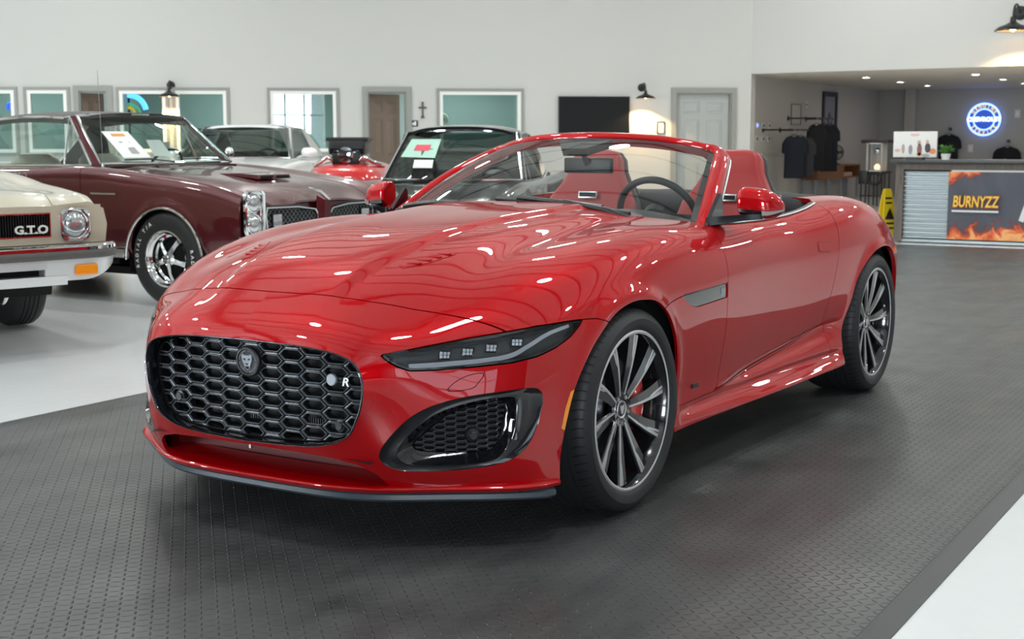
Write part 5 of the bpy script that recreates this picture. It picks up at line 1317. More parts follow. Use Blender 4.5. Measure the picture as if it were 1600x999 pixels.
for s in (1, -1):
    # stacked headlights in a bright frame
    fz = MB(); o = [(s * .675, .560), (s * .865, .560), (s * .885, .60), (s * .885, .86), (s * .865, .895), (s * .70, .895), (s * .675, .87)]; i_ = [(y + (s * .775 - y) * .14, z + (.73 - z) * .08) for y, z in o]
    fz.rings([[(.88, *q) for q in o], [(.905, *q) for q in o], [(.915, *((q[0] * .5 + r[0] * .5), q[1] * .5 + r[1] * .5)) for q, r in zip(o, i_)], [(.905, *q) for q in i_], [(.86, *q) for q in i_]], True, False, True)
    hb_ = fz.obj('headlight_frame', M_CHROME, MC, 35)
    round_lamp(.875, s * .775, .805, .072, MC); round_lamp(.875, s * .775, .645, .072, MC)
    # split grille with mesh, bright surround and square parking lamp
    out = [(s * .07, .600), (s * .64, .585), (s * .655, .70), (s * .64, .765), (s * .30, .762), (s * .10, .735), (s * .065, .69)]
    c_ = (s * .36, .68); in_ = [(y + (c_[0] - y) * .05, z + (c_[1] - z) * .14) for y, z in out]
    X = lambda y: .865 - .05 * (abs(y) / .9) ** 2
    b = MB(); b.rings([[(X(q[0]) + .01, *q) for q in out], [(X(q[0]) + .045, *q) for q in out], [(X(q[0]) + .045, *q) for q in in_], [(X(q[0]) + .012, *q) for q in in_]], True, False, False); b.obj('grille_surround', M_CHROME, MC, 35)
    MB().rings([[(X(q[0]) + .014, *q) for q in in_]], True, True, False).obj('grille_backing', M_DARK, MC)
    b = MB()
    for k in range(-12, 13):
        for d in (1, -1):
            y0, z0 = c_[0] + k * .045, .68
            a_ = Vector((0, y0 - d * .085, z0 - .085)); e_ = Vector((0, y0 + d * .085, z0 + .085))
            pts = [a_ + (e_ - a_) * t for t in np.linspace(0, 1, 9)]; pts = [q for q in pts if polysd(np.array([[q.y, q.z]]), in_)[0] < -.002]
            if len(pts) > 1: 
                for q in (pts[0], pts[-1]): q.x = 0
                A_, B2 = pts[0], pts[-1]; A_.x = X(A_.y) + .024; B2.x = X(B2.y) + .024; b.tube([A_, B2], .0018, 4)
    b.obj('grille_mesh', mat('mesh_dark_steel', (.16, .165, .17), .4, .8), MC)
    pk = MB().bbox(X(.5) + .02, X(.5) + .05, s * .53 - .05, s * .53 + .05, .615, .71, .012).obj('parking_lamp', M_LAMPGLASS, MC, 40)
    MB().rings([[(X(.5) + .03 + t, s * .53 + a * .058, .6625 + c2 * .055) for a, c2 in ((-1, -1), (1, -1), (1, 1), (-1, 1))] for t in (0, .015)]).obj('parking_lamp_frame', M_BLACK, MC)
    # bumper blades
MB().rings([[(.93 - .10 * (y / .9) ** 4 - .0 + dx, y, z) for dx, z in ((0, .42), (.05, .44), (.06, .50), (.04, .555), (0, .56))] for y in np.linspace(-.92, .92, 21)]).obj('front_bumper', M_CHROME, MC, 40)
MB().rings([[(-4.05 - dx, y, z) for dx, z in ((0, .42), (.05, .44), (.06, .50), (.04, .555), (0, .56))] for y in (-.9, -.5, 0, .5, .9)]).obj('rear_bumper', M_CHROME, MC, 40)
# bonnet: pointed ridge ornament and scoop
MB().rings([[(.98, -.012, .80), (.98, .012, .80), (.98, 0, .81)], [(.88, -.016, .853), (.88, .016, .853), (.88, 0, .872)], [(.72, -.006, .888), (.72, .006, .888), (.72, 0, .897)]]).obj('bonnet_ornament', M_CHROME, MC, 40)
MB().rings([[(.90, y, .60), (.945, y * .55, .61), (.955, y * .4, .80), (.90, y, .835)] for y in (-.085, .085)]).obj('nose_divider', MAROON, MC, 40)
MB().rings([[(.32, y, .955), (.30, y, .988), (.10, y, 1.000), (-.12, y, .995)] for y in (-.19, -.17, .17, .19)]).obj('bonnet_scoop', MAROON, MC, 40)
for s in (1, -1): MB().bbox(.312, .325, s * .095 - .07, s * .095 + .07, .962, .982, .004).obj('scoop_opening', M_DARK, MC)
# arch mouldings, rocker, badges, mirror, aerial, wipers, door handle
for cx in (0, -2.92):
    for s in (1, -1):
        MB().tube([(cx + .405 * math.cos(q), s * (.922 if True else 0), .345 + .405 * math.sin(q)) for q in np.linspace(-.0, PI + .0, 28)], .010, 6).obj('arch_moulding', M_CHROME, MC, 50)
for s in (1, -1):
    MB().bbox(-2.4, -.45, s * .885 - .012, s * .885 + .012, .355, .42, .008).obj('rocker_moulding', M_STEEL, MC, 40)
    MB().bbox(-.78, -.50, s * .914 - .004, s * .914 + .004, .842, .856, .002).obj('side_badge', M_CHROME, MC)
    MB().bbox(-2.12, -1.95, s * .915 - .01, s * .915 + .012, .93, .95, .004).obj('door_handle', M_CHROME, MC)
text_mesh('GTO', .07, Matrix(((1, 0, 0, -1.62), (0, 0, -1, -.915), (0, 1, 0, .975), (0, 0, 0, 1))), 'wing_script', M_CHROME, MC, .002, .3, .001, 1.2)
mr = MB().tube([(-1.0, .80, 1.07), (-1.0, .86, 1.12)], .012, 8).obj('mirror_stem', M_CHROME, MC)
MB().lathe([(0, .03), (.03, .025), (.05, .01), (.055, 0), (0, 0)], 20, Matrix.Translation((-1.0, .88, 1.15)) @ Matrix.Rotation(PI / 2, 4, 'Y')).obj('door_mirror', M_CHROME, MC, 40)
b = MB().tube([(-.72, -.83, 1.04), (-.72, -.83, 1.08)], .012, 8); b.tube([(-.72, -.83, 1.07), (-.74, -.83, 1.80)], .0022, 6); b.obj('aerial', M_STEEL, MC, 50)
for y in (-.42, .22):
    MB().tube([(-.66, y + .30, 1.085), (-.74, y + .1, 1.11), (-.76, y - .15, 1.105)], .006, 6).obj('wiper', M_BLACK, MC)
ORANGE = mat('orange_print', (.75, .33, .10), .6); GREYPRINT = mat('grey_print', (.35, .35, .36), .6)
def onscreen(p, car, a, v, off=-.03):
    """point just behind the windscreen of car; a across in metres, v 0..1 up"""
    g = p['gh']; (x0, w0, z0), (x1, w1, z1) = g['ws'], g['rf']; w_ = w0 + (w1 - w0) * v; u = (a / w_ + 1) / 2
    q = Vector((x0 + (x1 - x0) * v + g.get('bow', .1) * 4 * u * (1 - u) * (.55 + .45 * 4 * v * (1 - v)) + off, a, z0 + (z1 - z0) * v))
    return Matrix.Translation(car.location) @ Matrix.Rotation(car.rotation_euler[2], 4, 'Z') @ q
sheet(onscreen(pm, MC, -.52, .12, .03), onscreen(pm, MC, -.27, .12, .03), onscreen(pm, MC, -.31, .68, .03), onscreen(pm, MC, -.53, .68, .03), 'white price sheet with an orange heading on the windscreen of the maroon hardtop', marks=((.25, .75, .80, .90, ORANGE), (.42, .70, .14, .38, GREYPRINT), (.3, .7, .55, .60, GREYPRINT)))
sheet(onscreen(pm, MC, .02, .14, -.25), onscreen(pm, MC, .24, .14, -.25), onscreen(pm, MC, .22, .50, -.25), onscreen(pm, MC, .04, .50, -.25), 'small pale sheet further inside the maroon hardtop, right of the orange-headed sheet')
def inworld(car, q): return Matrix.Translation(car.location) @ Matrix.Rotation(car.rotation_euler[2], 4, 'Z') @ Vector(q)
sheet(inworld(MC, (-1.68, .60, 1.14)), inworld(MC, (-1.46, .60, 1.14)), inworld(MC, (-1.46, .60, 1.25)), inworld(MC, (-1.68, .60, 1.25)), 'small white card behind the side window of the maroon hardtop')

def squash(root, x0, k):
    for o in kids(root):
        for q in [o] + kids(o):
            if q.type == 'MESH' and q.parent in (root, o) and o.type == 'MESH':
                for v in q.data.vertices:
                    if v.co.x > x0: v.co.x = x0 + (v.co.x - x0) * k
squash(MC, .45, .80)
# ---- beige coupe, front corner at the edge of the picture
BEIGE = paint('beige_paint', (.50, .455, .35), .35, .05, False)
pb = dict(w=.93, fo=.98, ro=1.25, wb=2.84, R=.345, ra=.40, tw=.23, rr=.20, vee=.05, crown=.045, endm=BEIGE, endz=.54, panx=-.5,
    top=[(.98, .80), (.84, .865), (.6, .90), (0, .965), (-.8, 1.02), (-1.5, 1.03), (-3.0, 1.0), (-4.09, .85)],
    shoulder=[(.98, .79), (.84, .83), (.6, .87), (0, .94), (-.8, .97), (-2.0, .95), (-3.0, .97), (-4.09, .80)],
    plan=[(.98, .95), (.8, .985), (.4, 1.0), (0, 1.0), (-2, 1.0), (-3, 1.0), (-4.09, .90)], bottom=[(-9, .26), (.28, .26), (.42, .52), (.98, .56)],
    cabin=[(-.78, -.3), (-.80, .50), (-.88, .70), (-1.0, .78), (-2.9, .76), (-3.1, .60), (-3.15, -.3)],
    hood=[(1.2, -.3), (1.2, .57), (.6, .62), (-.66, .70), (-.68, .3), (-.66, -.3)],
    gh=dict(ws=(-.86, .74, 1.03), rf=(-1.40, .58, 1.38), rr=(-2.5, .56, 1.36), rb=(-3.05, .68, 1.01), qx=-2.35, vent=.02, bow=.16))
BC = car_root((-1.17, -4.75, 0), 72, 'beige coupe with a black slatted grille and chrome bumper, cut by the left picture edge')
body_panels(pb, BC, BEIGE, [(-.92, .36), (-.90, .80), (-.92, 1.02), (-1.6, 1.1), (-2.25, 1.06), (-2.30, .9), (-2.28, .38)])
greenhouse(pb, BC, BEIGE, BEIGE); cabin(pb, BC, M_BLEATHER, M_BLEATHER)
for x, y, f in ((0, -.80, True), (0, .80, False), (-2.84, -.80, True), (-2.84, .80, False)): classic_wheel(pb, 0, BC, x, y, f)
# front face panel with grille opening
FX = lambda y: .985 - .055 * (abs(y) / .93) ** 2
def face_strip(pts_lo, pts_hi, x_off=0.): return [[(FX(y) + x_off, y, z0), (FX(y) + x_off, y, z1)] for (y, z0), (_, z1) in zip(pts_lo, pts_hi)]
b = MB()
for (ya, yb, za, zb) in ((-.88, .88, .775, .812), (-.88, .88, .60, .640), (-.88, -.555, .64, .775), (.555, .88, .64, .775), (-.06, .06, .64, .775)):
    ys = np.linspace(ya, yb, 9); b.rings([[(FX(y) - .04, y, za), (FX(y) + .008, y, za), (FX(y) + .008, y, zb), (FX(y) - .04, y, zb)] for y in ys])
b.obj('front_panel', BEIGE, BC, 35)
for s in (1, -1):
    b = MB(); rect = [(s * .065, .643), (s * .55, .643), (s * .55, .772), (s * .065, .772)]
    cc_ = (s * .307, .7075); inn = [(y + (cc_[0] - y) * .02, z + (cc_[1] - z) * .06) for y, z in rect]
    b.rings([[(FX(q[0]) - .01, *q) for q in rect], [(FX(q[0]) + .014, *q) for q in rect], [(FX(q[0]) + .014, *q) for q in inn], [(FX(q[0]) - .01, *q) for q in inn]], True, False, False); b.obj('grille_frame', M_CHROME, BC)
    MB().rings([[(FX(q[0]) - .03, *q) for q in rect], [(FX(q[0]) - .028, *q) for q in rect]]).obj('grille_backing', M_DARK, BC)
    gb = MB()
    for k in range(30):
        y = s * (.078 + k * .0158); gb.box(FX(y) - .025, FX(y) + .004, y - .0022, y + .0022, .647, .768)
    g_ = gb.obj('grille_slats', M_BLACK, BC)
    # squared bright bezel with a round lamp
    sq = [(s * (.705 + .092 * math.copysign(abs(math.cos(q)) ** .45, math.cos(q))), .705 + .092 * math.copysign(abs(math.sin(q)) ** .45, math.sin(q))) for q in np.linspace(0, 2 * PI, 33)[:-1]]
    rd = [(s * (.705 + .078 * math.cos(q)), .705 + .078 * math.sin(q)) for q in np.linspace(0, 2 * PI, 33)[:-1]]
    b = MB(); b.rings([[(FX(.7) - .02, *q) for q in sq], [(FX(.7) + .024, *q) for q in sq], [(FX(.7) + .026, q[0] * .6 + r[0] * .4, q[1] * .6 + r[1] * .4) for q, r in zip(sq, rd)], [(FX(.7) + .002, *r) for r in rd], [(FX(.7) - .02, *r) for r in rd]], True, False, True); b.obj('headlight_bezel', M_CHROME, BC, 35)
    round_lamp(FX(.7) + .006, s * .705, .705, .080, BC)
    # wing cap round the lamp
    b = MB(); b.rings([[(x, s * y, z) for y, z in ((.60, .60), (.60, .815), (.80, .83), (.895, .79), (.915, .70), (.90, .60))] for x in (.70, FX(.85) - .01, FX(.85) + .012)], True, False, True); b.obj('wing_end', BEIGE, BC, 50)
    tl = MB().bbox(1.07, 1.10, s * .715 - .07, s * .715 + .07, .425, .487, .012).obj('turn_lamp', M_AMBER, BC, 40)
text_mesh('G.T.O', .062, facing_x(FX(.45) + .008, .435, .682), 'grille_letters', mat('white_letter', (.75, .75, .7), .6), BC, .003, 0, .0022, 1.25)
MB().box(FX(.45) + .005, FX(.45) + .009, .37, .50, .662, .666).obj('letter_underline', mat('white_letter', (.75, .75, .7), .6), BC)
BX = lambda y: 1.11 - .05 * (abs(y) / .9) ** 2 - .16 * max(0, (abs(y) - .78) / .2) ** 2
ysb = [y for y in np.linspace(-.98, .98, 41)]
up_r = lambda a: [[(BX(y) + dx - .0, y, z) for dx, z in a] for y in ysb]
MB().rings(up_r([(-.14, .595), (.0, .597), (.02, .585), (.02, .568), (-.14, .568)])).obj('front_bumper', M_CHROME, BC, 40)
MB().rings(up_r([(-.10, .568), (.024, .566), (.030, .555), (.030, .530), (.022, .520), (-.1, .520)])).obj('bumper_strip', mat('bumper_rubber', (.09, .085, .08), .6), BC, 40)
wl = mat('bumper_reflection_white', (.62, .63, .63), .3, .35, .4)  # white puts the chrome's pale reflection into the colour
def low(y0, y1, prof_, n=16): return MB().rings([[(BX(y) + dx, y, z) for dx, z in prof_] for y in np.linspace(y0, y1, n)])
for s in (1, -1):
    MB().rings([[(BX(s * y) + dx, s * y, zz) for dx, zz in ((-.12, .52), (0.01, .52), (-.01, max(.40 + .55 * max(0, y - .74) ** 1.3, .30 + .16 * max(0, y - .5))), (-.12, max(.40 + .55 * max(0, y - .74) ** 1.3, .36)))] for y in np.linspace(.46, .955, 14)]).obj('bumper_corner', wl, BC, 35)
low(-.47, .47, [(-.12, .52), (.01, .52), (.006, .470), (-.12, .470)]).obj('bumper_upper_blade', wl, BC, 35)
low(-.60, .60, [(-.12, .43), (.0, .43), (-.012, .378), (-.12, .378)]).obj('bumper_lower_blade', wl, BC, 35)
low(-.5, .5, [(-.13, .48), (-.10, .48), (-.10, .40), (-.13, .40)]).obj('bumper_slot', M_DARK, BC)
for o in kids(BC):
    for q in [o] + kids(o):
        if q.type != 'MESH': continue
        for v in q.data.vertices:
            v.co.z *= 1.07 if o.type == 'MESH' else 1
            if o.type == 'MESH' and v.co.x > .42: v.co.x += .35 * min(1, (v.co.x - .42) / .35)
BC.location = (-1.17 - .309 * .35, -4.75 - .951 * .35, 0)
# ---- white coupe facing the camera
WHITEP = paint('white_paint', (.86, .87, .86), .35, .0, False)
pw = dict(w=.93, fo=.95, ro=1.1, wb=2.70, R=.35, ra=.40, tw=.235, rr=.23, vee=.05,
    top=[(.95, .80), (.7, .90), (0, 1.0), (-.7, 1.06), (-1.5, 1.06), (-2.9, 1.04), (-3.8, .95)],
    shoulder=[(.95, .76), (.7, .84), (0, .95), (-.7, 1.0), (-2.0, .99), (-3.0, 1.0), (-3.8, .88)],
    plan=[(.95, .90), (.7, .98), (0, 1.0), (-2, 1.0), (-3, 1.0), (-3.8, .92)],
    cabin=[(-.68, -.3), (-.70, .50), (-.78, .70), (-.9, .77), (-2.5, .76), (-2.9, .60), (-2.95, -.3)],
    hood=[(1.2, -.3), (1.2, .60), (.6, .68), (-.58, .72), (-.60, .3), (-.58, -.3)],
    gh=dict(ws=(-.76, .74, 1.05), rf=(-1.35, .57, 1.44), rr=(-2.2, .55, 1.42), rb=(-2.95, .66, 1.06), qx=-2.0, vent=.02, bow=.18))
WC = car_root(WHITE_AT, 26, 'white coupe with dark glass standing behind the maroon hardtop')
body_panels(pw, WC, WHITEP); greenhouse(pw, WC, WHITEP, WHITEP, thin_glass('dark_car_glass', (.30, .36, .34), 1.6)); cabin(pw, WC, M_BLEATHER, M_BLEATHER)
for x, y, f in ((0, -.80, True), (0, .80, False), (-2.7, -.80, True), (-2.7, .80, False)): classic_wheel(pw, 0, WC, x, y, f)
for s in (1, -1):
    MB().rings([[( -1.02 + .09 * math.cos(q) * k, s * (y), 1.115 + .065 * math.sin(q) * k) for q in np.linspace(0, 2 * PI, 17)[:-1]] for y, k in ((.83, .5), (.86, .95), (.95, 1), (1.01, .8), (1.035, .35))]).obj('door_mirror', WHITEP, WC, 50)
    MB().tube([(-1.02, s * .77, 1.04), (-1.02, s * .86, 1.08)], .02, 8).obj('mirror_stem', WHITEP, WC, 50)
    round_lamp(.92, s * .72, .72, .085, WC)
b = MB().bbox(.90, .96, -.58, .58, .62, .76, .02); b.obj('grille', M_BLACK, WC, 40)
MB().rings([[(.98 - .1 * (y / .9) ** 2 + dx, y, z) for dx, z in ((-.05, .40), (.02, .42), (.03, .50), (.01, .56), (-.05, .57))] for y in np.linspace(-.90, .90, 15)]).obj('front_bumper', WHITEP, WC, 40)
MB().bbox(.35, -.20, -.30, .30, .985, 1.04, .02).obj('bonnet_scoop', WHITEP, WC, 40)
# ---- black coupe
BLACKP = paint('black_paint', (.006, .006, .007), .2, .0, False)
pk_ = dict(w=.88, fo=.85, ro=1.0, wb=2.49, R=.34, ra=.39, tw=.22, rr=.20, vee=.10, crown=.09,
    top=[(.85, .66), (.6, .74), (0, .82), (-.6, .86), (-1.5, .88), (-2.6, .90), (-3.49, .78)],
    shoulder=[(.85, .64), (.6, .74), (0, .82), (-.7, .82), (-1.5, .82), (-2.5, .88), (-3.49, .74)],
    plan=[(.85, .88), (.6, .97), (0, 1.0), (-1.3, .95), (-2.5, 1.0), (-3.49, .85)],
    cabin=[(-.60, -.3), (-.62, .50), (-.70, .66), (-.85, .72), (-1.9, .71), (-2.3, .55), (-2.4, -.3)],
    hood=[(1.2, -.3), (1.2, .50), (.6, .58), (-.48, .62), (-.50, .3), (-.48, -.3)],
    gh=dict(ws=(-.68, .70, .88), rf=(-1.10, .56, 1.335), rr=(-1.75, .55, 1.32), rb=(-2.45, .60, .93), qx=-1.65, vent=.32, bow=.22, camber=.06))
KC = car_root(BLACK_AT, 20, 'black coupe with a pale green sign in its windscreen, behind the red convertible')
body_panels(pk_, KC, BLACKP); greenhouse(pk_, KC, BLACKP, BLACKP, thin_glass('black_car_glass', (.38, .42, .41), 1.55)); cabin(pk_, KC, M_BLEATHER, M_BLEATHER)
for x, y, f in ((0, -.76, True), (0, .76, False), (-2.49, -.76, True), (-2.49, .76, False)): classic_wheel(pk_, 0, KC, x, y, f)
for s in (1, -1): round_lamp(.80, s * .66, .62, .075, KC)
MB().rings([[(.88 - .12 * (y / .9) ** 2 + dx, y, z) for dx, z in ((-.05, .40), (.02, .42), (.03, .46), (.01, .50), (-.05, .51))] for y in np.linspace(-.84, .84, 15)]).obj('front_bumper', M_CHROME, KC, 40)
GREEN = mat('green_board', (.42, .66, .55), .6); REDP = mat('red_print', (.70, .08, .12), .6)
sheet(onscreen(pk_, KC, -.55, .48, .03), onscreen(pk_, KC, -.16, .46, .03), onscreen(pk_, KC, -.15, .86, .03), onscreen(pk_, KC, -.48, .86, .03), 'pale green board with a red print leaning on the windscreen of the black coupe', GREEN, ((.28, .75, .35, .68, REDP),))
sheet(onscreen(pk_, KC, -.38, .25, .03), onscreen(pk_, KC, -.17, .25, .03), onscreen(pk_, KC, -.17, .42, .03), onscreen(pk_, KC, -.38, .42, .03), 'small white card under the green board in the black coupe')
# ---- red hot rod with a blown engine standing above its bonnet
HRED = paint('hotrod_red', (.62, .008, .008), .3, .05, False)
HC = empty('hot_rod', ROD_AT, math.radians(32), 'bright red hot rod with an exposed black engine, between the white and black coupes', 'car')
rs = []
for x, w_, zt in ((1.05, .30, .86), (1.0, .36, .94), (.6, .44, 1.0), (0, .52, 1.03), (-.4, .50, 1.04), (-.8, .52, 1.02), (-1.2, .50, .96), (-1.45, .36, .80)):
    rs.append([(x, w_ * math.copysign(abs(math.cos(q)) ** .6, math.cos(q)), .38 + (zt - .38) * (.5 + .5 * math.copysign(abs(math.sin(q)) ** .6, math.sin(q)))) for q in np.linspace(0, 2 * PI, 33)[:-1]])
MB().rings(rs).obj('body', HRED, HC, 50)
for s in (1, -1):
    MB().rings([[(x, s * y, z), (x + .02, s * (y + .25), z - .02), (x + .02, s * (y + .27), z - .10), (x, s * (y + .02), z - .08)] for x, y, z in ((.75, .50, .55), (.5, .50, .76), (.1, .52, .84), (-.35, .56, .74), (-.6, .60, .50))]).obj('front_wing', HRED, HC, 50)
    round_lamp(1.0, s * .52, .80, .09, HC)
ph = dict(R=.35, tw=.2, rr=.2)
for x, y, f in ((.55, -.60, True), (.55, .60, False), (-1.05, -.60, True), (-1.05, .60, False)): classic_wheel(ph, 0, HC, x, y, f)
MB().bbox(-.20, .46, -.21, .21, 1.10, 1.27, .04).obj('intake_scoop', M_BLACK, HC, 40)
en = MB().bbox(-.15, .55, -.16, .16, 1.0, 1.12, .02).obj('engine', M_BLACK, HC, 40)
b = MB()
for k in range(7): b.box(-.10 + k * .09, -.07 + k * .09, -.18, .18, 1.12, 1.17)
b.bbox(-.12, .50, -.15, .15, 1.10, 1.16, .02); b.obj('supercharger', M_GLOSSBLACK, en, 40)
for s in (1, -1):
    MB().lathe([(0, 0), (.07, 0), (.075, .02), (.075, .09), (.06, .11), (0, .11)], 20, Matrix.Translation((.32, s * .10, 1.17))).obj('air_cleaner', M_BLACK, en, 40)
    MB().lathe([(0, 0), (.07, 0), (.075, .02), (.075, .09), (.06, .11), (0, .11)], 20, Matrix.Translation((.08, s * .10, 1.17))).obj('air_cleaner', M_BLACK, en, 40)
    MB().tube([(.5, s * .12, 1.02), (.56, s * .2, 1.08), (.5, s * .3, 1.02), (.2, s * .4, .98)], .025, 10).obj('exhaust_header', M_CHROME, en, 50)
MB().lathe([(0, 0), (.09, 0), (.09, .04), (.03, .05), (0, .05)], 24, Matrix.Translation((.55, 0, 1.10)) @ Matrix.Rotation(PI / 2, 4, 'Y')).obj('blower_pulley', M_CHROME, en, 40)
MB().bbox(-.25, .44, -.24, .24, 1.255, 1.30, .015).obj('scoop_lid', M_BLACK, en, 40)
# ------------------------------------------------------------------ things on the walls and in the reception
def thing(o, label, cat, group=None): return tag(o, label, cat, group)
WARM = (1, .62, .28)
def sconce(M, sc_, label, power):
    """gooseneck wall lamp: M maps (along wall, out of wall, up)"""
    r = empty('wall_lamp', tuple(M @ Vector((0, 0, 0))), 0, label, 'wall lamp'); Mi = Matrix.Translation(-(M @ Vector((0, 0, 0)))) @ M
    S_ = Matrix.Scale(sc_, 4)
    MB().lathe([(0, 0), (.07, 0), (.07, .012), (.03, .025), (0, .025)], 24, Mi @ S_ @ Matrix.Rotation(-PI / 2, 4, 'X')).obj('wall_plate', M_BLACK, r, 40)
    pts = [(0, .02, 0), (0, .10, .05), (0, .18, .07), (0, .27, .04), (0, .31, -.03), (0, .315, -.09)]
    MB().tube([Mi @ S_ @ Vector(p) for p in spline1(pts, 5)], .011 * sc_, 8).obj('gooseneck', M_BLACK, r, 60)
    Ms = Mi @ S_ @ Matrix.Translation((0, .315, -.09))
    sh = MB().lathe([(.0, .03), (.025, .03), (.03, -.02), (.07, -.045), (.13, -.065), (.17, -.10), (.172, -.11), (.165, -.107), (.12, -.072), (.06, -.052), (0, -.045)], 32, Ms).obj('lamp_shade', mat('shade_black', (.012, .012, .011), .35), r, 50)
    MB().lathe([(.0, -.052), (.055, -.056), (.115, -.076), (.158, -.108)], 32, Ms).obj('shade_inside', mat('shade_cream', (.75, .55, .32), .5), r, 50)
    MB().lathe([(0, -.055), (.02, -.06), (.032, -.08), (.028, -.10), (.0, -.112)], 16, Ms).obj('bulb', mat('bulb_warm', (1, .8, .5), .4, emit=WARM, estr=30), r, 60)
    l = bpy.data.lights.new('lamp_glow', 'SPOT'); l.energy = power; l.color = WARM; l.spot_size = math.radians(125); l.spot_blend = .35; l.shadow_soft_size = .03
    o = link(bpy.data.objects.new('lamp_glow', l)); o.parent = r; o.location = Ms @ Vector((0, 0, -.12)); o.rotation_euler = (0, 0, 0)
    return r
sconce(MW @ Matrix.Translation((2.0, 0, 2.19)), 1.0, 'small black gooseneck wall lamp glowing warm between television and grey door', 110)
sconce(MW @ Matrix.Translation((10.08, 0, 2.20)), 1.0, 'small black gooseneck wall lamp glowing warm between two windows, above the maroon hardtop', 130)
sconce(Matrix(((0, 1, 0, -18.9), (1, 0, 0, -1.68), (0, 0, 1, 3.27), (0, 0, 0, 1))), 1.6, 'large black gooseneck lamp glowing orange on the wall high above the reception counter', 110)
# television
r = MB().bbox(2.22, 3.49, .015, .06, 1.315, 2.035, .006, MW).obj('television', M_BLACK, None, 40); thing(r, 'large black flat television switched off on the grey back wall', 'television')
MB().box(2.235, 3.475, .0602, .0612, 1.335, 2.02, MW).obj('screen', mat('tv_screen', (.006, .007, .008), .12), r)
MB().box(2.6, 3.1, .001, .015, 1.5, 1.85, MW).obj('wall_bracket', M_BLACK, r)
# small framed picture, cross, switch plate
r = frame(MB(), 1.575, 1.715, 1.385, 1.60, .015, .001, .02, MW).obj('framed_certificate', M_BLACK); thing(r, 'small black framed certificate beside the grey door', 'picture frame')
MB().box(1.59, 1.70, .001, .006, 1.40, 1.585, MW).obj('print', M_PAPER, r); MB().box(1.605, 1.65, .0062, .007, 1.42, 1.56, MW).obj('printed_block', GREYPRINT, r)
cm_ = mat('dark_bronze', (.10, .095, .06), .45, .5)
b = MB(); P_ = lambda s, z: [(s, z)]
poly_ = [(-.012, -.13), (-.03, -.14), (-.03, -.11), (-.012, -.09), (-.010, .03), (-.06, .03), (-.075, .045), (-.06, .06), (-.014, .06), (-.014, .11), (-.022, .135), (0, .15), (.022, .135), (.014, .11), (.014, .06), (.06, .06), (.075, .045), (.06, .03), (.010, .03), (.012, -.09), (.03, -.11), (.03, -.14), (.012, -.13)]
b.prism(poly_, .003, .022, 'y', MW @ Matrix.Translation((5.86, 0, 1.79))); thing(b.obj('wall_cross', cm_), 'small bronze cross hanging on the wall between open brown door and window', 'cross')
r = MB().bbox(5.94, 6.06, .001, .012, 1.51, 1.62, .003, MW).obj('wall_sign', mat('sign_dark', (.05, .05, .055), .4)); thing(r, 'small square dark sign plate right of the open brown door', 'sign')
MB().box(5.975, 6.005, .0122, .0128, 1.53, 1.60, MW).obj('sign_mark', M_PAPER, r); MB().box(6.012, 6.04, .0122, .0128, 1.535, 1.58, MW).obj('sign_mark', M_PAPER, r)
# things seen through or mirrored in the office windows
def wall_clock(s, z, ring, inner, label, k=1.):
    r = empty('wall_clock', tuple(MW @ Vector((s, -1.2, z))), 0, label, 'clock'); Ml = Matrix.Translation(-(MW @ Vector((s, -1.2, z)))) @ MW @ Matrix.Translation((s, -1.2, z)) @ Matrix.Rotation(-PI / 2, 4, 'X')
    MB().lathe([(.10 * k, 0), (.145 * k, .0), (.15 * k, .02), (.12 * k, .035), (.10 * k, .02)], 32, Ml).obj('clock_ring', ring, r, 40)
    MB().lathe([(0, .012), (.10 * k, .012)], 32, Ml).obj('clock_face', inner, r)
    MB().lathe([(0, .02), (.055 * k, .018), (.06 * k, .012)], 24, Ml).obj('clock_centre', mat('clock_orange', (.55, .20, .05), .5), r, 40)
    b = MB(); b.box(-.01, .01, -.01, .01, -1.6, .0, Matrix.Translation((0, 0, 0))); b.box(-.12, .12, -.12, .12, -z, -z + .02); b.box(-.012, .012, -.012, .012, -z, -.10); b.obj('clock_stand', M_BLACK, r)
wall_clock(5.67, 1.685, mat('ring_blue', (.35, .75, .85), .4, emit=(.25, .65, .8), estr=.8), mat('clock_cream', (.75, .75, .7), .5), 'round clock with a pale blue ring and orange centre behind the wide window', .9)
wall_clock(5.42, 1.655, mat('ring_pale', (.55, .62, .55), .4), mat('clock_cream', (.75, .75, .7), .5), 'pale round clock right of the blue-ringed one behind the wide window', .8)
r = empty('neon_sign', tuple(MW @ Vector((10.95, -1.2, 1.86))), 0, 'reflected blue neon arc with yellow centre, modelled behind the window left of a wall lamp', 'neon sign')  # stands in for a neon reflection in the pane
Ml = Matrix.Translation(-(MW @ Vector((10.95, -1.2, 1.86)))) @ MW @ Matrix.Translation((10.95, -1.2, 1.86))
NB = mat('reflected_neon_blue', (.1, .3, 1), .4, emit=(.10, .38, 1.), estr=3.2); NY = mat('reflected_neon_yellow', (.8, .5, .05), .4, emit=(.8, .48, .05), estr=.8); NG = mat('reflected_neon_green', (.1, .6, .3), .4, emit=(.08, .5, .25), estr=.7)
MB().tube([Ml @ Vector((.30 * math.cos(q), 0, .30 * math.sin(q) - .08)) for q in np.linspace(.15, PI - .15, 20)], .05, 8).obj('neon_tube', NB, r, 60)
MB().tube([Ml @ Vector((.20 * math.cos(q), .01, .18 * math.sin(q) - .12)) for q in np.linspace(.1, PI - .1, 16)], .022, 8).obj('neon_tube', NG, r, 60)
MB().tube([Ml @ Vector((.10 * math.cos(q), .01, .10 * math.sin(q) - .10)) for q in np.linspace(0, 2 * PI, 21)[:-1]], .03, 8, True).obj('neon_tube', NY, r, 60)
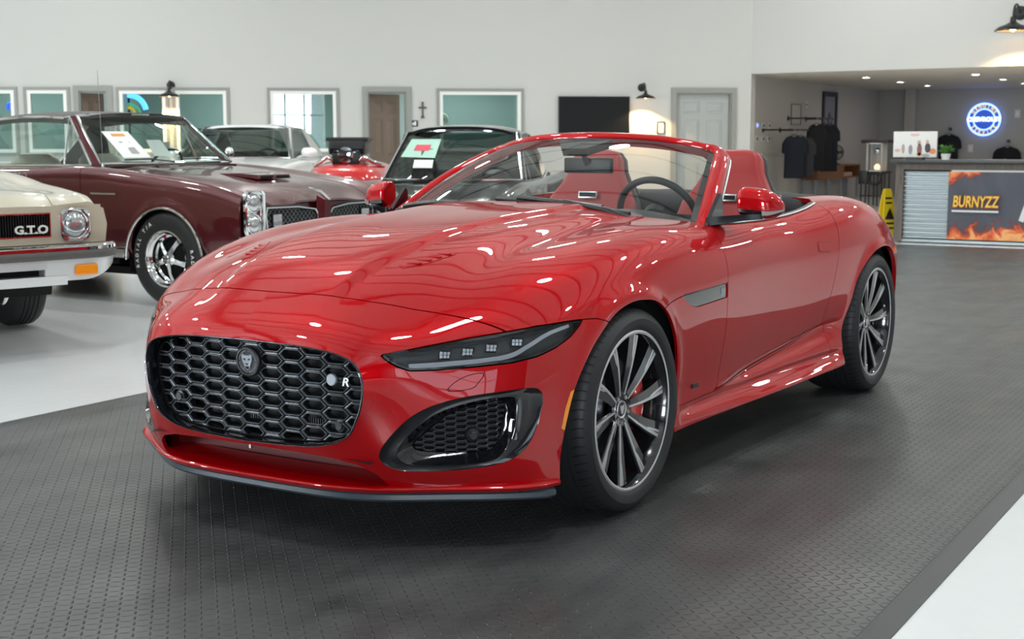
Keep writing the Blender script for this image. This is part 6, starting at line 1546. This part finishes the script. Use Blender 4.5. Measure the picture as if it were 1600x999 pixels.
b = MB(); b.box(-.02, .02, -.04, -.02, -1.86, .2, Ml); b.box(-.3, .3, -.1, .1, -1.86, -1.84, Ml); b.obj('sign_stand', M_BLACK, r)
r = empty('neon_sign', tuple(MW @ Vector((12.85, -1.2, 1.90))), 0, 'small blue neon reflection, modelled as a bar behind the second window from the left', 'neon sign')  # added glowing bar imitating a blue reflection on the glass
Ml = Matrix.Translation(-(MW @ Vector((12.85, -1.2, 1.90)))) @ MW @ Matrix.Translation((12.85, -1.2, 1.90))
MB().tube([Ml @ Vector(p) for p in ((-.15, 0, -.02), (-.02, 0, .04), (.12, 0, .02), (.14, 0, -.08))], .035, 8).obj('neon_tube', mat('reflected_neon_deep_blue', (.05, .1, .9), .4, emit=(.03, .12, 1.), estr=1.6), r, 60)
b = MB(); b.box(-.02, .02, -.04, -.02, -1.90, .0, Ml); b.box(-.2, .2, -.1, .1, -1.9, -1.88, Ml); b.obj('sign_stand', M_BLACK, r)

# ---- reception wall on the left: controls, frames, racks of shirts
YW = -6.6
M_PLATE = mat('white_plate', (.62, .61, .58), .4)
k = 0
posn = {0: 'leftmost', 1: 'middle', 2: 'rightmost'}
for row, z in enumerate((1.548, 1.297)):
    for c, x in enumerate((-20.21, -20.53, -20.84)):
        r = MB().bbox(x - .065, x + .065, YW + .001, YW + .018, z - .055, z + .055, .004).obj('wall_switch', M_PLATE, None, 40)
        thing(r, 'white control plate on the alcove wall, %s of the %s row%s' % (posn[c], 'upper' if row == 0 else 'lower', ', glowing blue' if k == 0 else ''), 'switch', 'control plates on the reception wall')
        MB().bbox(x - .03, x + .03, YW + .018, YW + .024, z - .03, z + .03, .002).obj('display', mat('blue_display', (.1, .15, .6), .3, emit=(.15, .25, 1), estr=2.5) if k == 0 else mat('dark_display', (.05, .05, .06), .3), r); k += 1
r = MB().bbox(-19.80, -19.64, YW + .001, YW + .015, 1.12, 1.24, .004).obj('wall_switch', M_PLATE, None, 40); thing(r, 'white light switch at the front edge of the alcove wall, below the control plates', 'switch')
MB().bbox(-19.74, -19.70, YW + .015, YW + .022, 1.16, 1.20, .002).obj('rocker', M_WHITE, r)
r = MB().bbox(-22.95, -22.82, YW + .001, YW + .03, 1.93, 2.05, .004).obj('thermostat', M_PLATE, None, 40); thing(r, 'small white wall box above the racks of dark shirts', 'thermostat')
MB().bbox(-22.92, -22.85, YW + .03, YW + .033, 1.97, 2.01, .001).obj('display', mat('dark_display', (.05, .05, .06), .3), r)
r = frame(MB(), 0, .56, 0, .42, .018, .001, .02, Matrix.Translation((-22.60, YW, 1.575))).obj('framed_poster', mat('thin_grey', (.20, .19, .18), .4)); thing(r, 'pale poster in a thin frame above the left shirt rack', 'picture frame')
MB().box(-22.58, -22.06, YW + .001, YW + .008, 1.595, 1.975).obj('print', mat('pale_print', (.50, .49, .46), .6), r)
r = frame(MB(), 0, .93, 0, 1.20, .10, .001, .04, Matrix.Translation((-24.84, YW, 1.095))).obj('framed_picture', M_BLACK); thing(r, 'tall black framed picture with a dark figure above the right shirt rack', 'picture frame')
MB().box(-24.74, -24.01, YW + .001, YW + .012, 1.195, 2.195).obj('print', mat('grey_picture', (.22, .22, .25), .5), r)
MB().prism([(-24.55, 1.25), (-24.20, 1.25), (-24.18, 1.55), (-24.28, 1.80), (-24.38, 1.88), (-24.50, 1.78), (-24.58, 1.5)], YW + .012, YW + .014, 'y').obj('printed_figure', mat('figure_dark', (.06, .06, .07), .5), r)
def rack(x0, x1, z, label):
    r = MB().tube([(x0, YW + .56, z), (x1, YW + .56, z)], .018, 10).obj('clothes_rail', M_BLACK, None, 50); thing(r, label, 'clothes rail')
    for x in (x0 + .04, x1 - .04):
        MB().tube([(x, YW + .56, z), (x, YW + .02, z)], .014, 8).obj('rail_bracket', M_BLACK, r, 50); MB().lathe([(0, 0), (.05, 0), (.05, .012), (0, .02)], 20, Matrix.Translation((x, YW + .001, z)) @ Matrix.Rotation(-PI / 2, 4, 'X')).obj('rail_flange', M_BLACK, r, 40)
rack(-21.49, -20.50, 1.465, 'left black pipe clothes rail holding dark shirts, lower of the two'); rack(-22.97, -21.85, 1.700, 'right black pipe clothes rail holding dark shirts, higher of the two')
def shirt(x, y, ztop, ang, w_, h_, m, label, print_=None, scale=1., parent_group='dark shirts on hangers'):
    r = empty('shirt_on_hanger', (x, y, ztop), math.radians(ang), label, 'shirt', parent_group)
    hw = w_ / 2; o = [(-.06, -.10), (-hw * .75, -.15), (-hw, -.24), (-hw * 1.06, -.42), (-hw * .82, -.44), (-hw * .78, -.32), (-hw * .80, -h_), (hw * .80, -h_), (hw * .78, -.32), (hw * .82, -.44), (hw * 1.06, -.42), (hw, -.24), (hw * .75, -.15), (.06, -.10), (0, -.13)]
    c = (0, -.4); rs = []
    for d, k in ((-.05, .86), (-.03, .97), (0, 1.0), (.03, .97), (.05, .86)):
        rs.append([(d + .008 * math.sin(z_ * 22 + a * 9), c[0] + (a - c[0]) * k, c[1] + (z_ - c[1]) * (k * .5 + .5)) for a, z_ in o])
    MB().rings(rs).obj('garment', m, r, 50)
    if print_: MB().lathe([(0, .056), (.05, .056)], 16, Matrix.Translation((0, -.02, -.42)) @ Matrix.Rotation(PI / 2, 4, 'Y')).obj('chest_print', print_, r)
    MB().tube([(0, -.17, -.14), (0, -.03, -.085), (0, 0, -.07), (0, .03, -.085), (0, .17, -.14)], .006, 6).obj('hanger', M_BLACK, r, 50)
    MB().tube([(0, 0, -.08), (0, 0, -.02)] + [(0, .02 * math.sin(q), .018 * (1 - math.cos(q)) - .015) for q in (.8, 1.6, 2.4, 3.2)], .004, 6).obj('hanger_hook', M_STEEL, r, 50)
    return r
BK = mat('black_cloth', (.010, .011, .014), .85); CH = mat('charcoal_cloth', (.035, .036, .045), .85)
NVY = mat('navy_cloth', (.008, .012, .022), .85)
shirt(-20.67, YW + .58, 1.45, 42, .46, .90, NVY, 'near black shirt on the left end of the lower rail')
shirt(-20.97, YW + .58, 1.44, 48, .40, .88, BK, 'black shirt second from the left on the lower rail')
shirt(-21.29, YW + .58, 1.42, 36, .42, .86, CH, 'charcoal shirt with an orange chest print on the lower rail', mat('orange_dot', (.75, .25, .12), .6))
shirt(-21.92, YW + .58, 1.68, 45, .40, 1.0, BK, 'black shirt on the left end of the higher rail')
shirt(-22.32, YW + .58, 1.68, 38, .44, 1.02, BK, 'black shirt in the middle of the higher rail')
shirt(-22.72, YW + .58, 1.68, 42, .44, 1.04, NVY, 'near black shirt on the right end of the higher rail, beside the framed picture')
# bench with cubby holes on pale legs, fan on top
WOOD = mat('brown_wood', (.22, .095, .035), .45); nt_, b_ = nodes(WOOD)
wv = nt_.nodes.new('ShaderNodeTexNoise'); wv.inputs['Scale'].default_value = 6; mp_ = nt_.nodes.new('ShaderNodeMapping'); mp_.inputs['Scale'].default_value = (1, 1, 9); tc_ = nt_.nodes.new('ShaderNodeTexCoord'); rp_ = nt_.nodes.new('ShaderNodeValToRGB')
rp_.color_ramp.elements[0].color = (.15, .06, .02, 1); rp_.color_ramp.elements[1].color = (.30, .13, .05, 1)
nt_.links.new(tc_.outputs['Object'], mp_.inputs[0]); nt_.links.new(mp_.outputs[0], wv.inputs[0]); nt_.links.new(wv.outputs[0], rp_.inputs[0]); nt_.links.new(rp_.outputs[0], b_.inputs['Base Color'])
r = empty('side_table', (-24.15, -6.42, 0), 0, 'brown wooden cubby table on pale steel legs beneath the dark shirts', 'table')
b = MB(); b.box(-1.45, 1.45, -.16, .16, .72, .75); b.box(-1.45, 1.45, -.16, .16, .46, .49); b.box(-1.45, 1.45, -.16, -.13, .49, .72)
for x in (-1.43, -.3, 1.42): b.box(x - .015, x + .015, -.16, .16, .49, .72)
b.box(-.3, 1.42, .14, .16, .49, .72); b.obj('table_body', WOOD, r)
LEG = mat('pale_steel', (.42, .47, .52), .4, .6)
for x in (-1.38, -.2, .6, 1.38):
    for y in (-.12, .12): MB().box(x - .025, x + .025, y - .025, y + .025, 0, .46).obj('leg', LEG, r)
r2 = MB().bbox(-25.3, -24.7, -6.50, -6.34, .491, .58, .01).obj('magazine_pile', mat('magazines', (.55, .35, .32), .6), None, 40); thing(r2, 'low pile of pale printed matter in the open cubby of the brown table', 'magazines')
r = empty('desk_fan', (-24.4, -6.42, .75), math.radians(35), 'small black desk fan standing on the brown table', 'fan')
MB().lathe([(0, 0), (.10, 0), (.10, .015), (.03, .03), (.02, .12), (0, .12)], 24).obj('fan_base', M_BLACK, r, 40)
Mf = Matrix.Translation((0, 0, .26)) @ Matrix.Rotation(PI / 2, 4, 'Y'); b = MB()
for rr_ in (.15, .12, .09, .06): b.tube([Mf @ Vector((rr_ * math.cos(q), rr_ * math.sin(q), .03)) for q in np.linspace(0, 2 * PI, 25)[:-1]], .006, 6, True)
b.tube([Mf @ Vector((.155 * math.cos(q), .155 * math.sin(q), 0)) for q in np.linspace(0, 2 * PI, 25)[:-1]], .012, 6, True); b.obj('fan_guard', M_BLACK, r, 50)
b = MB()
for q in range(4):
    a = q * PI / 2; b.rings([[Mf @ Vector((rr_ * math.cos(a + d), rr_ * math.sin(a + d), .02 - .05 * d)) for rr_, d in ((.02, 0), (.13, -.2), (.14, .3), (.03, .4))], [Mf @ Vector((rr_ * math.cos(a + d), rr_ * math.sin(a + d), .016 - .05 * d)) for rr_, d in ((.02, 0), (.13, -.2), (.14, .3), (.03, .4))]])
b.lathe([(0, -.05), (.05, -.05), (.05, .02), (0, .03)], 16, Mf); b.obj('fan_blades', M_BLACK, r, 40)
b = MB().tube([(0, .0, .10), (-.04, 0, .2), (-.03, 0, .26)], .015, 8); b.obj('fan_neck', M_BLACK, r)
# glass dispenser on a black stand
r = empty('glass_dispenser', (-22.0, -4.86, 0), 0, 'black stand with a lit glass cabinet and a large ring, left of the counter', 'dispenser')
b = MB()
for y in (-.26, -.10, .06, .20): b.tube([(0, y, 0), (0, y, .66)], .013, 8); b.tube([(-.3, y, 0), (-.3, y, .66)], .013, 8)
b.box(-.32, .02, -.28, .22, .64, .67); b.box(-.32, .02, -.28, .22, .18, .20); b.obj('stand', M_BLACK, r)
MB().bbox(-.2, .06, -.30, -.12, .42, .68, .01).obj('side_box', M_BLACK, r, 40)
MB().tube([(.05, .02 + .13 * math.cos(q), .53 + .11 * math.sin(q)) for q in np.linspace(0, 2 * PI, 33)[:-1]], .028, 8, True).obj('ring', M_BLACK, r, 60)
MB().rings([[(.02, .14, .60), (.06, .14, .60), (.04, .14, .64)], [(.02, .36, .655), (.06, .36, .655), (.04, .36, .665)]]).obj('spout', M_BLACK, r)
b = MB()
for x, y in ((0, -.15), (0, .13), (-.28, -.15), (-.28, .13)): b.box(x - .02, x + .02, y - .02, y + .02, .67, 1.21)
b.obj('cabinet_post', mat('post_pale', (.45, .43, .40), .4), r)
frame(MB(), 0, 0.26, 0, .54, .01, 0, .01, Matrix(((0, 1, 0, -.005), (1, 0, 0, -.14), (0, 0, 1, .67), (0, 0, 0, 1)))).obj('cabinet_frame', M_STEEL, r)
MB().box(-.29, -.28, -.13, .11, .67, 1.21).obj('cabinet_back', mat('post_pale', (.45, .43, .40), .4), r)
MB().box(-.02, -.018, -.13, .11, .68, 1.20).obj('cabinet_glass', M_CLEAR, r)
MB().lathe([(0, -.06), (.05, -.05), (.06, 0), (.05, .04), (0, .06)], 20, Matrix.Translation((-.15, 0, 1.07))).obj('glass_ball', M_CHROME, r, 60)
MB().lathe([(0, .0), (.05, 0), (.06, .06), (.03, .10), (0, .11)], 20, Matrix.Translation((-.15, 0, .70))).obj('warm_lamp', mat('warm_glow', (1, .7, .4), .5, emit=(1, .62, .35), estr=1.6), r, 60)
MB().bbox(-.34, .06, -.27, .26, 1.21, 1.275, .012).obj('top_slab', mat('dark_wood', (.03, .018, .014), .5), r, 40)

# ---- the counter
XC_ = -12.9
WOODG = mat('weathered_wood', (.12, .10, .085), .7); nt_, b_ = nodes(WOODG)
wn_ = nt_.nodes.new('ShaderNodeTexNoise'); wn_.inputs['Scale'].default_value = 5; mp_ = nt_.nodes.new('ShaderNodeMapping'); mp_.inputs['Scale'].default_value = (6, 6, 1); tc_ = nt_.nodes.new('ShaderNodeTexCoord'); rp_ = nt_.nodes.new('ShaderNodeValToRGB')
rp_.color_ramp.elements[0].color = (.075, .06, .05, 1); rp_.color_ramp.elements[1].color = (.20, .17, .145, 1)
nt_.links.new(tc_.outputs['Object'], mp_.inputs[0]); nt_.links.new(mp_.outputs[0], wn_.inputs[0]); nt_.links.new(wn_.outputs[0], rp_.inputs[0]); nt_.links.new(rp_.outputs[0], b_.inputs['Base Color'])
r = empty('reception_counter', (XC_, 0, 0), 0, 'long reception counter with weathered wood frame, corrugated steel front and dark top', 'counter')
MB().box(-.75, -.06, -1.88, 3.4, 0, .98).obj('counter_body', WOODG, r)
MB().box(-.06, .012, -1.88, -1.78, 0, .97).obj('corner_post', WOODG, r); MB().box(-.06, .02, -1.78, 3.4, .895, .97).obj('top_rail', WOODG, r)
MB().bbox(-.80, .07, -1.94, 3.46, .975, 1.015, .006).obj('counter_top', mat('dark_counter_top', (.055, .055, .055), .35), r, 40)
CORR = mat('corrugated_steel', (.60, .66, .68), .35, .75)
zz = np.linspace(.03, .885, 281); rs = [[(-.035 + .018 * math.cos(2 * PI * z / .0575), y, z) for z in zz] for y in (-1.78, 3.4)]
MB().rings([[tuple(p) for p in q] + [(-.058, q[0][1], .885), (-.058, q[0][1], .03)] for q in rs]).obj('corrugated_panel', CORR, r, 60)
MB().box(-.06, .0, -1.78, 3.4, .0, .03).obj('plinth', CORR, r); MB().box(-.02, .008, -1.20, 3.4, .870, .893).obj('edge_strip', M_WHITE, r)
# banner with flames
def banner_mat():
    m = mat('banner_print', (.1, .1, .12), .5); nt, b = nodes(m); L = nt.links.new; N = nt.nodes.new
    tc = N('ShaderNodeTexCoord'); sx = N('ShaderNodeSeparateXYZ'); L(tc.outputs['Object'], sx.inputs[0])
    n1 = N('ShaderNodeTexNoise'); n1.inputs['Scale'].default_value = 7; n1.inputs['Detail'].default_value = 6; n1.inputs['Distortion'].default_value = .8; L(tc.outputs['Object'], n1.inputs[0])
    def mth(op, a, c=None):
        q = N('ShaderNodeMath'); q.operation = op
        for i, v in enumerate((a, c)):
            if v is None: continue
            if isinstance(v, (int, float)): q.inputs[i].default_value = v
            else: L(v, q.inputs[i])
        return q.outputs[0]
    z = sx.outputs[2]; y = sx.outputs[1]
    low_ = mth('MULTIPLY', mth('SUBTRACT', .27, z), 4.2); corner = mth('MULTIPLY', mth('SUBTRACT', mth('SUBTRACT', z, .70), mth('MULTIPLY', mth('ADD', y, 1.15), .45)), 5.)
    amt = mth('ADD', mth('MAXIMUM', low_, corner), mth('MULTIPLY', mth('SUBTRACT', n1.outputs[0], .5), 2.8))
    rp = N('ShaderNodeValToRGB'); cr = rp.color_ramp
    cr.elements[0].position = 0; cr.elements[0].color = (.085, .088, .11, 1); cr.elements[1].position = 1; cr.elements[1].color = (.85, .42, .16, 1)
    for p, c in ((.22, (.10, .06, .07, 1)), (.40, (.45, .06, .02, 1)), (.68, (.75, .16, .05, 1))):
        e = cr.elements.new(p); e.color = c
    L(amt, rp.inputs[0]); L(rp.outputs[0], b.inputs['Base Color']); return m
rs = []
for y in np.linspace(-1.225, .9, 90):
    row = []
    for z in np.linspace(.05, .872, 24):
        t = (z - .05) / .82; sag = .006 * math.sin((y + .5 * z) * 17) + .008 * math.sin((y - 1.0 * z) * 9 + 1) * (1 - t) + .005 * math.sin(y * 31)
        row.append((.020 + sag * min(1, (y + 1.225) * 8 + .1), y, z))
    rs.append(row)
b = MB(); b.rings([q + [(p[0] - .002, p[1], p[2]) for p in q[::-1]] for q in rs]); bn = b.obj('banner', banner_mat(), None, 60); bn.location = (XC_, 0, 0)
thing(bn, 'dark banner with orange flames and yellow lettering hung on the counter front', 'banner')
q = text_mesh('BURNYZZ', .19, facing_x(.045, -.895, .505), 'banner_lettering', mat('banner_red', (.70, .12, .02), .5), bn, .002, .12, .010, .62)
text_mesh('BURNYZZ', .19, facing_x(.049, -.895, .507), 'banner_lettering', mat('banner_yellow', (.85, .70, .10), .5), bn, .001, .12, .001, .62)
MB().box(.044, .048, -1.17, -.62, .385, .408).obj('banner_underline', mat('banner_white', (.72, .72, .72), .5), bn)
MB().rings([[(.046, y, z) for y, z in ((-.385, .30), (-.33, .28), (-.10, .78), (-.24, .78))], [(.049, y, z) for y, z in ((-.385, .30), (-.33, .28), (-.10, .78), (-.24, .78))]]).obj('banner_mark', mat('banner_white', (.72, .72, .72), .5), bn)
# picture board, plant
r = MB().bbox(-12.93, -12.90, -1.925, -1.39, 1.045, 1.362, .008).obj('picture_board', mat('board_white', (.78, .76, .72), .5), None, 40); thing(r, 'pale printed picture board of people standing on the left end of the counter', 'picture board')
MB().box(-12.99, -12.85, -1.75, -1.55, 1.015, 1.045).obj('board_foot', M_BLACK, r)
def blob(y0, z0, w_, h_, m, nm='printed_shape'): MB().lathe([(0, 0), (1, 0)], 18, Matrix.Translation((-12.8992, y0, z0)) @ Matrix.Rotation(PI / 2, 4, 'Y') @ Matrix.Diagonal((h_, w_, 1, 1))).obj(nm, m, r)
for y0, z0, w_, h_, c in ((-1.60, 1.14, .030, .075, (.25, .12, .10)), (-1.605, 1.225, .022, .03, (.55, .35, .25)), (-1.50, 1.16, .035, .06, (.06, .06, .07)), (-1.505, 1.235, .02, .026, (.60, .38, .30)), (-1.44, 1.12, .045, .035, (.75, .25, .10)), (-1.60, 1.08, .035, .022, (.70, .22, .08)), (-1.71, 1.14, .025, .06, (.30, .28, .30)), (-1.80, 1.15, .02, .06, (.45, .35, .32)), (-1.87, 1.13, .035, .02, (.75, .42, .38)), (-1.66, 1.32, .06, .018, (.75, .52, .48)), (-1.52, 1.07, .05, .02, (.35, .38, .38))):
    blob(y0, z0, w_, h_, mat('print_%d' % int(c[0] * 100 + c[1] * 1000), c, .5))
r = empty('potted_plant', (-12.95, -1.29, 1.015), 0, 'small leafy green plant in a white pot on the counter', 'plant')
MB().lathe([(0, 0), (.045, 0), (.06, .075), (.055, .075), (.05, .065), (0, .065)], 24).obj('pot', M_WHITE, r, 40)
b = MB(); rnd = random.Random(3)
for k in range(60):
    a = rnd.uniform(0, 2 * PI); t = rnd.uniform(.3, 1.15); L_ = rnd.uniform(.07, .14); d = Vector((math.cos(a) * math.sin(t), math.sin(a) * math.sin(t), math.cos(t))); s_ = d.cross(Vector((0, 0, 1))).normalized() * .016; base = Vector((0, 0, .06)) + d * .03
    m_ = base + d * L_ * .55 + Vector((0, 0, .01)); e_ = base + d * L_ - Vector((0, 0, .01)); b.add([base, m_ + s_, e_, m_ - s_, m_ + Vector((0, 0, .004))], [(0, 1, 4), (1, 2, 4), (2, 3, 4), (3, 0, 4)])
b.obj('leaves', mat('leaf_green', (.10, .28, .05), .5), r)
# folding wet-floor sign
r = empty('floor_sign', (-13.25, -2.08, 0), math.radians(50), 'yellow folding caution floor sign standing at the left end of the counter', 'floor sign')
YEL = mat('sign_yellow', (.80, .58, .02), .4)
for s in (1, -1):
    pts = [(-.12, 0), (-.12, .03), (-.055, .60), (-.04, .64), (.04, .64), (.055, .60), (.12, .03), (.12, 0), (.09, 0), (.08, .03), (-.08, .03), (-.09, 0)]
    b = MB(); b.rings([[(s * (.095 - .08 * z / .64) + t, y, z) for y, z in pts] for t in (-.006, .006)]); p_ = b.obj('sign_panel', YEL, r)
    for zz_, w_ in ((.52, .05), (.46, .045), (.14, .08), (.20, .07)): MB().box(s * (.095 - .08 * zz_ / .64) + (.006 if s > 0 else -.008), s * (.095 - .08 * zz_ / .64) + (.008 if s > 0 else -.006), -w_, w_, zz_ - .012, zz_ + .012).obj('sign_line', M_BLACK, p_)
    MB().prism([(-.07, .25), (.07, .25), (0, .40)], s * (.095 - .08 * .32 / .64) + s * .012, s * (.095 - .08 * .32 / .64) + s * .016, 'x').obj('sign_symbol', M_BLACK, p_)
# neon sign, shirts and plates on the far wall
XB = -28.
r = empty('neon_sign', (XB, -4.165, 1.735), 0, 'round blue neon sign with yellow arched words on the wall behind the counter', 'neon sign')
NBL = mat('neon_ring', (.3, .4, 1), .4, emit=(.18, .30, 1.), estr=3.0); NYW = mat('neon_letters_yellow', (.7, .5, .05), .4, emit=(.70, .48, .04), estr=1.1); NWH = mat('neon_white', (.8, .9, 1), .4, emit=(.55, .75, 1.), estr=2.6)
MB().lathe([(0, .0), (.375, 0), (.375, .03), (.36, .035), (0, .035)], 48, Matrix.Rotation(PI / 2, 4, 'Y')).obj('sign_disc', mat('sign_blue', (.01, .03, .16), .4, emit=(.01, .05, .30), estr=1.), r, 40)
for rr_, th in ((.355, .022), (.235, .016)): MB().tube([(.06, rr_ * math.cos(q), rr_ * math.sin(q)) for q in np.linspace(0, 2 * PI, 49)[:-1]], th, 8, True).obj('neon_tube', NBL, r, 60)
text_mesh('CHEVROLET', .135, facing_x(.085, 0, 0), 'neon_word', NWH, r, .006, 0, .004, 1.0)
MB().rings([[(t, y, z) for y, z in ((-.30, -.055), (.30, -.055), (.33, 0), (.30, .055), (-.30, .055), (-.33, 0))] for t in (.045, .055)]).obj('sign_bar', mat('bar_blue', (.05, .12, .5), .4, emit=(.05, .15, .65), estr=1.), r)
def arc_text(txt, r_, a0, a1, size, flip):
    for k, ch in enumerate(txt):
        a = a0 + (a1 - a0) * (k / (len(txt) - 1)); M = Matrix.Translation((.06, r_ * math.cos(a), r_ * math.sin(a))) @ Matrix.Rotation(a - PI / 2 + (PI if flip else 0), 4, 'X') @ facing_x(0, 0, 0)
        text_mesh(ch, size, M, 'neon_letter', NYW, r, .006, 0, .003)
arc_text('GENUINE', .295, math.radians(145), math.radians(35), .095, False); arc_text('SERVICE', .295, math.radians(215), math.radians(325), .095, True)
shirt(XB + .12, -4.92, 1.50, 0, .56, .85, BK, 'black shirt hanging on the far wall left of the round neon sign')
shirt(XB + .12, -3.62, 1.22, 0, .60, .8, BK, 'black shirt with a gold chest mark hanging right of the round neon sign', mat('gold_mark', (.5, .35, .08), .5))
for x, y, z, l in ((XB, -4.45, 1.08, 'white switch plate on the far wall below the round neon sign'), (XB, -3.45, 1.86, 'white wall plate on the far wall right of the round neon sign')):
    q = MB().bbox(x + .001, x + .018, y - .06, y + .06, z - .09, z + .09, .004).obj('wall_switch', M_PLATE, None, 40); thing(q, l, 'switch'); MB().bbox(x + .018, x + .026, y - .015, y + .015, z - .035, z + .035, .002).obj('rocker', M_WHITE, q)
for y, z in ((-4.92, 1.50), (-3.62, 1.22)):
    q = MB().tube([(XB, y, z + .02), (XB + .12, y, z + .02)], .012, 8); q.lathe([(0, 0), (.04, 0), (.04, .02), (0, .02)], 16, Matrix.Translation((XB + .001, y, z + .02)) @ Matrix.Rotation(PI / 2, 4, 'Y')); thing(q.obj('wall_hook', M_BLACK), 'black hook holding the shirt %s of the round neon sign' % ('left' if y < -4 else 'right'), 'hook')
